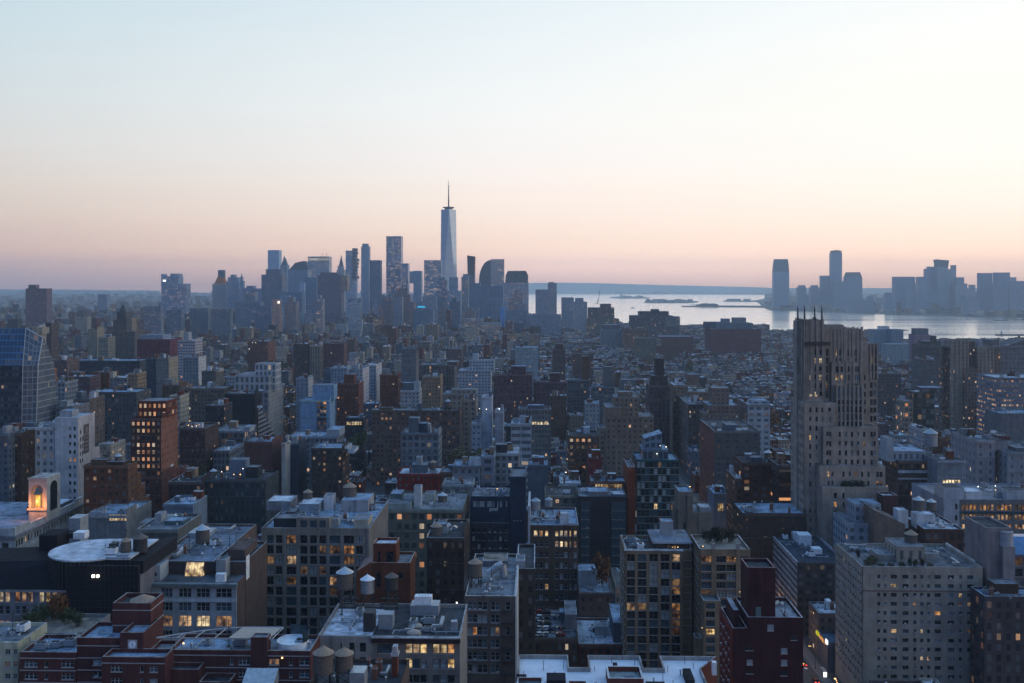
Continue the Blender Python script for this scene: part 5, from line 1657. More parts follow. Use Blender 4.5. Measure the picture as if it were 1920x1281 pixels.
# the great stone tower
b = Bld('stone_art_deco_tower', 'office tower', 'tall stone tower of stepped ribbed blocks with four finials', 'the stone tower with finials', 1507, 1660, 470)
sc = (.37, .315, .27)
def Z1(y): return 560 + y / 5.3375
def Z2(y): return 780 + y / 5.3375
def X(x): return 1460 + x / 5.3375
W = b.walls
def block(x0, x1, py, v0, v1, cols=None, rows=None, kind='sash', lit=.05, lits=(), lt=(M_LITA, M_LITC), zb=0.0, parapet=True, left=None):
    a, c = b.lx(x0, v0), b.lx(x1, v0)
    z = b.lz(py, v0, (a + c) / 2)
    if cols:
        b.facade((a, v0), (1, 0), c - a, zb, z, [(b.lx(p, v0) - a, b.lx(q, v0) - a) for p, q in cols], rows, sc, kind, M_FRD, lit, .45, glass=None, lits=lits, littypes=lt)
    else:
        W.wall((a, v0), (c, v0), zb, z, sc)
    W.wall((c, v0), (c, v1), zb, z, sc); W.wall((c, v1), (a, v1), zb, z, sc)
    if left:
        b.facade((a, v1), (0, -1), v1 - v0, zb, z, left, rows, sc, 'sash', M_FRD, lit, .4)
    else:
        W.wall((a, v1), (a, v0), zb, z, sc)
    b.roofs.face([(a, v0, z - .01), (c, v0, z - .01), (c, v1, z - .01), (a, v1, z - .01)], (.2, .19, .19))
    b.reg(a, c, v0, v1, z)
    return a, c, z
fp = 17.3      # storey in pixels
def rws(py0, h, n, v0):
    return [(b.lz(py0 + h + fp * i, v0), b.lz(py0 + fp * i, v0)) for i in range(n)]
# lower front blocks, nearest first
block(X(440), X(1100), Z2(712), -8, 30, [(X(553), X(585)), (X(640), X(660))], rws(Z2(768), 11, 7, -8))
block(X(412), X(1068), Z2(503), -4, 28, [(X(490), X(512)), (X(528), X(550)), (X(640), X(660)), (X(702), X(722)), (X(763), X(785)), (X(826), X(848)), (X(888), X(910)), (X(978), X(1004)), (X(1012), X(1040))], rws(Z2(556), 10.5, 2, -4), lits={(0, 0), (1, 0), (7, 1), (8, 1)})
block(X(445), X(998), Z2(112), 0, 28, [(X(478), X(502)), (X(506), X(528)), (X(601), X(623)), (X(662), X(686)), (X(723), X(746)), (X(784), X(806)), (X(845), X(868)), (X(920), X(944)), (X(950), X(972))], rws(Z2(158), 10, 4, 0), lit=.03)
a, c, zq = block(X(250), X(574), Z1(1042), 2, 26, [(X(307), X(328)), (X(370), X(392)), (X(428), X(446)), (X(497), X(524))], rws(Z1(1090), 9.5, 15, 2), lit=.03, left=even(24, 7, 1.5))
# upper left tower with finials
a, c, zt = block(X(246), X(444), Z1(214), 6, 20, [(X(313), X(340)), (X(362), X(388)), (X(408), X(436))], [(b.lz(Z1(565 + 84 * i), 6), b.lz(Z1(512 + 84 * i), 6)) for i in range(6)], 'pair', .0, lits={(1, 1), (2, 1), (0, 3), (2, 3), (0, 4), (0, 5), (1, 5)}, lt=(M_LITA, M_LITC, M_LITB))
block(X(444), X(508), Z1(292), 8, 22, [(X(474), X(498))], [(b.lz(Z1(575 + 84 * i), 8), b.lz(Z1(505 + 84 * i), 8)) for i in range(6)], 'pair', .03)
# ribbed upper right
ur = [(X(p), X(p + 26)) for p in (560, 600, 652, 690, 730, 768)]
block(X(508), X(832), Z1(302), 10, 26, ur, [(b.lz(Z1(572), 10), b.lz(Z1(508), 10)), (b.lz(Z1(630), 10), b.lz(Z1(592), 10))], 'pair', .05, lits={(0, 0), (3, 1), (4, 1)}, lt=(M_LITA, M_LITC))
block(X(530), X(826), Z1(642), 7, 24, [(X(570), X(645)), (X(668), X(712)), (X(736), X(812))], [(b.lz(Z1(735 + 84 * i), 7), b.lz(Z1(680 + 84 * i), 7)) for i in range(3)], 'quad', .08, lits={(0, 2), (0, 1)}, lt=(M_LITC, M_LITA))
block(X(578), X(842), Z1(872), 4, 22, [(X(588), X(655)), (X(680), X(740)), (X(765), X(835))], [(b.lz(Z1(990), 4), b.lz(Z1(890), 4)), (b.lz(Z1(1060), 4), b.lz(Z1(1015), 4)), (b.lz(Z1(1140), 4), b.lz(Z1(1075), 4)), (b.lz(Z1(1215), 4), b.lz(Z1(1155), 4)), (b.lz(Z1(1290), 4), b.lz(Z1(1230), 4))], 'quad', .0)
block(X(832), X(880), Z1(390), 10, 26, [(X(855), X(873))], [(b.lz(Z1(815 + 84 * i), 10), b.lz(Z1(765 + 84 * i), 10)) for i in range(5)], 'sash')
block(X(880), X(990), Z1(455), 12, 28, [(X(915), X(942)), (X(948), X(978))], [(b.lz(Z1(560 + 84 * i), 12), b.lz(Z1(500 + 84 * i), 12)) for i in range(9)], 'pair', .02)
block(X(474), X(652), Z1(262), 16, 24)
# ribs
m = MB()
def ribs(x0, x1, step, v, py0, py1, w=.55, d=.5, proud=1.0):
    n = max(1, round((x1 - x0) / step))
    for i in range(n + 1):
        p = x0 + (x1 - x0) * i / n
        x = b.lx(p, v)
        m.box(x - w / 2, x + w / 2, v - d, v - .02, b.lz(py1, v), b.lz(py0, v) + proud, sc, bottom=True)
ribs(X(520), X(826), X(38) - X(0), 10, Z1(302), Z1(640), .8, .35, .7)
ribs(X(660), X(830), X(85) - X(0), 10, Z1(302), Z1(640), 1.2, .5, 1.0)
ribs(X(536), X(822), X(72) - X(0), 7, Z1(642), Z1(868), .8, .5)
ribs(X(582), X(838), X(42) - X(0), 4, Z1(872), Z2(105), .8, .5)
ribs(X(884), X(986), X(34) - X(0), 12, Z1(455), Z1(800), .8, .6, .6)
ribs(X(256), X(300), X(22) - X(0), 6, Z1(214), Z1(1000), .6, .4, .3)
ribs(X(325), X(440), X(48) - X(0), 6, Z1(214), Z1(960), .9, .7, .6)
b.part('rib', m, M_CITY)
m = MB()
for i in range(5):      # ribs of the flank of the upper tower
    v = 7 + i * 3
    m.box(a - .5, a - .02, v - .4, v + .4, zq, zt + .6, sc)
b.part('rib', m, M_CITY)
m = MB()
W_ = b.lx(X(258), 6)
x0, x1 = b.lx(X(258), 5), b.lx(X(508), 7)
m.box(x0, x1, 4.9, 5.9, b.lz(Z1(470), 5), b.lz(Z1(432), 5), (.09, .08, .075), bottom=True)
b.part('carved_band', m, M_CITY)
for xx, v in ((192, 12), (259, 6.6), (361, 6.6), (432, 8)):
    m = MB(); x = b.lx(X(xx), v); zb = zt - .2; zf = b.lz(Z1(65), v)
    m.loft([(x - .36, v - .36, zb), (x + .36, v - .36, zb), (x + .36, v + .36, zb), (x - .36, v + .36, zb)], [(x - .25, v - .25, zf - 2), (x + .25, v - .25, zf - 2), (x + .25, v + .25, zf - 2), (x - .25, v + .25, zf - 2)], (.04, .04, .045))
    m.cyl(x, v, zf - 2, zf, .3, .05, 8, (.04, .04, .045))
    b.part('finial', m, M_DARK)
xl, xr2 = b.lx(X(180), 14), b.lx(X(246), 14)
W.box(b.lx(X(180), 12.5), a - .03, 12.5, 19, 0, b.lz(Z1(222), 12.5), sc)
m = MB(); x = b.lx(X(363), 7); m.cyl(x, 7.6, zt, zt + 1.6, 1.4, .5, 12, sc); b.part('crown_boss', m, M_CITY)
for i in range(6):
    pass
STONE = (b, b.lz(Z2(712), -8))
b.done(720)

# lit office at the frame edge
b = Bld('lit_office_block', 'office building', 'office block with rows of glowing yellow windows and a white flank', 'the glowing office block', 1769, 2010, 470)
z = b.lz(937)
xs = b.lx(1799)
cols = []
for k in range(6):
    for j in range(4):
        p = 1804 + k * 33 + j * 7.2
        cols.append((b.lx(p) - xs, b.lx(p + 5.6) - xs))
rows = [(b.lz(957), b.lz(946)), (b.lz(974.5), b.lz(964.5)), (b.lz(991.5), b.lz(983)), (b.lz(1009), b.lz(1000)), (b.lz(1027), b.lz(1018)), (b.lz(1043), b.lz(1034))]
lits = {(i, 0) for i in range(24)} | {(i, 1) for i in range(24)} | {(i, 2) for i in range(24) if i not in (6, 7, 8)} | {(4, 3), (5, 3), (15, 3), (4, 5), (5, 5), (1, 4)}
oc = (.17, .17, .175)
b.facade((xs, 0), (1, 0), b.w - xs, 0, z, cols, rows, oc, 'plain', M_FRD, .03, .35, lits=lits, littypes=(M_LITA, M_LITA, M_LITC))
b.walls.wall((0, 0), (xs, 0), 0, b.lz(935), (.42, .44, .49))
b.walls.box(xs, b.w, -.5, -.03, b.lz(962.5), b.lz(959), (.05, .08, .10), bottom=True)
zr = b.shell(0, b.w, .5, 40, 0, z, (.30, .33, .42), 'roofg', coping='slate')
m = MB()
for py in (950, 971):
    x = b.lx(1791); m.box(x, x + 1.0, -.05, -.01, b.lz(py + 5), b.lz(py - 5), bottom=True)
b.part('window', m, M_GLASS)
b.blk(1770, 1808, 915, .6, 12, zr, (.45, .48, .53), 'roofd', None, 'roof_shed'); b.blk(1812, 1845, 922, 4, 14, zr, 'white', 'roofw'); b.blk(1888, 1926, 920, 4, 14, zr, (.42, .44, .48), 'roofd')
clutter(b, b.lx(1830), b.w - 4, 6, 38, zr, 14)
for px, v, k in ((1832, 20, 'roof_lamp'), (1864, 22, 'roof_lamp'), (1864, 12, 'roof_lamp_amber')):
    equip(b, k, b.lx(px, v), v, zr, 0, 1.2)
b.done(950)
# ------------------------------------------------------------------ middle distance, from a table
# name, category, label, short reference, x0, x1 (front face, photo pixels), roof y, distance, depth, wall, roof, window grid, extra blocks (x0, x1, y, from, to, wall), options
AB, OB, LB, BB = 'apartment building', 'office building', 'loft building', 'building'
w_apt = (3.0, 3.1, .42, .5, .05)
w_loft = (2.6, 3.8, .6, .6, .06)
w_band = (9.0, 3.5, .94, .45, .05)
w_glass = (2.0, 3.6, .86, .8, .06)
w_few = (4.5, 3.6, .3, .42, .04)
MIDS = [
 ('white_hotel_wing', 'hotel', 'lower white hotel wing with five columns of windows', 'the lower white wing', 42, 102, 801, 532, 22, (.50, .52, .55), 'roofg', (3.4, 4.0, .45, .5, .04), [(60, 88, 797, 6, 14, 'lgrey')], {}),
 ('narrow_grey_building', BB, 'narrow slate grey building at the frame edge beside the white wing', None, -30, 16, 812, 512, 25, 'slate', 'roofd', w_apt, [(4, 12, 800, 4, 10, 'lgrey')], {}),
 ('brown_narrow_building', BB, 'dark narrow building between the frame edge and the white wing', None, 18, 40, 812, 518, 25, 'dbrown', 'roofd', w_few, [], {}),
 ('lit_brick_tower', AB, 'brick apartment tower with bright window rows and a taller rear block', 'the lit brick tower', 245, 302, 784, 540, 25, (.085, .05, .045), 'roofd', (2.7, 3.8, .5, .5, .62), [(259, 312, 752, 7, 24, (.14, .05, .04))], {'side': (.25, .125, .095), 'seedlit': 1}),
 ('brown_podium_building', BB, 'brown base building with a long terrace under the lit brick tower', None, 250, 303, 893, 536, 39, (.11, .055, .05), 'roofg', w_few, [], {}),
 ('stepped_brown_building', AB, 'brown building stepping down like stairs beside the white hotel', 'the stepped brown building', 157, 240, 872, 482, 11, (.13, .07, .05), 'roofg', (3.4, 3.6, .4, .45, .08), [(170, 200, 862, 3, 8, 'brown'), (200, 232, 866, 2, 8, 'dbrown')], {'steps': [(11, 16, 888), (16, 21, 908), (21, 27, 932)]}),
 ('fairy_lit_building', AB, 'dark brick building with a string of amber lights on its roof', 'the building with amber roof lights', 337, 385, 803, 600, 25, (.075, .05, .05), 'roofd', (3.2, 3.4, .3, .4, .03), [], {'lamps': [(351, 801, 2, 'roof_lamp_amber'), (358, 803, 2, 'roof_lamp_amber'), (366, 802, 2, 'roof_lamp_amber'), (371, 800, 2, 'roof_lamp_amber')]}),
 ('grey_ribbed_low', BB, 'low grey building of vertical bays next to the dark brick building', None, 400, 430, 845, 600, 30, 'slate', 'roofb', w_loft, [], {}),
 ('white_modern_low', BB, 'grey modern building with a white frame below the netted tower', 'the white framed grey building', 398, 456, 808, 640, 30, 'slate', 'roofg', w_glass, [(456, 468, 801, 1, 12, 'lgrey')], {}),
 ('netted_black_tower', BB, 'tower wrapped in black netting', 'the black netted tower', 421, 477, 738, 800, 22, (.018, .022, .032), 'roofg', None, [(428, 450, 735, 4, 12, 'lgrey')], {}),
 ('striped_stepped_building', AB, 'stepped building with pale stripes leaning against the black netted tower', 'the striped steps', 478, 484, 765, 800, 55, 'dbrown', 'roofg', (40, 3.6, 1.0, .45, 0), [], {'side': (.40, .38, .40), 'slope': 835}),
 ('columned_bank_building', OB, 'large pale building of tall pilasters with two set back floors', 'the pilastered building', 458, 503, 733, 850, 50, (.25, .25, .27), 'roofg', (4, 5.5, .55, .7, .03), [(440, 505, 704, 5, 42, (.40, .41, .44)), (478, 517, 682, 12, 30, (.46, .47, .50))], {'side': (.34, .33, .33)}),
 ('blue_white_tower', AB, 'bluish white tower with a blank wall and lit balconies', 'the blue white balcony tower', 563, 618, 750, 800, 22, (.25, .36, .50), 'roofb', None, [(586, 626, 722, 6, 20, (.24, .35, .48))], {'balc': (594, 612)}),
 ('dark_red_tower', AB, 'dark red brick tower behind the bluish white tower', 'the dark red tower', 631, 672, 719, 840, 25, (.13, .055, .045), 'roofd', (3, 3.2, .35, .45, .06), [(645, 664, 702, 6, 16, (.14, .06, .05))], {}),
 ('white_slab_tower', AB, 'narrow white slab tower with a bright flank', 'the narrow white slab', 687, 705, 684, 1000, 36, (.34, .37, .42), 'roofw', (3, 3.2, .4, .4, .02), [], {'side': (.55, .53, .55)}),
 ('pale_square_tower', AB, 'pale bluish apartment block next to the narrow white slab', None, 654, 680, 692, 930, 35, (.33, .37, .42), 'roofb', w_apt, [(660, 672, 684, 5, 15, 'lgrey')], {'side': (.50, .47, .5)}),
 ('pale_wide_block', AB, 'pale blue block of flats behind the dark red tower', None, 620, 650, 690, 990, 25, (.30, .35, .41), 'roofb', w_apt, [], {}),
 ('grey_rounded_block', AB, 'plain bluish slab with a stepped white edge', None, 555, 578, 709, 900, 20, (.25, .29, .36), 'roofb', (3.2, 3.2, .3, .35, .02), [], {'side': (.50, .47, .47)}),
 ('white_house_small', AB, 'small white house of regular windows by the long brick row', 'the small white block', 751, 786, 732, 900, 22, (.36, .37, .39), 'roofg', (3.4, 3.7, .42, .5, .04), [(753, 775, 718, 4, 14, 'slate'), (776, 787, 716, 4, 12, (.4, .42, .44))], {}),
 ('tan_corner_block', AB, 'tan block with a brown blank flank rising over the brick row', 'the tan block over the brick row', 829, 866, 739, 755, 18, (.29, .255, .22), 'roofg', (4.2, 3.8, .35, .45, .03), [(846, 893, 730, 6, 18, (.31, .28, .25))], {}),
 ('tan_corner_annex', AB, 'brown blank wall annex attached to the tan block', None, 868, 893, 750, 760, 18, (.28, .24, .21), 'roofg', (4.2, 3.8, .35, .45, .03), [], {}),
 ('long_brick_row', AB, 'long low brick row full of small windows', 'the long brick row', 697, 862, 769, 745, 18, (.15, .10, .085), 'roofg', (3.2, 3.4, .5, .5, .07), [(710, 735, 764, 3, 8, 'brown')], {}),
 ('lit_pavilion', BB, 'low dark pavilion with a band of white lit windows', 'the lit pavilion', 649, 682, 783, 770, 14, 'dark', 'roofw', (2.2, 3.5, .8, .35, 0), [], {'band': (650, 680, 791, 797)}),
 ('white_long_low', BB, 'long low white roofed building below the bluish tower', None, 540, 632, 818, 690, 26, (.20, .22, .26), 'roofb', (3.2, 4, .5, .5, .04), [(612, 636, 806, 4, 24, (.36, .38, .42))], {}),
 ('brown_row_white_roof', BB, 'brown row with amber windows and a flat pale roof', None, 584, 642, 840, 640, 24, (.075, .055, .05), 'roofb', (3.4, 3.8, .4, .45, .12), [(646, 651, 838, 1, 18, 'white'), (652, 664, 850, 1, 16, 'white')], {}),
 ('navy_box', BB, 'plain navy box among the low roofs', None, 537, 561, 832, 645, 22, 'navy', 'roofg', None, [], {}),
 ('white_edge_wall', BB, 'thin building with a bright white edge wall', None, 528, 534, 832, 630, 14, (.40, .38, .38), 'roofw', None, [], {}),
 ('plain_maroon_block', BB, 'blank maroon brick block by the white framed building', 'the blank maroon block', 447, 511, 828, 640, 26, (.145, .075, .07), 'roofb', (6, 5, .16, .25, .1), [], {}),
 ('grey_grid_building', LB, 'blue grey gridded loft with a tall bulkhead', 'the blue grey gridded loft', 752, 822, 812, 600, 22, (.19, .22, .25), 'roofg', (3.6, 3.9, .6, .6, .03), [(766, 785, 784, 4, 12, 'slate'), (784, 800, 794, 4, 12, 'navy')], {}),
 ('red_cornice_row', BB, 'row with deep red top storey and white roof', 'the deep red row', 745, 824, 888, 555, 22, (.21, .045, .04), 'roofw', (3.4, 3.8, .4, .5, .03), [(772, 800, 872, 6, 16, 'slate'), (780, 790, 858, 8, 14, 'lgrey')], {}),
 ('brown_annex', BB, 'tan brown plain house next to the deep red row', None, 826, 848, 885, 560, 18, 'brown', 'roofg', w_few, [], {}),
 ('teal_cornice_block', LB, 'grey block with two rows of dark square windows', None, 849, 900, 873, 560, 20, (.24, .26, .29), 'roofb', (3.8, 4.2, .5, .5, .02), [(880, 902, 862, 4, 16, (.45, .47, .5))], {}),
 ('blank_slate_slab', BB, 'slim blank slate slab with round windows', None, 902, 927, 855, 565, 20, (.24, .26, .31), 'roofb', (7, 4.2, .5, .5, .02), [], {}),
 ('white_cornice_house', LB, 'pale house under a wide white cornice with amber windows', 'the house with the white cornice', 928, 973, 850, 580, 22, (.30, .31, .33), 'roofw', (3.2, 4.0, .55, .6, .18), [(930, 950, 834, 6, 16, 'dark')], {}),
 ('long_teal_cornice', BB, 'low building with a long pale green cornice', None, 829, 886, 908, 515, 18, (.27, .30, .31), 'roofg', (5, 5, .4, .4, .03), [(840, 862, 905, 6, 12, 'lgrey')], {}),
 ('wide_green_loft', LB, 'greenish grey loft with a lit top row and white rooftop bulkheads', 'the greenish loft', 714, 868, 955, 450, 40, (.145, .15, .13), 'roofg', (3.3, 4.3, .6, .55, .10), [(732, 752, 926, 12, 22, 'teal'), (776, 789, 913, 8, 14, (.5, .51, .52)), (797, 814, 926, 16, 24, (.36, .38, .37)), (722, 770, 944, 3, 12, (.33, .36, .36))], {'lamps': [(760, 960, 0, None)]}),
 ('arched_brown_loft', LB, 'dark brown loft of small arched windows behind the narrow loft', 'the brown arched loft', 800, 870, 1008, 380, 30, (.055, .04, .035), 'roofd', (2.6, 3.6, .45, .55, .03), [(845, 868, 1015, 4, 10, 'dark')], {}),
 ('dark_brick_long', BB, 'long dark block with pale narrow windows below the fairy lit building', 'the long dark block', 382, 498, 899, 520, 26, (.045, .055, .065), 'roofd', (2.7, 4.2, .38, .5, .06), [(431, 460, 862, 10, 18, (.16, .20, .26)), (462, 484, 876, 9, 16, 'dark')], {'lamps': [(413, 888, 3, 'roof_lamp'), (453, 882, 3, 'roof_lamp'), (436, 893, 1, 'roof_lamp_amber'), (448, 893, 1, 'roof_lamp_amber')]}),
 ('dark_brick_short', BB, 'short maroon block next to the long dark block', None, 316, 378, 903, 515, 24, (.06, .045, .05), 'roofd', (3.4, 4.4, .36, .45, .03), [], {}),
 ('low_white_hangar', BB, 'low building with a curved bluish roof by the loft penthouse', None, 306, 362, 945, 470, 20, (.18, .22, .28), 'roofb', None, [], {}),
 ('grey_low_terrace', BB, 'low pale roofed building with a lit porch row', 'the lit porch row', 160, 236, 965, 455, 30, 'grey', 'roofb', None, [(168, 190, 960, 4, 10, 'lgrey')], {'band': (205, 238, 965, 976)}),
 ('tan_low_shed', BB, 'flat roofed sheds between the round roof and the loft', None, 256, 334, 992, 380, 26, (.15, .15, .14), 'roofg', None, [(262, 300, 980, 12, 20, 'lgrey'), (308, 344, 977, 10, 18, 'teal')], {}),
 ('white_floor_stack', AB, 'white stack of glassy floors among low roofs', 'the white glassy stack', 958, 996, 794, 650, 20, (.42, .44, .47), 'roofw', (6, 4.6, .9, .5, .03), [], {}),
 ('tan_lit_row_house', LB, 'tan house with a bright yellow window row', 'the tan house with yellow windows', 972, 1033, 767, 730, 20, (.19, .19, .19), 'roofd', (2.5, 3.5, .5, .5, .03), [(990, 1020, 760, 4, 12, 'slate')], {'band': (997, 1030, 791, 796)}),
 ('white_lamp_tower', AB, 'slim white tower with floodlit terraces', 'the floodlit white tower', 903, 922, 744, 690, 16, (.45, .49, .56), 'roofw', None, [], {'lamps': [(897, 770, -3, 'roof_lamp'), (910, 771, -3, 'roof_lamp'), (934, 770, -3, 'roof_lamp')]}),
 ('white_lamp_low', AB, 'low pale floodlit block with three square windows', None, 884, 902, 793, 680, 12, (.36, .38, .43), 'roofw', (3, 4, .4, .4, 0), [], {}),
 ('pink_floodlit_block', AB, 'pale pink floodlit block beside the slim white tower', None, 928, 944, 771, 684, 14, (.36, .35, .38), 'roofw', None, [], {}),
 ('orange_lit_low', BB, 'low brown house with orange windows near the stepped tan tower', 'the orange lit house', 1066, 1122, 816, 640, 22, (.10, .07, .06), 'roofd', (3.5, 4.2, .5, .45, .3), [], {}),
 ('white_roof_pavilion', BB, 'small house under a bright white slab roof', 'the white slab roof', 1050, 1089, 906, 520, 22, (.30, .31, .32), 'roofw', None, [], {}),
 ('red_white_house', BB, 'small red house with a white roof', None, 1104, 1129, 858, 590, 18, (.20, .06, .06), 'roofw', None, [], {}),
 ('lit_restaurant', BB, 'low row glowing with golden windows under a pale canopy', 'the golden row', 1108, 1176, 902, 505, 14, (.16, .08, .06), 'roofb', None, [], {'band': (1116, 1168, 906, 914)}),
 ('grey_shed_row', BB, 'low blue grey shed row near the charcoal tower', None, 990, 1028, 872, 565, 20, 'slate', 'roofb', None, [(998, 1020, 858, 6, 14, 'plum')], {}),
 ('cream_hall', BB, 'cream hall with white rooftop machines next to the blank navy tower', 'the cream hall', 1022, 1083, 928, 495, 22, (.24, .22, .19), 'roofd', (3.6, 4.2, .4, .45, .05), [], {}),
 ('stepped_tan_tower', AB, 'broad tan apartment tower with stepped top and roof temple', 'the stepped tan tower', 1136, 1226, 781, 640, 30, (.215, .175, .145), 'roofg', (3.4, 3.4, .38, .5, .025), [(1136, 1166, 764, 0, 26, (.225, .18, .15)), (1152, 1197, 745, 5, 24, (.235, .19, .155)), (1160, 1186, 735, 9, 20, (.21, .17, .14))], {'wing': (1123, 1135, 803)}),
 ('slate_slab', AB, 'slate grey slab of flats', 'the slate grey slab', 1064, 1106, 712, 1000, 24, (.125, .14, .155), 'roofg', (3.2, 3.2, .5, .45, .03), [(1092, 1104, 668, 4, 18, 'brown')], {}),
 ('slate_slab_second', AB, 'second slate slab, shorter, by the slate grey slab', None, 1110, 1152, 725, 960, 24, (.12, .135, .155), 'roofg', (3.2, 3.2, .5, .45, .03), [(1133, 1150, 688, 5, 18, (.14, .15, .16))], {}),
 ('plum_brick_block', AB, 'wide plum coloured brick block with a lit attic', 'the wide plum block', 926, 998, 702, 950, 26, (.125, .075, .085), 'roofd', (3.0, 3.3, .35, .45, .05), [(958, 986, 687, 5, 18, (.12, .07, .08))], {}),
 ('plum_brick_low', AB, 'lower plum block attached to the wide plum block', None, 1000, 1062, 716, 955, 26, (.115, .07, .085), 'roofd', (3.0, 3.3, .35, .45, .04), [(1030, 1050, 700, 4, 16, (.11, .06, .07))], {}),
 ('dark_spired_tower', AB, 'dark brown tower with a narrow stepped spire', 'the dark spired tower', 1218, 1256, 723, 830, 25, (.085, .065, .07), 'roofd', (3.2, 3.3, .35, .45, .02), [(1222, 1252, 705, 3, 20, (.085, .065, .07)), (1229, 1245, 672, 7, 17, (.07, .055, .06))], {}),
 ('tan_slim_tower', AB, 'slim tan tower with a lantern block beside the dark spired tower', 'the slim tan tower', 1262, 1290, 722, 850, 34, (.20, .165, .145), 'roofw', (3.2, 3.3, .35, .48, .03), [(1290, 1311, 702, 8, 20, (.20, .165, .145))], {}),
 ('tan_wide_behind', AB, 'tan bulky block behind the slim tan tower', None, 1292, 1330, 735, 880, 34, (.19, .16, .14), 'roofg', (3.2, 3.3, .35, .48, .03), [], {}),
 ('tan_round_topped_tower', AB, 'tan stepped block with a columned crown and dark arcade', 'the tan block with the columned crown', 1322, 1380, 776, 760, 40, (.235, .195, .165), 'roofg', (3.2, 3.4, .35, .48, .03), [(1328, 1384, 760, 5, 36, (.20, .145, .12)), (1336, 1367, 728, 9, 28, (.21, .165, .14))], {}),
 ('tan_canyon_block', AB, 'long tan canyon block lining the lit avenue', 'the tan canyon block', 1290, 1322, 758, 790, 60, (.185, .15, .135), 'roofg', (3.2, 3.4, .35, .48, .04), [], {}),
 ('red_flanked_block', AB, 'grey block with a long reddish flank along the avenue', 'the grey block with the red flank', 1339, 1425, 808, 640, 57, (.105, .105, .115), 'roofd', (5.5, 3.6, .22, .4, .03), [(1362, 1385, 797, 8, 22, 'slate')], {'lside': (.21, .095, .085)}),
 ('white_window_block', AB, 'white block with square dark windows and a pink flank', 'the white block with square windows', 1402, 1444, 758, 760, 36, (.38, .41, .44), 'roofw', (5, 4.4, .55, .5, .05), [(1410, 1440, 751, 6, 20, 'lgrey')], {'lside': (.30, .24, .26)}),
 ('brick_terrace_block', AB, 'brown brick block with wide windows and a corner terrace', 'the brick terrace block', 1392, 1457, 868, 520, 26, (.125, .065, .055), 'roofd', (4.2, 3.5, .55, .5, .05), [(1408, 1430, 858, 6, 14, 'slate')], {}),
 ('brick_terrace_low', AB, 'lower stepped brick block below the corner terrace', None, 1380, 1391, 898, 512, 26, (.145, .075, .06), 'roofg', (4.2, 3.5, .55, .5, .05), [], {}),
 ('brown_banded_block', AB, 'brown banded block touching the stone tower', 'the brown banded block', 1458, 1486, 872, 505, 22, (.085, .06, .055), 'roofd', (6, 3.6, .8, .4, .08), [], {}),
 ('teal_roof_house', BB, 'low brown house with a flat teal roof below the terrace block', None, 1392, 1512, 962, 470, 26, (.075, .055, .05), 'roofb', (4, 4, .2, .25, .12), [(1395, 1420, 955, 6, 14, 'lgrey')], {}),
 ('white_glazed_box', BB, 'small pale box with a glowing doorway on the avenue', 'the glowing doorway', 1338, 1362, 925, 560, 20, (.20, .23, .27), 'roofb', None, [], {'band': (1346, 1357, 944, 958)}),
 ('banded_brick_block', LB, 'brown block with two white bands beside the stone tower', 'the white banded block', 1684, 1757, 864, 560, 26, (.085, .055, .05), 'roofg', (3.1, 4.0, .42, .55, .12), [(1672, 1736, 846, 3, 20, (.30, .33, .37)), (1664, 1676, 822, 2, 14, (.36, .39, .43))], {'bands': [(882, 887), (896, 899)]}),
 ('grey_netted_block', BB, 'grey blank block wrapped in pale netting', 'the pale netted block', 1758, 1811, 863, 545, 20, (.22, .24, .27), 'roofd', None, [], {'band': (1768, 1802, 900, 907)}),
 ('pale_stepped_house', AB, 'pale stepped house with tall slit windows', 'the pale slit windowed house', 1830, 1866, 826, 600, 36, (.31, .30, .32), 'roofg', (5, 5.2, .22, .45, .02), [(1866, 1890, 845, 2, 20, (.27, .26, .28))], {}),
 ('pale_edge_house', AB, 'plain pale slab at the frame edge', None, 1889, 1960, 848, 590, 34, (.27, .29, .32), 'roofg', (5.5, 5.2, .2, .4, .02), [(1905, 1950, 840, 6, 20, 'slate')], {}),
 ('curved_lit_office', OB, 'bluish office with yellow window rows by the ribbed tan tower', 'the bluish lit office', 1868, 1990, 708, 900, 40, (.20, .22, .26), 'roofw', (2.2, 4.3, .7, .4, .5), [], {}),
 ('blue_roof_annex', BB, 'long low building with a blue roof under the bluish office', None, 1876, 1990, 775, 850, 30, (.17, .18, .20), 'roofb', None, [], {}),
 ('grand_hall', BB, 'broad grey hall with a low gable by the river', 'the gabled hall', 1860, 1960, 648, 1250, 50, (.17, .165, .18), 'roofg', (5, 6, .4, .5, .02), [(1858, 1873, 637, 4, 30, (.14, .13, .14))], {'gable': (1890, 1960, 636)}),
 ('glass_grid_house', AB, 'green glass grid house with a blue panel and rooftop deck', 'the green glass grid house', 1713, 1752, 735, 900, 26, (.035, .05, .05), 'roofg', (3.6, 4.6, .86, .84, .05), [(1728, 1770, 727, 3, 20, (.12, .09, .1))], {}),
 ('blue_panel_house', AB, 'house with warm lit bays and a blue glass side', None, 1696, 1712, 752, 890, 22, (.30, .25, .2), 'roofw', (3.2, 4.4, .7, .6, .25), [], {}),
 ('slate_wall_block', AB, 'slate grey block with a blank panel before the river', 'the slate block by the river', 1727, 1764, 674, 1150, 30, (.11, .12, .13), 'roofd', (3, 3.3, .4, .45, .03), [], {}),
 ('dark_domed_block', AB, 'dark block with a heaped skyline against the river', 'the dark heaped block', 1728, 1772, 648, 1500, 40, (.06, .06, .07), 'roofd', (3, 3.3, .4, .45, .02), [(1733, 1765, 640, 5, 30, (.06, .06, .07)), (1750, 1756, 630, 8, 20, (.06, .06, .07))], {}),
 ('tan_mid_block', AB, 'plum grey block behind the stone tower', None, 1640, 1690, 700, 1000, 30, (.11, .095, .105), 'roofg', (3, 3.3, .4, .45, .05), [], {}),
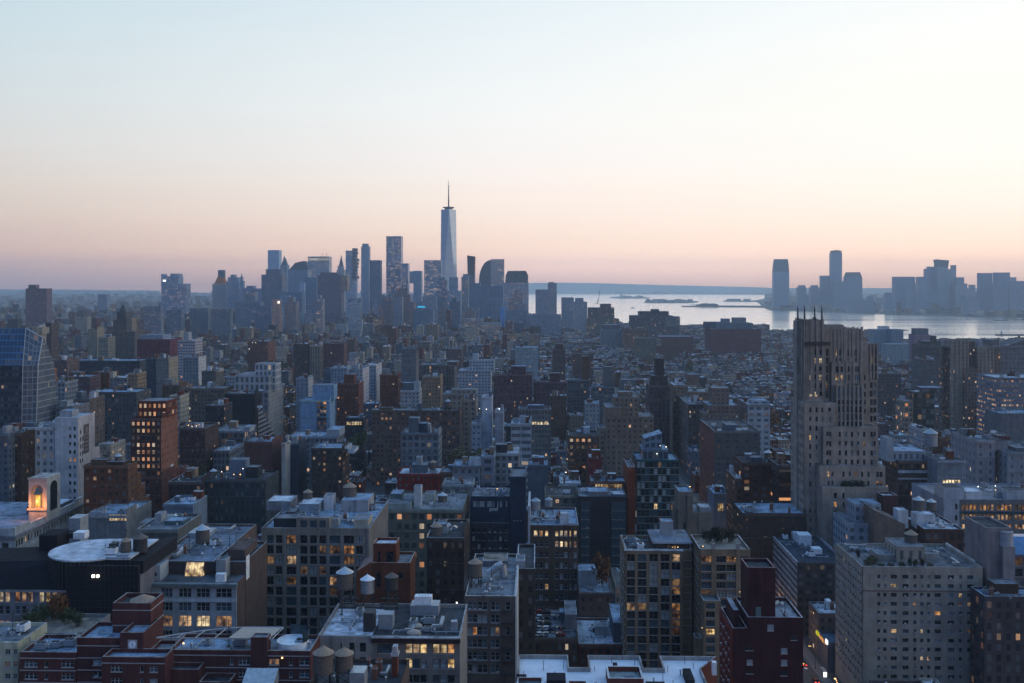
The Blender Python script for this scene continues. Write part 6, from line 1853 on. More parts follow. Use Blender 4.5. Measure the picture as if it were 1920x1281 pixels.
 ('teal_white_river_tower', AB, 'river tower, half teal and half white', 'the half white river tower', 1637, 1667, 618, 1900, 30, (.28, .36, .42), 'roofw', (3, 3.2, .5, .5, .02), [(1652, 1668, 612, 4, 25, (.70, .70, .72))], {}),
 ('teal_pink_river_tower', AB, 'river tower with one pink flank', None, 1671, 1694, 618, 1880, 30, (.26, .33, .40), 'roofg', (3, 3.2, .5, .5, .02), [(1690, 1703, 620, 2, 25, (.52, .33, .33))], {}),
 ('teal_river_podium', AB, 'broad pale teal block below the river towers', None, 1664, 1705, 645, 1700, 30, (.26, .35, .39), 'roofb', (3, 3.2, .5, .5, .03), [], {}),
 ('plum_river_tower', AB, 'plum tower with a teal cap by the river', None, 1715, 1745, 628, 1820, 30, (.28, .20, .25), 'roofg', (3, 3.2, .45, .5, .02), [(1717, 1741, 616, 4, 25, (.15, .18, .22))], {}),
 ('maroon_warehouse', 'warehouse', 'huge maroon warehouse on the river with rooftop blocks', 'the maroon warehouse', 1334, 1427, 617, 1950, 80, (.16, .075, .085), 'roofb', (3.4, 4.2, .3, .45, .02), [(1345, 1412, 606, 12, 60, (.15, .19, .22)), (1356, 1369, 598, 20, 50, (.22, .26, .3)), (1377, 1399, 596, 20, 50, (.25, .28, .31)), (1323, 1354, 604, 45, 75, (.13, .12, .15))], {}),
 ('stepped_river_block', OB, 'dark teal office stepped up like a pyramid before the bay', 'the pyramid of offices', 1185, 1274, 612, 2250, 60, (.10, .12, .14), 'roofb', (2.6, 3.6, .6, .5, .05), [(1183, 1262, 592, 5, 55, (.09, .11, .13)), (1199, 1254, 584, 10, 50, (.08, .095, .115)), (1222, 1236, 580, 18, 44, (.08, .09, .11)), (1248, 1275, 594, 4, 50, (.16, .20, .22))], {}),
 ('stepped_lit_block', OB, 'stepped office with lit green floors at the head of the bay', 'the stepped lit office', 1100, 1161, 598, 2600, 60, (.11, .13, .13), 'roofg', (2.6, 3.6, .7, .5, .16), [(1103, 1152, 577, 8, 50, (.09, .10, .12)), (1126, 1146, 570, 14, 44, (.09, .10, .13))], {}),
 ('grey_grid_office', OB, 'grey gridded office below the stepped lit office', 'the grey gridded office', 1128, 1166, 618, 2150, 40, (.24, .26, .29), 'roofb', (3.4, 3.8, .55, .6, .02), [(1132, 1162, 609, 5, 32, (.15, .14, .17))], {}),
 ('brick_river_low', BB, 'brick building with white lit windows before the pyramid of offices', None, 1170, 1215, 618, 2100, 40, (.15, .10, .09), 'roofd', (3.2, 3.8, .45, .5, .2), [], {}),
 ('maroon_long_low', BB, 'long low maroon sheds leading to the maroon warehouse', None, 1236, 1300, 631, 1950, 50, (.15, .08, .08), 'roofb', (3.2, 3.8, .3, .4, .02), [], {}),
 ('tan_village_tower', AB, 'olive tan tower alone in the low quarter', 'the lone olive tower', 1192, 1230, 634, 1750, 30, (.15, .15, .13), 'roofg', (3.2, 3.2, .35, .45, .02), [(1222, 1240, 648, 2, 20, (.26, .25, .23))], {}),
 ('white_grid_lit_office', OB, 'pale gridded office with yellow lit rows', 'the pale office with yellow rows', 868, 938, 606, 2350, 50, (.26, .28, .29), 'roofb', (3.0, 3.8, .55, .5, .35), [(872, 905, 598, 8, 36, (.24, .26, .29))], {}),
 ('lit_gold_office', OB, 'office glowing gold in every row before the skyline', 'the golden glowing office', 677, 714, 596, 2600, 50, (.16, .15, .14), 'roofd', (2.8, 3.6, .6, .5, 1.2), [], {}),
 ('pale_slab_village', AB, 'pale blue slab with a tan curved flank', 'the pale blue slab', 966, 1009, 651, 1300, 30, (.28, .34, .37), 'roofb', (3, 3.2, .35, .4, .02), [], {}),
 ('brown_village_tower', AB, 'brown brick tower rising from the low quarter', None, 1036, 1060, 655, 1350, 30, (.10, .07, .075), 'roofd', (3, 3.2, .35, .4, .03), [(1041, 1056, 645, 5, 20, (.11, .07, .07))], {}),
 ('brown_village_block', AB, 'wide brown block with a rounded roof', None, 1074, 1112, 664, 1400, 40, (.12, .085, .08), 'roofd', (3, 3.2, .35, .4, .03), [], {}),
 ('grey_tower_pair', AB, 'grey tower by the crane, square topped', 'the grey square topped tower', 753, 780, 653, 1250, 30, (.17, .17, .19), 'roofg', (3, 3.2, .4, .45, .02), [(784, 806, 641, 10, 30, (.2, .19, .18))], {}),
 ('long_dark_block', AB, 'long dark grey block of vertical bays beside the white terraces', 'the long dark bay block', 788, 852, 684, 1000, 34, (.115, .11, .115), 'roofg', (2.8, 3.4, .45, .7, .02), [(838, 857, 679, 3, 30, (.14, .10, .095))], {}),
 ('white_terraced_block', AB, 'white terraced block full of balconies', 'the white terraced block', 860, 920, 694, 1120, 30, (.40, .42, .47), 'roofw', (3.6, 3.4, .55, .5, .03), [(880, 926, 676, 6, 28, (.40, .43, .48)), (886, 896, 664, 10, 22, (.45, .48, .52))], {}),
 ('white_office_slab', OB, 'white gridded slab with a rooftop block', 'the white gridded slab', 333, 366, 638, 1200, 26, (.44, .42, .45), 'roofw', (3.2, 3.4, .7, .5, .02), [(344, 353, 623, 6, 18, 'lgrey')], {}),
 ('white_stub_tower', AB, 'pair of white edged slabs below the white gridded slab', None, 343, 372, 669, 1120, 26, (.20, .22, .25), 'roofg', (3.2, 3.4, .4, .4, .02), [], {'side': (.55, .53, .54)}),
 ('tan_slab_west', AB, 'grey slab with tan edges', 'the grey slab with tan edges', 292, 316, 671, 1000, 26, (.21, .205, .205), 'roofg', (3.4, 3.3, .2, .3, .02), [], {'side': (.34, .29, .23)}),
 ('navy_slab_west', AB, 'navy slab next to the grey slab with tan edges', None, 273, 291, 672, 1010, 26, (.07, .09, .12), 'roofg', (3, 3.2, .4, .45, .02), [], {}),
 ('blue_roof_hall', BB, 'red brick hall with a pale blue roof and floodlights', 'the blue roofed hall', 465, 502, 640, 1350, 40, (.16, .085, .075), 'roofb', (3.5, 4, .3, .4, .05), [], {'lamps': [(472, 646, -1, 'roof_lamp'), (478, 646, -1, 'roof_lamp'), (466, 658, -1, 'roof_lamp')]}),
 ('brown_slab_row', AB, 'brown slab with a pale ribbed edge', 'the brown slab with a ribbed edge', 551, 580, 645, 1250, 22, (.105, .08, .075), 'roofg', (3, 3.2, .35, .45, .02), [], {}),
 ('tan_slab_row', AB, 'tan slab of pale vertical stripes', None, 581, 600, 648, 1240, 22, (.24, .215, .18), 'roofg', (3.6, 20, .4, .96, 0), [], {}),
 ('red_slab_row', AB, 'maroon brick slab in the row of slabs', None, 602, 645, 644, 1260, 22, (.15, .085, .09), 'roofg', (3, 3.2, .35, .45, .02), [], {}),
 ('maroon_hall', BB, 'wine coloured hall with a stepped pale roof', 'the wine coloured hall', 257, 318, 636, 1400, 50, (.14, .045, .06), 'roofb', (4, 5, .2, .3, .03), [(262, 305, 628, 6, 40, (.25, .28, .34))], {}),
 ('church_spired_tower', 'tower', 'brown stepped tower with a pointed crown', 'the brown pointed tower', 207, 252, 621, 1500, 40, (.125, .11, .105), 'roofg', (3, 3.4, .35, .55, .02), [(212, 246, 600, 6, 34, (.13, .11, .105)), (236, 247, 596, 2, 20, (.25, .215, .18)), (219, 235, 585, 10, 30, (.11, .1, .1))], {'spire': (222, 234, 584, 571)}),
 ('tan_wedge', AB, 'light tan wedge by the leaning glass tower', 'the tan wedge', 60, 70, 613, 1100, 20, (.40, .35, .30), 'roofg', None, [(68, 79, 626, 2, 18, (.36, .32, .275))], {}),
 ('brown_wedge', AB, 'brown slab behind the tan wedge', None, 74, 96, 606, 1300, 20, (.11, .085, .085), 'roofg', (3, 3.2, .3, .4, .02), [], {}),
 ('sand_towers', AB, 'small sand coloured tower with a cut corner', 'the small sand tower', 165, 182, 617, 1450, 25, (.33, .29, .23), 'roofg', (3.2, 3.6, .2, .3, .02), [], {}),
 ('sand_towers_low', AB, 'lower sand and teal block with amber light', None, 184, 202, 632, 1420, 25, (.27, .25, .21), 'roofg', (3.2, 3.6, .4, .5, .04), [], {}),
 ('orange_flank_block', AB, 'rusty orange blank wall behind the leaning tower', 'the rusty orange wall', 77, 87, 693, 760, 16, (.30, .15, .09), 'roofw', None, [], {}),
 ('long_navy_row', BB, 'long navy row with pale roof edges', None, 128, 262, 676, 1050, 30, (.07, .075, .09), 'roofb', (3, 3.6, .4, .4, .03), [], {}),
 ('plum_ribbed_block', AB, 'plum ribbed block of brick floors', None, 92, 125, 675, 950, 26, (.14, .11, .11), 'roofg', (3, 3.6, .3, .45, .03), [], {}),
 ('white_fork_block', AB, 'pale gridded block with dark bays', None, 93, 122, 716, 850, 24, (.27, .28, .31), 'roofw', (3.2, 3.8, .6, .6, .02), [], {}),
 ('brown_pair_block', BB, 'brown pair of buildings above the white hotel', None, 138, 168, 748, 690, 24, (.13, .105, .1), 'roofg', w_few, [(143, 153, 735, 4, 12, 'slate')], {}),
 ('white_gable_house', BB, 'grey house with bright cap above the white hotel', None, 104, 136, 762, 640, 24, (.17, .18, .20), 'roofb', w_apt, [(112, 126, 752, 4, 12, 'lgrey')], {}),
 ('long_roof_row', BB, 'long low building with a bluish roof behind the lit brick tower', None, 168, 256, 735, 800, 30, (.085, .09, .10), 'roofb', (3, 3.8, .4, .4, .06), [], {}),
 ('brown_wide_loft', LB, 'broad brown loft dotted with lamps', None, 340, 420, 728, 850, 26, (.14, .12, .105), 'roofg', (2.8, 3.6, .5, .5, .08), [], {}),
 ('olive_block', AB, 'olive grey block with a cream stair tower', 'the olive block', 378, 404, 696, 980, 26, (.115, .12, .115), 'roofg', (3, 3.2, .3, .4, .02), [(404, 411, 692, 0, 14, (.40, .37, .33))], {}),
]
MIDS += [
 ('slate_roofed_house', BB, 'low house with a flat blue grey roof beside the tan grid block', 'the low blue grey roof', 1086, 1147, 1111, 402, 22, (.17,.12,.11), (.20,.24,.29), (3.4, 3.6, .35, .45, .03), [(1084, 1120, 1070, 10, 20, (.22, .25, .29))], {}),
 ('patched_roof_house', BB, 'brick house with a patched white roof below the low blue grey roof', 'the patched white roof', 1085, 1180, 1207, 357, 28, (.13, .06, .055), (.36, .40, .46), (3.2, 3.6, .35, .5, .03), [(1112, 1118, 1178, 14, 18, 'dark'), (1126, 1140, 1178, 12, 20, 'dark'), (1150, 1172, 1168, 4, 26, 'slate')], {}),
 ('parking_deck', 'car park', 'brown car park with cars packed on its roof', 'the rooftop car park', 1002, 1083, 1196, 352, 34, (.10, .065, .055), (.10, .11, .13), (2.6, 4.2, .4, .5, .02), [(1060, 1082, 1152, 10, 26, 'grey')], {}),
]
MIDS += [
 ('plum_long_block', AB, 'long plum block behind the roofs of the white hotel', None, 118, 168, 706, 930, 24, 'plum', 'roofb', (3, 3.5, .35, .45, .05), [(130, 150, 698, 4, 14, 'brown')], {}),
 ('brick_mid_block', AB, 'small red brick block in the left middle distance', None, 172, 204, 698, 960, 22, 'brick', 'roofg', (3, 3.4, .35, .45, .05), [], {}),
 ('grey_mid_block', AB, 'grey block with a slim cream stair shaft', None, 206, 238, 708, 920, 22, 'grey', 'roofw', (3, 3.4, .4, .45, .05), [(206, 212, 698, 0, 8, 'cream')], {}),
 ('tan_mid_slab', AB, 'narrow tan slab over the long bluish roof', None, 240, 258, 700, 880, 20, 'tan', 'roofg', (3, 3.4, .35, .45, .04), [], {}),
 ('brown_mid_step', AB, 'brown stepped block behind the lit brick tower', None, 304, 336, 722, 870, 24, 'brown', 'roofg', (3, 3.5, .4, .45, .06), [(308, 322, 712, 4, 14, 'grey')], {}),
 ('cream_mid_house', AB, 'cream house crowded among brown blocks', None, 318, 338, 742, 790, 20, 'cream', 'roofw', (3, 3.5, .4, .45, .06), [], {}),
 ('dark_mid_house', AB, 'dark house with a bright roof below the broad brown loft', None, 386, 420, 760, 740, 20, 'dark', 'roofw', (3, 3.6, .4, .45, .06), [], {}),
 ('grey_mid_house', AB, 'grey house with a tall chimney by the pilastered building', None, 424, 452, 705, 960, 20, 'lgrey', 'roofg', (3, 3.5, .4, .5, .03), [], {}),
 ('brown_village_block', AB, 'brown block before the slate grey slab', None, 1032, 1062, 742, 880, 20, 'brown', 'roofb', (3, 3.4, .35, .45, .05), [], {}),
 ('pale_village_block', AB, 'pale blue roofed house between the slate slabs and the tan tower', None, 1098, 1124, 756, 830, 20, 'lgrey', 'roofb', (3, 3.6, .4, .45, .05), [], {}),
 ('tan_village_block', AB, 'tan block under the long dark bay block', None, 792, 826, 706, 940, 22, 'tan', 'roofg', (3, 3.4, .35, .45, .05), [], {}),
 ('brick_village_block', AB, 'brick block between the white slab and the small white block', None, 712, 746, 702, 980, 22, 'brick', 'roofg', (3, 3.4, .35, .45, .05), [(716, 728, 692, 4, 12, 'grey')], {}),
 ('slate_village_block', AB, 'slate block below the row of slabs', None, 606, 640, 694, 1040, 22, 'slate', 'roofb', (3, 3.4, .4, .45, .05), [], {}),
]
def steps_box(b, v0, v1, py):
    z = b.lz(py, v0, b.w)
    b.shell(b.lx(b.x0px, v0) if False else 0, b.w - .02, v0, v1, 0, z, (.15, .08, .055), 'roofg', (3.2, 3.6, .4, .45, .05))
for (name, cat, label, ref, x0, x1, yr, Y, dep, wall, roof, wn, blks, op) in MIDS:
    b = Bld(name, cat, label, ref, x0, x1, Y)
    z = b.lz(yr)
    cp = (.40, .41, .43) if random.random() < .6 else None
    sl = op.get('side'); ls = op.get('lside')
    if 'slope' in op:      # terraces stepping back, seen from the side
        n = 9
        ze = b.lz(op['slope'], 0)
        for k in range(n):
            v0 = dep * k / n
            zz = z - (z - ze) * (k / n) * 1.1
            b.shell(0, b.w, v0, v0 + dep / n - .02, 0, zz, wall, roof, None, coping=None)
            for j in range(int(zz / 3.6)):
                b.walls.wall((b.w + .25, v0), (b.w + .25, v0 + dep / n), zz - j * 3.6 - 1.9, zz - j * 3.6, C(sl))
        zr = z - .9
    else:
        zr = b.shell(0, b.w, 0, dep, 0, z, wall, roof, wn, coping=cp)
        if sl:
            b.walls.wall((b.w + .12, -.1), (b.w + .12, dep), 0, z - .3, C(sl), b.win((3.4, 3.7, .22, .4, .03)) if wn else None)  # right flanks recoloured lighter and warmer to carry the west sky glow
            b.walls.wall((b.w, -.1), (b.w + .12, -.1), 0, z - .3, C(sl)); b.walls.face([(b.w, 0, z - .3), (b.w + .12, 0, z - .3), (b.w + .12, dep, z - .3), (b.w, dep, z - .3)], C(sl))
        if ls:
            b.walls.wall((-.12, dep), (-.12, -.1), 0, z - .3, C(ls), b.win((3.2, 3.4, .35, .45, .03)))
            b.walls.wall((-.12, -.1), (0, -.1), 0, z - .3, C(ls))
    for st in op.get('steps', ()):
        steps_box(b, *st)
    for q in blks:
        p0, p1, py, v0, v1 = q[:5]
        big = (p1 - p0) * Y / F > 12
        b.blk(p0, p1, py, v0, min(v1, dep - .5), zr, q[5] if len(q) > 5 else 'grey', random.choice(('roofg', 'roofb', 'roofg')), (wn if big else None), 'upper_storey' if big else 'roof_shed')
    if 'wing' in op:
        p0, p1, py = op['wing']
        b.shell(b.lx(p0), -.03, .5, 24, 0, b.lz(py), wall, roof, wn)
    if 'balc' in op:
        x0b, x1b = b.lx(op['balc'][0]), b.lx(op['balc'][1])
        m = MB()
        fl = 3.3
        for k in range(int((z - 6) / fl)):
            zz = z - 4 - k * fl
            m.wall((x0b, -.06), (x1b, -.06), zz, zz + 2.5, (.03, .04, .05), (2.4, 2.5, .9, .95, .35, b.seed))
            m.box(x0b, x1b, -1.5, -.08, zz - .25, zz - .05, (.35, .42, .52), bottom=True)
            m.box(x0b, x1b, -1.5, -1.42, zz - .05, zz + .85, (.10, .14, .2), bottom=True)
        b.part('balcony', m, M_CITY)
    if 'bands' in op:
        m = MB()
        for ya, yb in op['bands']:
            m.box(-.1, b.w + .1, -.25, -.03, b.lz(yb), b.lz(ya), (.45, .47, .5), bottom=True)
        b.part('stone_band', m, M_CITY)
    if 'band' in op:
        p0, p1, ya, yb = op['band']
        m = MB()
        n = max(3, int((p1 - p0) / 5))
        xa, xb = b.lx(p0), b.lx(p1)
        for i in range(n):
            m.box(xa + (xb - xa) * i / n, xa + (xb - xa) * (i + .72) / n, -.08, -.02, b.lz(yb), b.lz(ya), bottom=True)
        b.part('lit_window', m, M_LITB)
    if 'piers' in op:
        m = MB()
        for p0, p1 in op['piers']:
            n = max(2, int((p1 - p0) / 3.5))
            for i in range(n + 1):
                x = b.lx(p0 + (p1 - p0) * i / n)
                m.box(x - .5, x + .5, -.9, -.03, 0, z + .4, (.32, .275, .235))
        b.part('pier', m, M_CITY)
    if 'gable' in op:
        p0, p1, py = op['gable']
        xa, xb = b.lx(p0), b.lx(p1)
        m = MB(); zt = b.lz(py)
        xm = (xa + xb) / 2
        m.face([(xa, 0, z), (xb, 0, z), (xm, 0, zt)], (.13, .12, .13)); m.face([(xa, 0, z), (xm, 0, zt), (xm, 40, zt), (xa, 40, z)], (.12, .12, .13)); m.face([(xm, 0, zt), (xb, 0, z), (xb, 40, z), (xm, 40, zt)], (.12, .12, .13))
        b.part('gable_roof', m, M_CITY)
    if 'spire' in op:
        p0, p1, ya, yb = op['spire']
        m = MB(); xa, xb = b.lx(p0, 14), b.lx(p1, 14)
        m.loft([(xa, 14, b.lz(ya, 14) - 2), (xb, 14, b.lz(ya, 14) - 2), (xb, 24, b.lz(ya, 14) - 2), (xa, 24, b.lz(ya, 14) - 2)], [((xa + xb) / 2 - .4, 18.6, b.lz(yb, 18)), ((xa + xb) / 2 + .4, 18.6, b.lz(yb, 18)), ((xa + xb) / 2 + .4, 19.4, b.lz(yb, 18)), ((xa + xb) / 2 - .4, 19.4, b.lz(yb, 18))], (.10, .095, .095))
        b.part('spire', m, M_CITY)
    for px, py, v, kd in op.get('lamps', ()):
        if kd:
            equip(b, kd, b.lx(px, v), v, b.lz(py, v) - 2.6, 0, 1.0 + Y / 1500)
    if Y < 1700 and 'slope' not in op:      # bulkheads, party walls, courses and a cornice
        r_ = random.Random(int(x0 * 31 + yr))
        for _ in range(r_.randint(1, 3) if not blks else r_.randint(0, 2)):
            a, c = r_.uniform(.05, .7) * b.w, r_.uniform(.3, .75) * dep
            m = MB()
            b.shell(a, min(b.w - .5, a + r_.uniform(2.2, 5.5)), c, min(dep - .5, c + r_.uniform(2.5, 6)), zr, zr + r_.uniform(2.6, 5.0), r_.choice(('brown', 'grey', 'lgrey', 'white', 'slate', 'tan', 'brick')), r_.choice(('roofw', 'roofb', 'roofg')), None, ph=.15, t=.15, wl=m, rf=m, reg=False)
            b.part('roof_shed', m, M_CITY)
        m = MB()
        k_ = r_.uniform(.55, 1.5)
        tc_ = tuple(min(.5, q_ * k_ + .03) for q_ in C(wall))
        m.box(-.12, b.w + .12, -.55, -.03, z - 1.5, z - .2, tc_, bottom=True)
        b.part('cornice', m, M_CITY)
        for j in range(1, r_.randint(2, 5)):
            zz = z - 1.4 - j * 7.5 - r_.uniform(0, 5)
            if zz > 5:
                m = MB(); m.box(-.06, b.w + .06, -.28, -.03, zz, zz + .45, tc_, bottom=True); b.part('stone_course', m, M_CITY)
        if r_.random() < .35:
            m = MB(); m.box(b.w - .5, b.w - .02, 1, dep * r_.uniform(.4, .9), z + .02, z + r_.uniform(1.2, 2.6), C(wall)); b.part('party_wall', m, M_CITY)
    if Y < 1300:
        clutter(b, .6, b.w - .6, 1, dep - 1, zr, min(9, int(2 + b.w * dep / 130)), ('air_unit', 'roof_vent', 'air_unit_grey', 'chimney', 'roof_vent', 'skylight'))
    b.done(yr)

# the ribbed tan tower: two bright ribbed wings with a darker court between them
b = Bld('ribbed_tan_tower', AB, 'tall tan tower of two ribbed wings with a dark court between', 'the ribbed tan tower', 1786, 1882, 980)
tn = (.34, .285, .24)
z = b.lz(652)
b.shell(0, b.w, 6, 34, 0, z, (.17, .145, .13), 'roofg', (3.2, 3.5, .4, .5, .09))
for p0, p1, py in ((1786, 1815, 638), (1834, 1862, 650)):
    a, c = b.lx(p0), b.lx(p1)
    b.shell(a, c, 0, 24, 0, b.lz(py), tn, 'roofg', (3.2, 3.5, .3, .5, .04))
    m = MB()
    for i in range(5):
        x = a + (c - a) * i / 4
        m.box(x - .55, x + .55, -.8, -.03, 0, b.lz(py) + .5, tn)
    b.part('pier', m, M_CITY)
b.blk(1819, 1828, 641, 10, 20, z - .9, (.16, .11, .09), 'roofd'); b.blk(1836, 1842, 636, 8, 18, b.lz(650) - .9, (.36, .37, .39), 'roofw')
b.shell(b.lx(1806), b.lx(1830), -3, 5.9, 0, b.lz(690), (.19, .15, .14), 'roofg', (3.2, 3.5, .45, .5, .14))
b.done(645)

# the white hotel proper: front, flank coloured pinker for the west sky glow, painted sign
b = Bld('white_hotel', 'hotel', 'white hotel tower with a brown painted sign on its blank flank', 'the white hotel', 103, 146, 530)
z = b.lz(783)
hw = (.52, .53, .56)
rows = [(b.lz(800 + 14.6 * i + 7), b.lz(800 + 14.6 * i)) for i in range(10)]
b.facade((0, 0), (1, 0), b.w, 0, z, [(b.lx(129), b.lx(133.5)), (b.lx(137.5), b.lx(142))], rows, hw, 'sash', M_FRD, .04, .3, lits={(0, 4), (1, 4)})
hs = (.56, .52, .53)
W = b.walls
W.wall((b.w, 0), (b.w, 20), 0, z, hs); W.wall((b.w, 20), (0, 20), 0, z, hw); W.wall((0, 20), (0, 0), 0, z, hw)
b.shell(.1, b.w - .02, 20.02, 26.5, 0, b.lz(839, 22), hs, 'roofg')
b.roofs.face([(0, .1, z - .4), (b.w - .1, .1, z - .4), (b.w - .1, 20, z - .4), (0, 20, z - .4)], (.4, .42, .45))
b.reg(0, b.w, 0, 26, z)
b.blk(112, 135, 770, 6, 14, z - .4, (.36, .37, .4), 'roofb')
m = MB()
for k in range(5):
    for v in (2.6, 5.0):
        if not (v > 4 and k == 0):
            m.box(b.w + .01, b.w + .06, v, v + .9, z - 9.2 - k * 3.9, z - 7.0 - k * 3.9, bottom=True)
b.part('window', m, M_GLASS)
m = MB()
v0, v1 = 6.4, 13.0
zs0, zs1 = z - 20.5, z - 4.8
m.face([(b.w + .05, v0, zs0), (b.w + .05, v1, zs0), (b.w + .05, v1, zs1), (b.w + .05, v0, zs1)])
b.part('painted_sign', m, simple("brown_sign_paint", (.12, .085, .085), .9, 0, .25, .5))
m = MB()      # worn pale lines of the sign, not readable in the photograph
for k, (a, c) in enumerate(((.2, .75), (.12, .9), (.12, .88), (.15, .85), (.1, .9))):
    zz = zs0 + 1.6 + k * 2.1
    m.face([(b.w + .08, v0 + (v1 - v0) * a, zz), (b.w + .08, v0 + (v1 - v0) * c, zz), (b.w + .08, v0 + (v1 - v0) * c, zz + .8), (b.w + .08, v0 + (v1 - v0) * a, zz + .8)])
n = 18
m.face([(b.w + .08, v0 + 3.6 + 1.3 * math.cos(2 * math.pi * i / n), zs1 - 3.0 + 1.7 * math.sin(2 * math.pi * i / n)) for i in range(n)])
b.part('painted_line', m, simple("worn_sign_paint", (.24, .21, .21), .9, 0, .3, .6))
b.done(783)

# leaning glass tower at the frame edge
b = Bld('leaning_glass_tower', 'office tower', 'leaning glass tower of pale grid lines with reflected sky coloured into its upper face', 'the leaning glass tower', -70, 62, 620)
zt = b.lz(617)
x60, x37, x48 = b.w, b.lx(40), b.lx(49)
wg = (2.3, 3.9, .84, .84, .015, b.seed)
fr = (.27, .30, .34)
D = 48
zmid = b.lz(686)
r0 = [(-10, 0, 0), (b.lx(40), -2, 0), (x60, 0, 0), (x60 + .5, D, 0), (-10, D, 0)]
r1 = [(-10, 4, zmid), (b.lx(38), 3, zmid), (x60, 6, zmid), (x60, D * .55, zmid), (-10, D * .55, zmid)]
r2 = [(-10, 12, zt), (b.lx(48, 10), 10, zt), (x60 - .1, 12, zt - 6), (x60 - .2, 14, zt - 6), (-10, 14, zt)]
for ra, rb in ((r0, r1), (r1, r2)):
    for i in range(5):
        j = (i + 1) % 5
        p, q, s_, t_ = ra[i], ra[j], rb[j], rb[i]
        nu, nv = max(1, round(math.dist(p, q) / 2.3)), max(1, round((t_[2] - p[2]) / 3.9))
        if i == 0:
            c, w = ((.06, .07, .085), (.7, .5, .02, b.seed)) if ra is r0 else ((.12, .22, .36), (.86, .8, .0, b.seed))  # upper face is coloured blue to stand for reflected sky
        else:
            c, w = fr, (.84, .84, .012, b.seed)
        W_ = b.walls
        W_.face([p, q, s_, t_], c, [(0, 0), (nu, 0), (nu, nv), (0, nv)], w)
b.roofs.face(r2, (.2, .22, .25))
b.reg(0, x60, 0, D, zt)
m = MB()
for k, py in enumerate((640, 655)):
    zz = b.lz(py, 8)
    m.box(-8 + k * 3, b.lx(40, 8), 9.0 - k * 1.9, 9.3 - k * 1.9, zz - 1, zz + 1.0, bottom=True)
b.part('terrace_slot', m, M_DARK)
m = MB(); m.tube(r0[2], r1[2], .35, 6); m.tube(r1[2], r2[2], .35, 6); m.tube(r2[1], r2[2], .4, 6); m.tube(r0[1], r1[1], .25, 6); m.tube(r1[1], r2[1], .25, 6)
b.part('corner_mullion', m, M_METAL)
m = MB()
for i in range(16):
    x = -8 + i * (b.lx(38) + 8) / 15
    m.tube((x, 3.7, zmid), (x, 11.6, zt), .09, 4)
b.part('face_mullion', m, simple("blue_mullion", (.10, .22, .42), .4))
b.done(640)

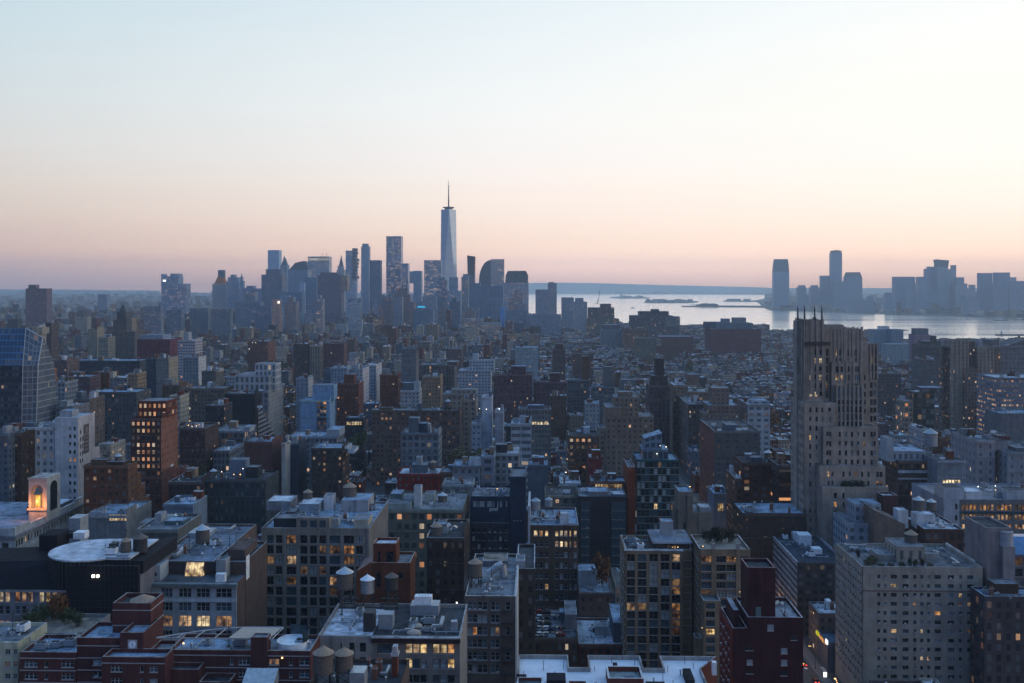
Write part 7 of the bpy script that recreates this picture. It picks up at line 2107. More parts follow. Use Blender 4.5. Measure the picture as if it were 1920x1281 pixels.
# ------------------------------------------------------------------ skyline towers
TW, SK = 'skyscraper', 'skyscraper'
wt = (3.2, 3.9, .62, .6, .20)
wd = (3.0, 3.6, .4, .5, .10)
bl = (.135, .17, .205)
dkb = (.075, .085, .105)
SKY = [
 ('residential_tower', 'dark brown slab tower alone beyond the low quarter', 48, 87, 541, 2600, 30, (.10, .06, .065), wd, [(53, 67, 534, 6, 24)]),
 ('rounded_tower', 'far rounded grey tower on the flat horizon', 183, 200, 552, 4200, 30, (.12, .12, .14), wd, []),
 ('twin_peak_glass_tower', 'tall bluish tower with a lower shoulder, first of the skyline', 302, 334, 518, 3500, 50, bl, wt, [(302, 306, 514, 2, 40), (319, 334, 513, 3, 45)]),
 ('shoulder_tower', 'lower grey shoulder beside the first tall bluish tower', 334, 349, 532, 3480, 45, (.14, .16, .19), wt, []),
 ('courthouse_tower', 'pale tower with a copper red pyramid and lantern', 398, 423, 532, 3700, 45, (.20, .18, .17), wd, []),
 ('stepped_municipal_tower', 'broad stepped tower with a round top', 424, 448, 528, 3650, 45, (.15, .165, .18), wd, [(427, 446, 520, 5, 38), (432, 441, 515, 10, 30)]),
 ('cupola_tower', 'slim wedding cake tower with cupola beside the round topped tower', 446, 462, 540, 3600, 40, (.16, .17, .185), wd, [(449, 456, 527, 8, 28), (450.5, 454.5, 519, 12, 24)]),
 ('court_block', 'wide grey block under the cupola tower', 455, 490, 541, 3500, 50, (.13, .145, .165), wd, [(462, 475, 536, 5, 40)]),
 ('rippled_steel_tower', 'tall steel tower rising above a dark block', 502, 523, 469, 4100, 45, (.20, .24, .28), wd, []),
 ('domed_spire_tower', 'ornate tower with a dome and lantern', 525, 538, 497, 4000, 40, (.13, .155, .18), wd, []),
 ('dark_stepped_block', 'dark massive stepped block at the foot of the steel tower', 490, 528, 515, 3300, 60, dkb, wd, [(498, 527, 505, 8, 50)]),
 ('sloped_roof_tower', 'tower with a long sloping crown', 540, 577, 506, 3900, 60, (.10, .125, .155), wd, []),
 ('broad_lit_bank_tower', 'broad flat topped tower with bright top floors', 577, 617, 481, 4250, 55, (.135, .17, .195), (3.2, 3.9, .7, .6, .35), []),
 ('gothic_spire_tower', 'pale gothic tower with a pointed green spire', 631, 645, 506, 3700, 35, (.25, .215, .20), wd, [(633, 643, 498, 5, 28)]),
 ('stacked_box_tower', 'slim tower of shifted stacked boxes', 648, 667, 470, 3450, 35, (.17, .215, .25), wt, []),
 ('slender_stone_tower', 'very slender pale stone tower with a notched top', 677, 692, 462, 3700, 30, (.19, .205, .225), wd, [(679, 690, 457, 6, 24)]),
 ('dark_bronze_tower', 'dark flat tower next to the slender stone tower', 693, 713, 488, 3600, 40, (.07, .085, .11), wd, []),
 ('tall_lit_glass_tower', 'tall blue glass tower with scattered white lights', 724, 752, 443, 3750, 55, (.115, .165, .205), (3.0, 3.9, .75, .6, .36), []),
 ('glass_companion_tower', 'lower glass tower leaning on the tall lit glass tower', 752.5, 765, 494, 3700, 45, (.14, .18, .21), wt, []),
 ('small_grey_tower', 'short grey tower in the gap before the lit office tower', 775, 790, 508, 3650, 40, (.155, .18, .205), wd, [(768, 775, 531, 4, 30)]),
 ('wide_office_tower', 'wide glass office tower glowing warm at the flank of the tallest tower', 795, 827, 488, 3300, 45, (.165, .19, .205), (3.0, 3.9, .75, .55, .34), []),
 ('curved_top_tower', 'short tower with a rounded shoulder', 865, 878, 519, 3500, 40, (.13, .16, .185), wt, [(868, 878, 514, 4, 34)]),
 ('flared_slim_tower', 'slim dark tower widening towards its top', 877, 890, 481, 3600, 35, (.09, .085, .10), wd, []),
 ('shouldered_bank_tower', 'wide tower with a curved shoulder and a flat lit slab', 920, 945, 486, 3450, 50, (.20, .20, .20), (2.8, 3.9, .7, .6, .34), []),
 ('cut_corner_tower', 'broad grey tower with cut corners, last before the water', 943, 991, 530, 3300, 50, (.165, .165, .175), (2.8, 3.6, .45, .5, .3), []),
 ('telephone_block', 'windowless dark brown block before the skyline', 595, 640, 516, 2950, 45, (.085, .07, .08), (3.4, 3.6, .3, .4, .05), [(600, 632, 511, 5, 40), (640, 651, 545, 0, 40)]),
 ('brown_telephone_building', 'brown stepped tower before the tall lit glass tower', 735, 776, 566, 2650, 45, (.12, .085, .085), wd, [(739, 768, 552, 6, 38), (744, 764, 541, 10, 34)]),
 ('teal_glass_pair', 'bluish block at the foot of the tallest tower', 818, 838, 525, 2950, 40, (.105, .14, .165), wt, [(821, 834, 520, 5, 34)]),
 ('teal_glass_second', 'bluish slab before the tallest tower, lit windows', 838, 864, 545, 2900, 40, (.15, .185, .21), wt, [(842, 858, 520, 10, 30)]),
 ('dark_stub_tower', 'dark stub tower below the tallest tower', 843, 862, 566, 2700, 30, (.055, .07, .085), wd, [(847, 856, 558, 5, 24)]),
 ('ribbed_low_tower', 'grey blue ribbed block before the shouldered tower', 880, 943, 536, 3050, 50, (.10, .115, .14), (4, 40, .3, .95, 0), [(886, 900, 531, 6, 40)]),
 ('water_edge_tower', 'plain grey tower at the water edge', 1004, 1027, 543, 3300, 40, (.12, .13, .15), wd, []),
 ('water_edge_taller_tower', 'taller grey brown tower at the water edge', 1027, 1044, 531, 3350, 40, (.15, .145, .155), wd, [(1029, 1039, 529, 5, 30)]),
 ('square_harbour_block', 'square block with a dark cap near the harbour', 1053, 1076, 558, 3000, 40, (.13, .14, .15), wd, []),
 ('mansard_harbour_block', 'stepped block with a rounded cap near the harbour', 1077, 1101, 566, 2900, 40, (.13, .135, .145), wd, [(1079, 1094, 559, 5, 34)]),
 ('slab_with_bright_edge', 'dark slab tower with a bright tan edge', 396, 432, 580, 2300, 20, (.085, .09, .10), wd, [(432.5, 437, 580, 0, 18)]),  # the edge block carries west glow on the flank as colour
 ('slab_with_lit_edge', 'dark slab with a thin lit edge among low roofs', 356, 390, 578, 2350, 20, (.085, .09, .10), wd, []),
 ('short_slab_with_edge', 'shorter dark slab with red roof lights', 311, 340, 581, 2300, 20, (.085, .09, .105), wd, []),
 ('lit_dotted_slab', 'dark slab dotted with white lights', 270, 301, 575, 2200, 20, (.08, .09, .105), (3, 3.4, .4, .4, .35), []),
 ('brown_lit_edge_tower', 'brown tower with an orange edge and a bright lamp', 510, 524, 562, 2450, 22, (.22, .13, .10), wd, []),
 ('grey_midtown_block', 'grey blue block before the dark massive stepped block', 524, 566, 548, 3050, 40, (.10, .12, .15), wd, []),
 ('pale_finger_tower', 'pale finger tower before the sloping crown', 561, 570, 530, 3100, 20, (.20, .22, .25), wd, []),
 ('mixed_front_block', 'dark blue block beside the windowless dark brown block', 570, 594, 520, 3150, 40, (.095, .12, .15), wd, []),
 ('mixed_front_second', 'dark block below the stacked box tower', 652, 676, 560, 2800, 35, (.09, .10, .125), (3, 3.6, .4, .5, .12), []),
 ('mixed_front_third', 'grey block below the dark flat tower', 700, 733, 560, 2900, 35, (.12, .135, .16), (3, 3.6, .45, .5, .12), []),
 ('cyan_sign_block', 'low dark block with a cyan lit roof line', 776, 812, 580, 2500, 35, (.085, .10, .12), wd, []),
 ('mixed_front_fourth', 'grey block before the wide office tower', 792, 818, 556, 2850, 35, (.12, .13, .15), (3, 3.6, .4, .5, .12), []),
 ('mixed_front_fifth', 'slate block before the cut corner tower', 943, 990, 582, 2700, 35, (.10, .115, .135), (3, 3.6, .45, .5, .08), []),
 ('mixed_front_sixth', 'blue edged block near the pale office with yellow rows', 938, 946, 577, 2500, 30, (.10, .17, .28), wd, []),
 ('mixed_front_seventh', 'grey blue block near the water edge towers', 990, 1052, 590, 2650, 40, (.11, .12, .14), (3, 3.6, .45, .5, .08), []),
 ('mixed_front_eighth', 'brown low block before the courthouse', 440, 488, 566, 2800, 40, (.10, .105, .12), (3, 3.6, .4, .5, .06), []),
 ('mixed_front_ninth', 'low slate block between the slabs and the brown lit edge', 478, 508, 574, 2600, 30, (.10, .10, .12), (3, 3.6, .4, .5, .1), []),
]
NJ = [
 ('bay_tower', 'tall tapering tower alone across the river', 1451, 1480, 510, 6250, 45, (.12, .15, .18), wd, []),
 ('river_slab', 'small round topped tower across the river', 1496, 1512, 539, 6200, 40, (.12, .13, .15), wd, [(1498, 1510, 535, 8, 32)]),
 ('river_slab', 'second small tower across the river, beside the first', 1520, 1536, 539, 6200, 40, (.12, .13, .15), wd, [(1522, 1534, 535, 8, 32)]),
 ('flat_river_tower', 'plain flat topped tower across the river', 1540, 1556, 517, 6150, 40, (.12, .14, .165), wd, []),
 ('crowned_river_tower', 'tallest tower across the river with a crown of prongs', 1559, 1579, 474, 6100, 45, (.145, .165, .19), wd, []),
 ('low_river_block', 'low massive block at the foot of the crowned tower', 1566, 1588, 528, 6000, 60, (.105, .125, .15), wd, []),
 ('shouldered_river_tower', 'broad tower with cut shoulders and a lit line', 1586, 1617, 520, 6000, 50, (.12, .14, .165), (3.4, 4, .5, .5, .08), []),
 ('broad_river_block', 'broad flat tower starting the far river group', 1679, 1716, 519, 5600, 55, (.12, .14, .165), wd, []),
 ('river_mid_tower', 'mid tower behind the broad flat river tower', 1722, 1737, 519, 5650, 40, (.12, .14, .165), wd, []),
 ('river_step_tower', 'stepped pale tower in the far river group', 1737, 1756, 504, 5500, 40, (.15, .165, .19), wd, [(1740, 1753, 500, 6, 30)]),
 ('flared_river_tower', 'tallest of the far river group with a flared top', 1758, 1778, 500, 5450, 45, (.11, .13, .155), wd, []),
 ('river_side_tower', 'tower against the flank of the flared tower', 1778, 1792, 505, 5500, 40, (.135, .15, .175), wd, []),
 ('river_low_step', 'lower stepped tower ending the far river group', 1792, 1814, 532, 5450, 45, (.12, .14, .165), wd, [(1794, 1808, 520, 6, 36)]),
 ('river_twin', 'square tower, near one of the far twins', 1839, 1861, 512, 5200, 45, (.125, .14, .165), wd, []),
 ('river_twin', 'square tower, outer one of the far twins', 1869, 1894, 511, 5100, 45, (.125, .14, .165), wd, []),
 ('river_end_block', 'wide block at the frame edge across the river', 1892, 1930, 527, 5000, 60, (.11, .125, .15), wd, []),
 ('river_end_low', 'lower block between the twins across the river', 1863, 1890, 537, 5000, 50, (.10, .12, .145), wd, []),
 ('river_low_row', 'low block along the far river bank', 1810, 1838, 556, 5000, 50, (.11, .125, .15), wd, []),
 ('river_low_row', 'low wide block before the stepped towers of the far bank', 1716, 1760, 548, 5300, 50, (.11, .125, .15), wd, []),
 ('river_low_row', 'low block before the lit shouldered tower of the far bank', 1590, 1640, 562, 5500, 50, (.12, .13, .15), wd, []),
]
TOWERS = {}
r_ = random.Random(21)
for k in range(30):
    x = r_.uniform(432, 985); y_ = r_.uniform(540, 590)
    w_ = r_.uniform(10, 24)
    SKY.append(('downtown_block', 'indistinct grey block packed into the base of the skyline', x, x + w_, y_, r_.uniform(2460, 3150), r_.uniform(22, 40), r_.choice(((.10, .115, .14), (.13, .12, .13), (.14, .16, .18), (.12, .095, .095), (.18, .185, .19))), (3, 3.6, r_.uniform(.35, .6), .5, r_.choice((.08, .15, .3))), [(x + w_ * .25, x + w_ * .7, y_ - r_.uniform(3, 9), 4, 20)] if k % 2 else []))
for x, w_, y_ in ((1629, 9, 556), (1646, 13, 563), (1662, 10, 549), (1700, 9, 541), (1716, 8, 531), (1756, 5, 512), (1786, 7, 497), (1808, 10, 541), (1820, 9, 534), (1829, 8, 547), (1862, 6, 529), (1898, 8, 520), (1911, 9, 534), (1510, 8, 553), (1530, 9, 549), (1549, 7, 540)):
    NJ.append(('far_bank_tower', 'indistinct slim tower in the hazy row across the river', x, x + w_, y_, r_.uniform(5200, 6300) if x > 1600 else 6300, 30, r_.choice(((.12, .14, .16), (.14, .155, .175), (.11, .12, .14))), wd, []))
for (name, label, x0, x1, yr, Y, dep, wall, wn, blks) in SKY + NJ:
    wall = tuple(c * k_ for c, k_ in zip(wall, (2.0, 2.3, 2.6)))  # walls lightened and blued to carry haze and reflected sky
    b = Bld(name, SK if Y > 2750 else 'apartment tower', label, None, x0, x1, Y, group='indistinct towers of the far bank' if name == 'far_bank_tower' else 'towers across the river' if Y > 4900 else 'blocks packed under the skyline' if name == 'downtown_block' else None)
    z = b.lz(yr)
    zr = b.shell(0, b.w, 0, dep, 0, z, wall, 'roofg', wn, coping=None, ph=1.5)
    for q in blks:
        b.blk(q[0], q[1], q[2], q[3], q[4], zr, wall if q[0] < x1 else (.30, .24, .20), 'roofg', wn, 'upper_storey' if q[0] < x1 else 'bright_edge')
    b.done(yr)
    TOWERS[name] = (b, z, dep)
def roof_loft(nm, part, px_base, py_top, top_w, wall, steps=1):
    b, z, dep = TOWERS[nm]
    m = MB()
    xa, xb = b.lx(px_base[0]), b.lx(px_base[1])
    xm = (xa + xb) / 2
    k = top_w
    zt = b.lz(py_top, dep / 2)
    dm = dep / 2
    hw_ = (xb - xa) / 2
    m.loft([(xa, dm - hw_, z - 1), (xb, dm - hw_, z - 1), (xb, dm + hw_, z - 1), (xa, dm + hw_, z - 1)],
           [(xm - hw_ * k, dm - hw_ * k, zt), (xm + hw_ * k, dm - hw_ * k, zt), (xm + hw_ * k, dm + hw_ * k, zt), (xm - hw_ * k, dm + hw_ * k, zt)], wall)
    b.part(part, m, M_CITY)
    return b
roof_loft('courthouse_tower', 'copper_pyramid', (401, 421), 519, .5, (.50, .20, .10))
b, z, dep = TOWERS['courthouse_tower']
m = MB(); m.box(b.lx(406.5), b.lx(417.5), dep / 2 - 10, dep / 2 + 10, b.lz(521, dep / 2), b.lz(506.5, dep / 2), (.17, .19, .22)); b.part('lantern', m, M_CITY)
roof_loft('gothic_spire_tower', 'spire', (633, 643), 479, .05, (.17, .19, .18))
roof_loft('domed_spire_tower', 'dome', (526, 537), 484, .25, (.13, .17, .18))
b, z, dep = TOWERS['domed_spire_tower']
m = MB(); m.cyl(b.lx(530.5), dep / 2, b.lz(486, dep / 2), b.lz(479, dep / 2), 4, .4, 10, (.13, .17, .18)); b.part('lantern', m, M_CITY)
b, z, dep = TOWERS['cupola_tower']
m = MB(); m.cyl(b.lx(452.5, 16), 18, b.lz(519, 16), b.lz(512, 16), 3.0, .3, 10, (.35, .3, .24)); b.part('cupola', m, M_CITY)
b, z, dep = TOWERS['sloped_roof_tower']
m = MB()
xa, xm, xb = b.lx(540), b.lx(567), b.lx(576)
za, zm_, zb2 = b.lz(499), b.lz(489.5), b.lz(500)
for y0, y1 in ((8, 52),):
    prof = [(xa, z - 1.6), (xb, z - 1.6), (xb, zb2), (xm + 6, zm_), (xm - 6, zm_ - 1), (b.lx(552), b.lz(493)), (b.lx(547), za)]
    m.loft([(x, y0, zz) for x, zz in prof], [(x, y1, zz) for x, zz in prof], (.10, .125, .155)); m.face([(x, y0, zz) for x, zz in prof], (.10, .125, .155))
b.part('sloping_crown', m, M_CITY)
b, z, dep = TOWERS['stacked_box_tower']
m = MB()
rng = random.Random(4)
for k in range(9):
    py = 465 + k * 6.5
    zz = b.lz(py)
    o = rng.uniform(1.5, 9)
    m.box(b.w - 12, b.w + o, -rng.uniform(.5, 6), 24, zz - 10.5, zz - 1, (.16, .21, .25), win=(3, 3.4, .7, .6, .08, 3.3), bottom=True)
b.part('stacked_box', m, M_CITY)
b, z, dep = TOWERS['flared_slim_tower']
m = MB(); zf = b.lz(570)
m.loft([(2.5, 3, zf), (b.w - 2, 3, zf), (b.w - 2, 30, zf), (2.5, 30, zf)], [(-2.5, -2, z + 4), (b.w + 1, -2, z), (b.w + 1, 34, z), (-2.5, 34, z + 4)], (.10, .09, .10), (3, 3.6, .45, .5, .03, 8.8)); b.part('flared_shaft', m, M_CITY)
b, z, dep = TOWERS['shouldered_bank_tower']
m = MB()
n = 10
x0s = b.lx(898)
zl_ = b.lz(527)
prof = [(x0s, 0)] + [(x0s + (0 - x0s - .1) * (1 - math.cos(math.pi / 2 * i / n)), zl_ + (z - 3 - zl_) * math.sin(math.pi / 2 * i / n)) for i in range(n + 1)] + [(-.1, 0)]
m.face([(x, 2, zz) for x, zz in prof][::-1], (.15, .17, .19))
for (xa, za), (xb, zb2) in zip(prof, prof[1:-1]):
    m.face([(xa, 2, za), (xb, 2, zb2), (xb, 44, zb2), (xa, 44, za)], (.14, .16, .185))
b.part('curved_shoulder', m, M_CITY)
b, z, dep = TOWERS['cut_corner_tower']
m = MB()
prof = [(b.lx(947), z - 2), (b.lx(990), z - 2), (b.lx(990), b.lz(516)), (b.lx(986), b.lz(508)), (b.lx(952), b.lz(508)), (b.lx(948), b.lz(517))]
m.loft([(x, 1, zz) for x, zz in prof], [(x, dep - 2, zz) for x, zz in prof], (.15, .155, .17)); m.face([(x, 1, zz) for x, zz in prof], (.155, .16, .175), [(x / 2.8, zz / 3.6) for x, zz in prof], (.45, .5, .04, 2.2))
b.part('cut_corner_top', m, M_CITY)
b, z, dep = TOWERS['bay_tower']
m = MB()
za, zb2, zc_ = z - 2, b.lz(500), b.lz(486)
xa, xb = 0, b.w
ring = lambda i, zz: [(xa + i, i, zz), (xb - i, i, zz), (xb - i, dep - i, zz), (xa + i, dep - i, zz)]
m.loft(ring(0, za), ring(2, zb2), (.12, .15, .18), (3, 3.6, .4, .5, .02, 1), cap=False); m.loft(ring(2, zb2), ring(7, zc_), (.13, .16, .19), (3, 3.6, .4, .5, .0, 1))
b.part('tapering_top', m, M_CITY)
b, z, dep = TOWERS['crowned_river_tower']
m = MB()
for i in range(4):
    x = b.w * (.08 + .26 * i); m.box(x, x + 7, 3, 12, z - 2, z + 14 + (4 if i in (1, 2) else 0), (.15, .17, .19)); m.box(x, x + 7, dep - 12, dep - 3, z - 2, z + 14, (.15, .17, .19))
b.part('crown_prong', m, M_CITY)
b, z, dep = TOWERS['shouldered_river_tower']
m = MB(); zt_ = b.lz(510.5); m.loft([(0, 0, z - 1.6), (b.w, 0, z - 1.6), (b.w, dep, z - 1.6), (0, dep, z - 1.6)], [(12, 8, zt_), (b.w - 12, 8, zt_), (b.w - 12, dep - 8, zt_), (12, dep - 8, zt_)], (.12, .14, .165)); b.part('cut_shoulder', m, M_CITY)
b, z, dep = TOWERS['flared_river_tower']
m = MB(); zt_ = b.lz(486.5); m.loft([(0, 0, z - 1.6), (b.w, 0, z - 1.6), (b.w, dep, z - 1.6), (0, dep, z - 1.6)], [(-4, -4, zt_), (b.w + 4, -4, zt_ - 6), (b.w + 4, dep + 4, zt_ - 6), (-4, dep + 4, zt_)], (.11, .13, .155)); b.part('flared_top', m, M_CITY)
b, z, dep = TOWERS['broad_lit_bank_tower']
m = MB(); m.wall((2, -.5), (b.w - 2, -.5), b.lz(488.5), b.lz(484.5), (.2, .2, .2)); b.part('lit_floor', m, emit("dim_white_floor", (.6, .55, .45), (.8, .72, .6), .3, .5, .05))
m = MB()
for px in (601, 609):
    m.tube((b.lx(px), 20, z), (b.lx(px + 2.5), 20, z + 16), .8, 5)
b.part('roof_mast', m, M_DARK)
b, z, dep = TOWERS['cyan_sign_block']
m = MB(); m.box(b.lx(783), b.lx(797), -1.2, -.1, b.lz(577), b.lz(574), bottom=True); b.part('lit_sign', m, M_SIGNC)
b, z, dep = TOWERS['twin_peak_glass_tower']
m = MB(); m.box(b.lx(305.5), b.lx(311), -1.2, -.1, b.lz(528), b.lz(525), bottom=True); b.part('lit_sign', m, M_SIGNW)
for nm, px, py in (('brown_lit_edge_tower', 523, 567),):
    b, z, dep = TOWERS[nm]
    m = MB(); m.cyl(b.lx(px), -3, b.lz(py) - 2.2, b.lz(py) + 2.2, 2.2, 2.2, 8); b.part('floodlight', m, M_LAMPW)

# the tallest tower: square base turning into an octagon and a turned square, ring, mast
b = Bld('tallest_glass_tower', SK, 'tallest tower, tapering faceted glass with a ringed mast', 'the tallest tower', 827, 857.5, 3438, rot=R(-8))
Wd = b.w
b.root.location.y += 0
zb_, zt_ = 55.0, b.lz(392)
c = Wd / 2
sq = [(0, 0), (Wd, 0), (Wd, Wd), (0, Wd)]
tp = [(c, 2), (Wd - 2, c), (c, Wd - 2), (2, c)]
gm, t, pb = new_mat("silver_tower_glass")
pb.inputs['Base Color'].default_value = (.80, .88, .94, 1); pb.inputs['Metallic'].default_value = .3; pb.inputs['Roughness'].default_value = .28
m = MB(); m.box(0, Wd, 0, Wd, 0, zb_, (.3, .36, .4), win=(3, 4, .7, .7, .15, 1.0)); b.part('podium', m, M_CITY)
m = MB()
for i in range(4):
    j = (i + 1) % 4
    m.face([(*sq[i], zb_), (*sq[j], zb_), (*tp[i], zt_)], (.3, .36, .4))
    m.face([(*sq[j], zb_), (*tp[j], zt_), (*tp[i], zt_)], (.3, .36, .4))
m.face([(*p, zt_) for p in tp])
b.part('glass_shaft', m, gm)
m = MB()      # storey lines that stand a little proud
b.reg(0, Wd, 0, Wd, zt_)
for k in range(1, 90):
    f_ = k / 90
    zz = zb_ + (zt_ - zb_) * f_
    ring = []
    for i in range(4):
        j = (i + 1) % 4
        A = Vector(sq[i]).lerp(Vector(tp[i]), f_); B2 = Vector(sq[i]).lerp(Vector(tp[i - 1]), f_)
        ring += [B2, A]
    for p, q in zip(ring, ring[1:] + ring[:1]):
        if (q - p).length > .5 and (p.y + q.y) < Wd * 1.3:
            d = (q - p).normalized(); nn_ = Vector((d.y, -d.x)) * .25
            m.face([(p.x + nn_.x, p.y + nn_.y, zz), (q.x + nn_.x, q.y + nn_.y, zz), (q.x + nn_.x, q.y + nn_.y, zz + 1.1), (p.x + nn_.x, p.y + nn_.y, zz + 1.1)], (.16, .20, .23), [(0, .3), (round((q - p).length / 3), .3), (round((q - p).length / 3), .7), (0, .7)], (.9, 1, .10 if k < 55 else .02, k * 1.37))
b.part('storey_line', m, M_CITY)
m = MB(); m.cyl(c, c, zt_, zt_ + 6, 14, 14, 24, (.2, .21, .23)); m.cyl(c, c, zt_ + 6, zt_ + 9, 20, 20, 28, (.17, .18, .2)); b.part('mast_ring', m, M_CITY)
m = MB()
zm0, zm1 = zt_ + 6, b.lz(337, c)
m.cyl(c, c, zm0, zm0 + (zm1 - zm0) * .35, 2.6, 2.0, 8, (.12, .12, .13)); m.cyl(c, c, zm0 + (zm1 - zm0) * .35, zm0 + (zm1 - zm0) * .7, 1.9, 1.3, 8, (.12, .12, .13)); m.cyl(c, c, zm0 + (zm1 - zm0) * .7, zm1, 1.1, .5, 8, (.12, .12, .13))
for f_ in (.25, .42, .6, .75):
    m.cyl(c, c, zm0 + (zm1 - zm0) * f_, zm0 + (zm1 - zm0) * f_ + 2, 3.4, 3.4, 10, (.14, .14, .15))
b.part('mast', m, M_CITY)
b.done(400)
# ------------------------------------------------------------------ the rest of the city, lot by lot
rng = random.Random(11)
WCOL = [('red brick', (.15, .065, .05)), ('brown', (.12, .08, .065)), ('tan', (.25, .195, .15)), ('grey', (.20, .20, .21)), ('dark', (.06, .055, .06)), ('pale', (.36, .36, .38)), ('slate blue', (.12, .14, .18)), ('cream', (.38, .34, .29)), ('maroon', (.12, .045, .05)), ('plum', (.125, .09, .10))]
RCOL = [('white', (.55, .57, .61)), ('white', (.50, .52, .56)), ('pale blue', (.30, .37, .46)), ('grey', (.19, .20, .23)), ('dark', (.06, .065, .075)), ('silver', (.38, .41, .46)), ('tan', (.22, .20, .18))]
def px_of(X, Y):
    return CX + F * X / Y
lots = []
def avenue(u, v):
    if v < 1500:
        for a, c in ((75, 111.5), (-234, -199), (-525, -490), (380, 415), (700, 735), (-820, -785)):
            if a < u < c:
                return True
        return False
    return (u + 20) % 260 < 20
RA = np.array(RECTS)
v = 236
while v < 3900:
    big = 1.0 if v < 1300 else 1.35 if v < 2200 else 1.9
    for r0, dp in ((6, 28), (42, 28)):
        y0 = v + r0
        U = .66 * (y0 + 30) + 60
        u = -U
        while u < U:
            w = (rng.uniform(5.5, 9.5) if rng.random() < .62 else rng.uniform(9, 17)) * big
            if avenue(u, y0) or avenue(u + w, y0):
                u += 4
                continue
            X, Y = gpt(u, y0)[:2]
            px, px2 = px_of(X, Y), px_of(*gpt(u + w, y0)[:2])
            gy = HY + F * CAMH / Y
            land = Y < 3500 or px < 1000
            if Y > 2450 and px > 1640: land = False
            if Y > 2900 and px > 1430: land = False
            if Y > 3300 and px > 1200: land = False
            ra = RA
            hit = np.any((ra[:, 0] < u + w + .6) & (ra[:, 1] > u - .6) & (ra[:, 2] < y0 + dp + .6) & (ra[:, 3] > y0 - .6))
            if hit:
                u += 2.5
                continue
            if land and px2 > -260 and px < 2180 and rng.random() > (.03 if v < 900 else .08):
                t = rng.random()
                h = rng.uniform(11, 19) if t < .66 else rng.uniform(18, 26) if t < .93 else rng.uniform(26, 36)
                if 560 < v < 1500 and px < 720 and rng.random() < .4: h = rng.uniform(22, 42)
                if 470 < v < 760 and 500 < px < 1190: h = rng.uniform(8.5, 16)
                if v < 470: h = min(h, rng.uniform(10, 22))
                if v > 1500 and px < 1000: h = h * rng.uniform(1.0, 1.9)
                if v > 2200: h *= rng.uniform(1.0, 1.4)
                if px > 1000 and v > 1000: h = min(h, 21)
                if px > 1000 and v > 2000: h = min(h, 26)
                h = min(h, CAMH - (548 - HY) * Y / F * 1.0) if Y > 2600 else h
                wc, rc = rng.choice(WCOL), rng.choice(RCOL)
                lots.append(dict(u=u, v=y0, w=w - .05, d=dp * rng.uniform(.55, 1.0), h=h, wc=wc, rc=rc, px0=min(px, px_of(*gpt(u, y0 + dp)[:2])), px1=max(px2, px_of(*gpt(u + w, y0 + dp)[:2])), top=HY + F * (CAMH - h) / (Y + dp), ftop=HY + F * (CAMH - h) / Y, base=gy, Y=Y, shed=rng.random() < .6, seed=rng.random() * 90))
            u += w
    v += 80
# which of them show, and how large: a coarse painter's buffer
S_ = .5
buf = np.zeros((641, 961), dtype=np.int32) - 1
items = [(bx[5], bx[1], bx[2], bx[3], bx[4], -2) for bx in BOXES] + [(l['Y'], l['px0'], l['px1'], l['top'], l['base'], i) for i, l in enumerate(lots)]
items.sort(key=lambda t: -t[0])
for Y, a, c, t, bb, i in items:
    x0, x1, y0, y1 = max(0, int(a * S_)), min(960, int(math.ceil(c * S_))), max(0, int(t * S_)), min(640, int(bb * S_))
    if x1 > x0 and y1 > y0:
        buf[y0:y1 + 1, x0:x1] = i
ids, cnt = np.unique(buf[buf >= 0], return_counts=True)
vis = dict(zip(ids.tolist(), cnt.tolist()))
order = sorted(vis, key=lambda i: -vis[i])
SINGLE = set(order[:270])
used = set()
def nearest_ref(l):
    cx_, cy_ = (l['px0'] + l['px1']) / 2, l['ftop']
    return sorted(REFS, key=lambda r: (abs(r[1] - cx_) * 1.0 + abs(r[2] - cy_) * 1.6))
def describe(l):
    refs = nearest_ref(l)
    tall = 'tall' if l['h'] > 25 else 'low' if l['h'] < 14 else 'mid height'
    wide = 'narrow ' if l['w'] < 9.5 else 'wide ' if l['w'] > 16 else ''
    for k in range(12):
        r = refs[k % len(refs)]
        rel = 'in front of' if l['Y'] < r[3] - 25 else 'behind' if l['Y'] > r[3] + 45 else 'beside'
        for s_ in ((wide + tall, ''), (tall, wide)):
            t = f"{s_[0]} {l['wc'][0]} house, {l['rc'][0]} roof{' and shed' if l['shed'] else ''}, {rel} {r[0]}".replace('  ', ' ').strip()
            if t not in used and len(t.replace('-', ' ').split()) <= 16:
                used.add(t)
                return t
    used.add(t)
    return t
mass_w = MB()
LAMPN = 0
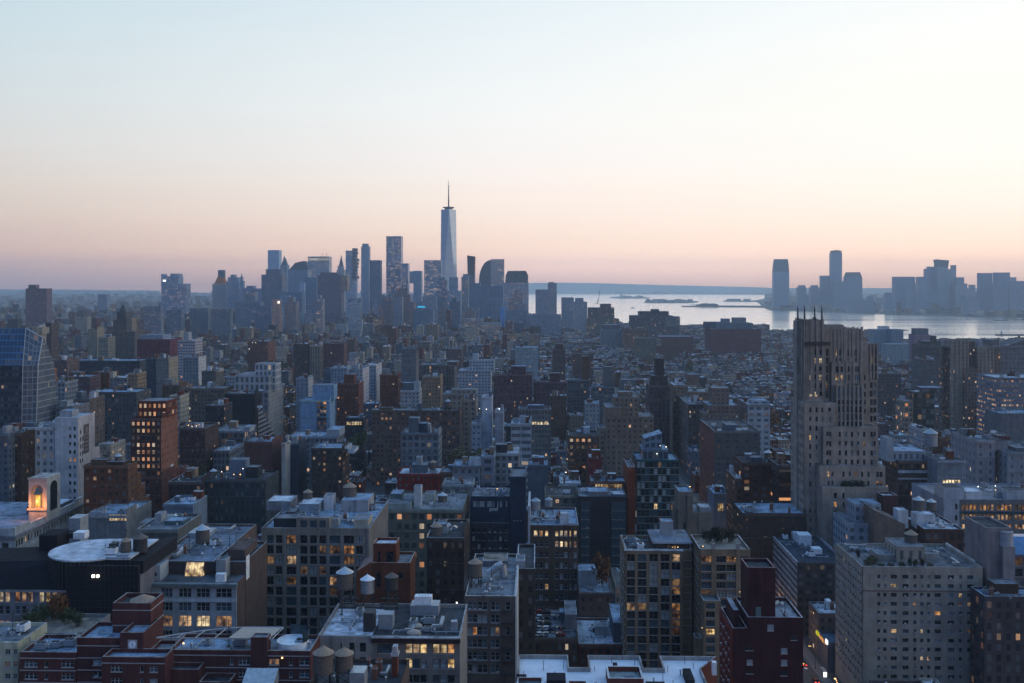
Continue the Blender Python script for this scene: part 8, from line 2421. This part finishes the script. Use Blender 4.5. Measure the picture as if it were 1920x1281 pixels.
for i, l in enumerate(lots):
    wn = (2.5, 3.3, rng.uniform(.34, .5), rng.uniform(.42, .55), rng.choice((.03, .05, .08, .16)), l['seed'])
    if i in SINGLE:
        X, Y = gpt(l['u'], l['v'])[:2]
        b = Bld('low_rise_building', BB, describe(l), None, px_of(X, Y), px_of(*gpt(l['u'] + l['w'], l['v'])[:2]), Y, group='low houses filling the blocks')
        zr = b.shell(0, l['w'], 0, l['d'], 0, l['h'], l['wc'][1], l['rc'][1], wn, coping=(.40, .41, .44) if rng.random() < .5 else None, reg=False)
        if rng.random() < .5:
            b.walls.box(-.05, l['w'] + .05, -.5, -.02, l['h'] - 1.0, l['h'] - .1, tuple(c * rng.uniform(.6, 1.5) for c in l['wc'][1]), bottom=True)
        if l['shed']:
            m = MB(); a = rng.uniform(.1, .5) * l['w']; c = rng.uniform(.3, .7) * l['d']
            b.shell(a, min(l['w'] - .4, a + rng.uniform(2.5, 4.5)), c, min(l['d'] - .5, c + rng.uniform(3, 6)), zr, zr + rng.uniform(2.4, 3.6), rng.choice(WCOL)[1], rng.choice(RCOL)[1], None, ph=.15, t=.15, wl=m, rf=m, reg=False)
            b.part('roof_shed', m, M_CITY)
        clutter(b, .4, l['w'] - .4, .8, l['d'] - .8, zr, 3 if Y > 800 else 5, ('air_unit', 'roof_vent', 'chimney', 'skylight', 'roof_vent', 'air_unit_grey'))
        if rng.random() < .10:
            equip(b, rng.choice(('roof_lamp', 'roof_lamp_amber', 'roof_lamp_amber')), l['w'] * .5, .3, zr, 0, 1 + Y / 1800)
        b.done()
    else:
        P = [gpt(l['u'], l['v']), gpt(l['u'] + l['w'], l['v']), gpt(l['u'] + l['w'], l['v'] + l['d']), gpt(l['u'], l['v'] + l['d'])]
        h, wc, rc = l['h'], l['wc'][1], l['rc'][1]
        for q in range(4):
            mass_w.wall(P[q][:2], P[(q + 1) % 4][:2], 0, h, wc, wn if q != 2 else None)
        mass_w.face([(*p[:2], h - .7) for p in P], rc)
        cen = gpt(l['u'] + l['w'] / 2, l['v'] + l['d'] / 2)
        for _k in range(0 if i not in vis else rng.choice((1, 2, 3, 4)) if l['Y'] < 2000 else int(l['shed'])):
            a, c, s_ = l['u'] + l['w'] * rng.uniform(.05, .6), l['v'] + l['d'] * rng.uniform(.05, .7), rng.uniform(.7, 2.8)
            Q = [gpt(a, c), gpt(a + s_ * 1.4, c), gpt(a + s_ * 1.4, c + s_ * 2), gpt(a, c + s_ * 2)]
            c2, r2_ = rng.choice(WCOL)[1], rng.choice(RCOL)[1]
            for q in range(4):
                mass_w.wall(Q[q][:2], Q[(q + 1) % 4][:2], h - .7, h + s_ + 1, c2)
            mass_w.face([(*p[:2], h + s_ + 1) for p in Q], r2_)
tag(mass_w.obj('distant_rooftops', M_CITY), 'mass of small far rooftops and walls filling the blocks up to the skyline', 'rooftops', kind='stuff')

# far flat country beyond the towers: Brooklyn side and the Jersey side, only specks in the picture
far = MB()
def speck(X, Y, w, d, h, c, lit=.05):
    a = rng.uniform(-.4, .4)
    P = [(X + x * math.cos(a) - y * math.sin(a), Y + x * math.sin(a) + y * math.cos(a)) for x, y in ((-w, -d), (w, -d), (w, d), (-w, d))]
    for q in range(4):
        far.wall(P[q], P[(q + 1) % 4], 0, h, c, (3.5, 3.6, .45, .5, lit, rng.random() * 50))
    far.face([(*p, h) for p in P], rng.choice(RCOL)[1])
for _ in range(2600):
    Y = 3900 * math.exp(rng.random() * 1.55)
    px = rng.uniform(-40, 930 if Y < 12000 else 850)
    X = wp(px, Y)[0]
    h = rng.uniform(9, 22) if rng.random() < .9 else rng.uniform(25, 60)
    speck(X, Y, rng.uniform(8, 26) * Y / 6000, rng.uniform(8, 20), min(h, 120 - Y / 400), rng.choice(WCOL)[1], .08)
for _ in range(1300):
    px = rng.uniform(1440, 1960)
    yb = 597 + (px - 1920) * (597 - 582) / (1920 - 1450)
    Y = CAMH * F / (yb - HY) * 1.02 * math.exp(rng.random() * 1.0) + 40
    speck(wp(px, Y)[0], Y, rng.uniform(10, 30) * Y / 6000, rng.uniform(8, 24), rng.uniform(8, 30) if rng.random() < .85 else rng.uniform(30, 62), rng.choice(WCOL)[1], .08)
for _ in range(150):
    px = rng.uniform(1150, 1450); Y = rng.uniform(16500, 19500)
    speck(wp(px, Y)[0], Y, rng.uniform(20, 60), 20, rng.uniform(8, 30), rng.choice(WCOL)[1], .1)
for cx_, n, Y0, Y1 in ((1235, 26, 8700, 9300), (1270, 16, 8600, 9300), (1180, 10, 11500, 12300), (1330, 10, 6900, 7100), (1385, 10, 9300, 9500)):
    for _ in range(n):
        px = cx_ + rng.uniform(-24, 24)
        Y = rng.uniform(Y0, Y1)
        speck(wp(px, Y)[0], Y, rng.uniform(12, 30), 12, rng.uniform(10, 24), rng.choice(WCOL)[1], .02)
tag(far.obj('distant_town', M_CITY), 'hazy mass of low far buildings on the flat land beyond the towers', 'town', kind='stuff')
ln = MB()
for _ in range(520):      # lamps of the far streets
    if rng.random() < .62:
        Y = 2300 * math.exp(rng.random() * 1.7); px = rng.uniform(-10, 700) if rng.random() < .7 else rng.uniform(100, 300)
        z = rng.uniform(12, 32)
    else:
        px = rng.uniform(1430, 1930); yb = 597 + (px - 1920) * (15) / (470); Y = CAMH * F / (yb - HY) * math.exp(abs(rng.gauss(0, .22))) + 5; z = rng.uniform(4, 26)
    X = wp(px, Y)[0]
    s_ = .00022 * Y * rng.uniform(.5, 1.25)
    ln.box(X - s_, X + s_, Y - s_, Y + s_, z, z + s_ * 1.6, mi=rng.choice((0, 1, 1)), bottom=True)
tag(ln.obj('distant_lamps', [emit("far_lamp_white", (1, .9, .75), (1, .95, .85), .9, 1.6), emit("far_lamp_amber", (1, .62, .3), (1, .72, .42), .8, 1.5)]), 'specks of street light scattered through the far hazy town', 'street lights', kind='stuff')

# ------------------------------------------------------------------ trees
def tree_meshes(n, seed, leaf, lumps=9):
    r = random.Random(seed)
    cr = MB()
    cs = [(Vector((r.uniform(-.62, .62), r.uniform(-.62, .62), r.uniform(.35, 1.0))), r.uniform(.28, .5)) for _ in range(lumps)]
    for _ in range(n):
        c, rad = r.choice(cs)
        d = Vector((r.gauss(0, 1), r.gauss(0, 1), r.gauss(0, 1))).normalized()
        p = c + d * rad * r.uniform(.55, 1.05)
        q = Vector((r.gauss(0, 1), r.gauss(0, 1), r.gauss(0, 1))).normalized()
        u = d.cross(q).normalized() * leaf * r.uniform(.5, 1.3)
        w_ = (d + q * .8).normalized().cross(u).normalized() * leaf * r.uniform(.5, 1.3)
        cr.face([tuple(p - u), tuple(p + w_ * .8), tuple(p + u), tuple(p - w_ * .8)], mi=0 if r.random() < .65 else 1)
    tr = MB()
    tr.tube((0, 0, 0), (.02, 0, .42), .05, 7)
    for c, rad in cs[:5]:
        tr.tube((.02, 0, .38), tuple(c), .025, 5)
    return cr, tr
M_BARK = simple("bark", (.055, .045, .04), .95)
LEAF = {'green': (simple("leaf_dark_green", (.03, .045, .02), .8), simple("leaf_green", (.05, .075, .03), .8)), 'olive': (simple("leaf_olive", (.075, .07, .03), .8), simple("leaf_olive_pale", (.11, .10, .045), .8)),
        'rust': (simple("leaf_rust", (.14, .05, .022), .8), simple("leaf_amber", (.20, .10, .035), .8)), 'dark': (simple("needle_dark", (.015, .024, .016), .85), simple("needle", (.026, .038, .022), .85))}
TREES = {}
def tree(label, X, Y, z, h, w, kind, fine=False, group=None, name='tree', cat='tree'):
    k = (kind, fine, int(abs(X * 7 + Y * 3)) % 3)
    if k not in TREES:
        cr, tr = tree_meshes(900 if fine else 300, hash(k[2:]) % 99 + len(kind), .075 if fine else .12, 12 if fine else 8)
        TREES[k] = (cr.mesh('crown', LEAF[kind]), tr.mesh('trunk', [M_BARK]))
    o = bpy.data.objects.new(name, None)
    COL.objects.link(o)
    o.location = (X, Y, z)
    o.scale = (w / 2, w / 2, h / 1.35)
    o.rotation_euler = (0, 0, (X * 13) % 6.28)
    tag(o, label, cat, group)
    link('crown', TREES[k][0], o); link('trunk', TREES[k][1], o)
    return o
zg = GARDEN_Z
for px, Y, h, w, kd, lb in ((58, 254, 4.6, 4.5, 'green', 'bushy green tree at the outer end of the roof garden'), (78, 257, 5.2, 5, 'green', 'dark green tree beside the rust tree on the roof garden'), (98, 260, 6.8, 5.4, 'rust', 'spreading rust coloured tree on the roof garden'),
                            (112, 261, 6.6, 5.2, 'rust', 'second rust tree, flatter, on the roof garden'), (128, 257, 4.2, 5, 'green', 'low round green tree near the brick terrace'), (146, 255, 3.6, 4, 'green', 'small green shrub tree at the inner end of the roof garden'), (40, 251, 3.4, 3.6, 'olive', 'small olive shrub tree over the pale yellow building')):
    tree(lb, wp(px, Y)[0], Y, zg, h, w, kd, True)
b, zr = ROOFTREES
for px, v, h, w, lb in ((1326, 12, 4.6, 4.4, 'dark evergreen nearest the lit terrace on the roof of the wing'), (1340, 13, 5.6, 5, 'second dark evergreen on the roof of the wing'), (1353, 12, 5.8, 5.4, 'tallest dark evergreen in the rooftop row of the wing'), (1366, 13, 5.2, 5, 'dark evergreen at the bright end of the rooftop row')):
    X, Y = px, b.depth(0, v)
    tree(lb, wp(px, Y)[0], Y, zr, h, w, 'dark', True)
b, zr = HOTEL
for px, v, h, w, kd, lb in ((1626, 6, 3.4, 4.4, 'olive', 'olive shrub in the corner of the hotel roof garden'), (1638, 7, 3.8, 4.6, 'olive', 'olive shrub before the low hotel shed'), (1609, 13, 4.2, 1.8, 'dark', 'slim dark cypress at the flank of the hotel roof'),
                            (1706, 3.4, 3.6, 1.8, 'dark', 'slim dark cypress before the hotel penthouse'), (1716, 3.2, 3.2, 1.8, 'dark', 'second slim cypress before the hotel penthouse'), (1729, 3.4, 3.4, 2, 'dark', 'third slim cypress at the penthouse corner'), (1691, 3.4, 2.2, 3, 'green', 'round shrub before the hotel penthouse'), (1652, 3, 1.9, 3, 'green', 'low shrub along the hotel parapet'), (1670, 3, 2.0, 3, 'green', 'low shrub midway along the hotel parapet'), (1745, 3.4, 1.8, 3, 'olive', 'low olive shrub by the bare part of the hotel roof')):
    Y = b.depth(b.lx(px, v), v)
    tree(lb, wp(px, Y)[0], Y, zr, h, w, kd, True)
b, zst = STONE
for i, px in enumerate((1581, 1588, 1597, 1606, 1615)):
    Y = b.depth(b.lx(px, -6), -6)
    tree(('first', 'second', 'third', 'fourth', 'fifth')[i] + ' small dark tree along the setback of the stone tower', wp(px, Y)[0], Y, zst - 2.5, 5.4, 4.4, 'dark', True)
for px, py, Y, h, w, kd, lb in ((672, 838, 690, 17, 14, 'green', 'dark green yard tree beside the long low white roofed building'), (655, 845, 675, 14, 12, 'green', 'smaller green yard tree near the long white roofed building'), (870, 862, 640, 12, 26, 'olive', 'broad olive tree behind the blank slate slab'), (325, 890, 570, 12, 9, 'olive', 'olive street tree below the lit brick tower'),
                                (374, 893, 575, 11, 9, 'green', 'green tree beside the dark brick block with amber lights'), (1128, 1080, 395, 14, 9, 'rust', 'rust tree in the gap by the tan grid block'), (1083, 890, 600, 12, 14, 'rust', 'rust tree by the orange lit house'), (1445, 795, 830, 17, 22, 'rust', 'large rust tree behind the white block with square windows'), (1475, 1003, 500, 12, 10, 'green', 'dark street tree by the avenue, above the striped slab'), (1440, 1112, 430, 12, 9, 'green', 'dark street tree on the avenue before the striped slab'), (640, 700, 1180, 14, 30, 'dark', 'dark tree clump below the row of slabs'), (520, 690, 1250, 14, 40, 'green', 'dark green park trees below the blue roofed hall')):
    tree(lb, wp(px, Y)[0], Y, max(0, zat(py, Y) - h * .25), h, w, kd)
n = 0
for _ in range(900):
    if n > 84:
        break
    Y = rng.uniform(950, 2300)
    px = rng.uniform(1000, 1700) if rng.random() < .8 else rng.uniform(250, 1000)
    X = wp(px, Y)[0]
    u, vv = grid_uv(X, Y)
    if (vv - 236) % 80 < 34 or 42 < (vv - 236) % 80 < 70:
        continue
    if np.any((RA[:, 0] < u + 3) & (RA[:, 1] > u - 3) & (RA[:, 2] < vv + 3) & (RA[:, 3] > vv - 3)):
        continue
    n += 1
    kd = rng.choice(('olive', 'rust', 'green', 'olive', 'olive'))
    tree('leafy ' + {'olive': 'olive', 'rust': 'rusty brown', 'green': 'dark green'}[kd] + ' tree among the far low houses', X, Y, 0, rng.uniform(19, 27), rng.uniform(12, 20), kd, group={'olive': 'olive', 'rust': 'rusty', 'green': 'green'}[kd] + ' trees among the far low houses')

# ------------------------------------------------------------------ cars
def car_meshes():
    prof = [(-2.25, .35), (-2.28, .75), (-2.1, .95), (-1.35, 1.02), (1.0, 1.0), (2.05, .86), (2.25, .7), (2.25, .35)]
    cab = [(-1.75, 1.0), (-1.25, 1.46), (.35, 1.48), (1.15, 1.0)]
    def ext(p, hw, mb, mi=0, tap=1.0):
        zt = max(z for _, z in p)
        zb = min(z for _, z in p)
        y = lambda z: hw * (1 - (1 - tap) * (z - zb) / (zt - zb))
        n = len(p)
        for i in range(n):
            a, c = p[i], p[(i + 1) % n]
            mb.face([(-y(a[1]), a[0], a[1]), (y(a[1]), a[0], a[1]), (y(c[1]), c[0], c[1]), (-y(c[1]), c[0], c[1])], mi=mi)
        mb.face([(y(z), x, z) for x, z in p], mi=mi); mb.face([(-y(z), x, z) for x, z in p][::-1], mi=mi)
    body = MB(); ext(prof, .9, body, 0, .96)
    roof = MB(); ext([(-1.3, 1.44), (-1.22, 1.5), (.32, 1.52), (.42, 1.46)], .66, roof)
    glass = MB(); ext(cab, .84, glass, 0, .8)
    wheel = MB(); wheel.loft([(-.1, .33 * math.cos(2 * math.pi * i / 14), .33 * math.sin(2 * math.pi * i / 14)) for i in range(14)], [(.1, .33 * math.cos(2 * math.pi * i / 14), .33 * math.sin(2 * math.pi * i / 14)) for i in range(14)], (.02, .02, .02)); wheel.face([(-.1, .33 * math.cos(-2 * math.pi * i / 14), .33 * math.sin(-2 * math.pi * i / 14)) for i in range(14)])
    hl = MB(); hl.box(-.22, .22, -.05, .05, -.08, .08, bottom=True)
    return body, roof, glass, wheel, hl
cb, crf, cg, cw, ch = car_meshes()
PAINT = {'white': simple("white_car_paint", (.6, .61, .63), .3, 0, .05), 'black': simple("black_car_paint", (.015, .015, .018), .25, 0, .05), 'silver': simple("silver_car_paint", (.35, .36, .38), .3, .5, .05), 'yellow': simple("yellow_cab_paint", (.62, .36, .02), .35, 0, .05), 'red': simple("red_car_paint", (.25, .02, .02), .3, 0, .05), 'blue': simple("blue_car_paint", (.03, .06, .16), .3, 0, .05)}
M_RUB = simple("rubber", (.02, .02, .02), .9)
CM = {k: (cb.mesh('body', [m]), crf.mesh('roof_panel', [m])) for k, m in PAINT.items()}
cgm, cwm, chm, ctm, chm_off = cg.mesh('window_glass', [M_GLASS]), cw.mesh('wheel', [M_RUB]), ch.mesh('headlight', [M_LAMPW]), ch.mesh('taillight', [M_RED]), ch.mesh('headlight', [M_METAL])
ctm_off = ch.mesh('taillight', [PAINT['red']])
PROTO = {}
def car(label, X, Y, z, rz, colr, group, lit=True):
    key = (colr, lit)
    if key not in PROTO:
        r = bpy.data.objects.new('car', None)
        COL.objects.link(r)
        link('body', CM[colr][0], r); link('roof_panel', CM[colr][1], r); link('window_glass', cgm, r)
        for sx in (-.86, .86):
            for y in (-1.4, 1.4):
                link('wheel', cwm, r, (sx, y, .33))
        for sx in (-.62, .62):
            link('headlight', chm if lit else chm_off, r, (sx, 2.22, .68)); link('taillight', ctm if lit else ctm_off, r, (sx, -2.26, .8))
        PROTO[key] = r
        o = r
    else:
        o = PROTO[key].copy()
        COL.objects.link(o)
        for c in PROTO[key].children:
            d = c.copy(); COL.objects.link(d); d.parent = o
    o.location = (X, Y, z); o.rotation_euler = (0, 0, rz)
    tag(o, label, 'car', group)
    return o
tank('tall grey tank over the white banded block', 1745, 836, 802, 592, 'blue', .4)
tank('tan tank on the pale slit windowed house', 1875, 848, 828, 606, 'tan', .6)
tank('tan tank beside the deep red row', 812, 880, 862, 566, 'tan', .7)
tank('grey tank above the long brick row', 840, 764, 748, 752, 'grey', .7)
tank('grey tank on the greenish loft', 830, 945, 922, 470, 'grey', .6)
tank('dark tank on the brown arched loft', 818, 1008, 978, 388, 'tan', .9)
tank('small tank on the stepped brown building', 222, 868, 850, 488, 'grey', .5)
tank('small tank on the long dark block', 400, 896, 878, 532, 'grey', .6)
tank('grey tank on the brick terrace block', 1440, 862, 843, 530, 'grey', .6)
k = 0
nth = ('first', 'second', 'third', 'fourth', 'fifth', 'sixth', 'seventh', 'eighth', 'ninth', 'tenth', 'eleventh', 'twelfth', 'thirteenth', 'fourteenth', 'fifteenth', 'sixteenth')
for vv in (379, 387, 396, 404, 415, 424, 436, 447, 470, 492, 520, 548, 580, 640):
    u = (104.6, 97.5, 104.4, 103.8, 97, 104.6, 90, 97.5, 90.5, 97, 84, 90.5, 97, 90)[k]
    colr = ('red', 'yellow', 'black', 'white', 'silver', 'black', 'yellow', 'blue', 'white', 'black', 'silver', 'yellow', 'black', 'white')[k]
    X, Y, _ = gpt(u, vv)
    car(f"{colr} car with lit lamps on the avenue, {nth[k]} along it", X, Y, .03, -TH, colr, 'cars on the lit avenue')
    k += 1
deck = [o for o in COL.objects if o.name == 'parking_deck'][0]
dz = zat(1196, 352) - .9
k = 0
for row, v in enumerate((4, 10.2, 16.4, 22.6, 28.6)):
    for px in (1009, 1022, 1035, 1048) if row != 2 else (1009, 1022):
        if k >= 16: break
        Y = 352 + v
        X = wp(px, Y)[0] + row * -.0
        colr = ('white', 'silver', 'black', 'red', 'silver', 'white', 'blue', 'black', 'silver', 'black', 'white', 'black', 'silver', 'blue', 'red', 'black')[k]
        car(f"{colr} car parked on the rooftop car park, {nth[k]} from its street edge", X, Y, dz, R(90) + (.06 if k % 2 else -.05), colr, 'cars parked on the roof', False)
        k += 1

# ------------------------------------------------------------------ street lamps on the avenue
pm = MB(); pm.tube((0, 0, 0), (0, 0, 8.2), .11, 7); pm.tube((0, 0, 8.2), (2.0, 0, 8.9), .07, 6); pm.cyl(0, 0, 0, .9, .22, .16, 8)
hm = MB(); hm.box(1.6, 2.6, -.22, .22, 8.72, 8.95, bottom=True)
pmm, hmm = pm.mesh('pole', [M_DARK]), hm.mesh('lamp_head', [M_LAMPA])
base = None
k = 0
for vv in (392, 412, 434, 458, 486, 516, 548, 585, 640, 700):
    for side in (0, 1):
        X, Y, _ = gpt(79 if side == 0 else 108, vv)
        if base is None:
            base = bpy.data.objects.new('street_lamp', None); COL.objects.link(base)
            link('pole', pmm, base); link('lamp_head', hmm, base)
            o = base
        else:
            o = base.copy(); COL.objects.link(o)
            for c in base.children:
                d = c.copy(); COL.objects.link(d); d.parent = o
        o.location = (X, Y, .15); o.rotation_euler = (0, 0, -TH if side == 0 else math.pi - TH)
        tag(o, f"amber street lamp on the {'hotel' if side else 'red brick'} side of the avenue, {nth[k // 2]} along it", 'street lamp', 'street lamps of the avenue')
        if vv < 600:
            ld = bpy.data.lights.new('street_light', 'POINT'); ld.energy = 350; ld.color = (1, .55, .22); ld.shadow_soft_size = .4
            lo = bpy.data.objects.new('street_light', ld); COL.objects.link(lo); lo.parent = o; lo.location = (2.1, 0, 8.5)
        k += 1

X, Y, _ = gpt(109.2, 385)
o = bpy.data.objects.new('bus_shelter', None); COL.objects.link(o); o.location = (X, Y, .15); o.rotation_euler = (0, 0, -TH)
tag(o, 'glass bus shelter with a bright white panel on the avenue pavement', 'bus shelter')
m = MB(); m.box(-.7, .7, -2.2, 2.2, 2.5, 2.62, bottom=True)
for x in (-.6, .6):
    for y in (-2.1, 2.1):
        m.box(x - .05, x + .05, y - .05, y + .05, 0, 2.5)
m.obj('frame', M_METAL, o)
m = MB(); m.box(-.65, .65, -2.35, -2.22, .4, 2.3, bottom=True); m.obj('lit_panel', M_SIGNW, o)
m = MB()
for i in range(16):
    p = gpt(109.6, 372 - i * .8, 4.2 + .5 * math.sin(i * .9)); m.cyl(p[0], p[1], p[2] - .16, p[2] + .16, .16, .16, 6)
tag(m.obj('string_light', M_LAMPA), 'string of amber bulbs along the hotel pavement', 'string lights')

# ------------------------------------------------------------------ river and bay
def boat(label, px, py, L, kind):
    Y = CAMH * F / (py - HY)
    m = MB()
    o = bpy.data.objects.new('boat', None); COL.objects.link(o); o.location = wp(px, Y, -1.9)
    tag(o, label, 'boat', 'boats on the water')
    hw = L * .12
    low, top = [(-L / 2, -hw * .8, 0), (L * .35, -hw * .8, 0), (L * .47, 0, 0), (L * .35, hw * .8, 0), (-L / 2, hw * .8, 0)], [(-L / 2, -hw, L * .06), (L * .36, -hw, L * .06), (L / 2, 0, L * .075), (L * .36, hw, L * .06), (-L / 2, hw, L * .06)]
    m.loft(low, top, (.08, .08, .1)); m.obj('hull', M_DARK, o)
    m = MB(); m.box(-L * .35, L * .18, -hw * .7, hw * .7, L * .06, L * .13); m.box(-L * .2, L * .08, -hw * .5, hw * .5, L * .13, L * .18); m.obj('cabin', M_METAL, o)
boat('small ferry on the bay before the low islands', 1187, 577.5, 34, 0)
boat('low barge on the river near the frame edge', 1877, 600.5, 60, 0)
boat('second barge farther along the river at the frame edge', 1912, 599.5, 50, 0)
boat('small boat on the bright water past the stepped lit office', 1300, 571, 30, 0)
Y = CAMH * F / (628 - HY)
m = MB(); x0, x1 = wp(1868, Y)[0], wp(1935, Y)[0]; m.box(x0, x1, Y - 6, Y + 8, -2, 1.6, (.12, .12, .12)); o = m.obj('pier', simple("pier_timber", (.07, .07, .08)))
tag(o, 'long dark pier reaching into the river at the frame edge', 'pier')
m = MB(); xx = wp(1878, Y)[0]; m.cyl(xx, Y, 1.6, 12, 3.2, 2.2, 10); m.cyl(xx, Y, 12, 18, 1.0, .2, 8); m.obj('beacon', M_METAL, o)
# statue on its island
Y = 11600; X = wp(1165, Y)[0]
o = bpy.data.objects.new('statue', None); COL.objects.link(o); o.location = (X, Y, 6)
tag(o, 'far robed statue with raised torch on a pedestal in the bay', 'statue')
m = MB(); m.loft([(-26, -26, 0), (26, -26, 0), (26, 26, 0), (-26, 26, 0)], [(-20, -20, 18), (20, -20, 18), (20, 20, 18), (-20, 20, 18)], (.2, .2, .2)); m.loft([(-11, -11, 18), (11, -11, 18), (11, 11, 18), (-11, 11, 18)], [(-8, -8, 46), (8, -8, 46), (8, 8, 46), (-8, 8, 46)], (.2, .2, .2)); m.obj('pedestal', M_STONE, o)
m = MB(); m.cyl(0, 0, 46, 62, 6, 5, 10); m.cyl(0, 0, 62, 78, 5, 3.2, 10); m.cyl(0, 0, 78, 84, 2.2, 1.8, 10); m.tube((-3, 0, 74), (-5.5, 0, 92), 1.3, 6); m.cyl(-5.5, 0, 92, 96, 1.2, .3, 8); m.obj('figure', M_COPPER, o)
# marina masts and the tower crane
m = MB(); o = bpy.data.objects.new('tower_crane', None); COL.objects.link(o); o.location = wp(1121, 2620, 0)
tag(o, 'thin leaning crane jib over the stepped lit office', 'crane')
m.tube((0, 0, 100), (0, 0, zat(562, 2620)), 1.1, 4); m.obj('mast', M_DARK, o)
m = MB(); m.tube((0, 0, zat(570, 2620)), (5, 0, zat(545, 2620)), .8, 4); m.tube((0, 0, zat(570, 2620)), (-8, 0, zat(568, 2620)), .8, 4); m.obj('jib', M_DARK, o)
Y = 1165; zc_ = 34
o = bpy.data.objects.new('tower_crane', None); COL.objects.link(o); o.location = wp(728, Y, 0)
tag(o, 'crane jib slanting up by the grey square topped tower', 'crane')
m = MB(); m.tube((0, 0, 0), (0, 0, zat(680, Y)), .9, 4); m.obj('mast', M_DARK, o)
m = MB(); m.tube((0, 0, zat(690, Y)), (wp(713, Y)[0] - wp(728, Y)[0], 0, zat(662, Y)), .7, 4); m.obj('jib', M_DARK, o)

# ------------------------------------------------------------------ haze
hz = MB()
hz.box(-FAR - 200, FAR + 200, -700, FAR + 200, -6.0, 620.0, bottom=True)
hm_ = bpy.data.materials.new('haze_air')
hm_.use_nodes = True
t = hm_.node_tree
t.nodes.clear()
out = nn(t, 'ShaderNodeOutputMaterial')
pv = nn(t, 'ShaderNodeVolumePrincipled')
pv.inputs['Color'].default_value = HAZE_COL
pv.inputs['Density'].default_value = HAZE_DENS
pv.inputs['Anisotropy'].default_value = 0.35
t.links.new(pv.outputs[0], out.inputs['Volume'])
hm_.cycles.homogeneous_volume = True
hz_o = hz.obj('haze', hm_)
tag(hz_o, kind='stuff')
hz_o['label'] = 'even blue evening haze over the whole city'
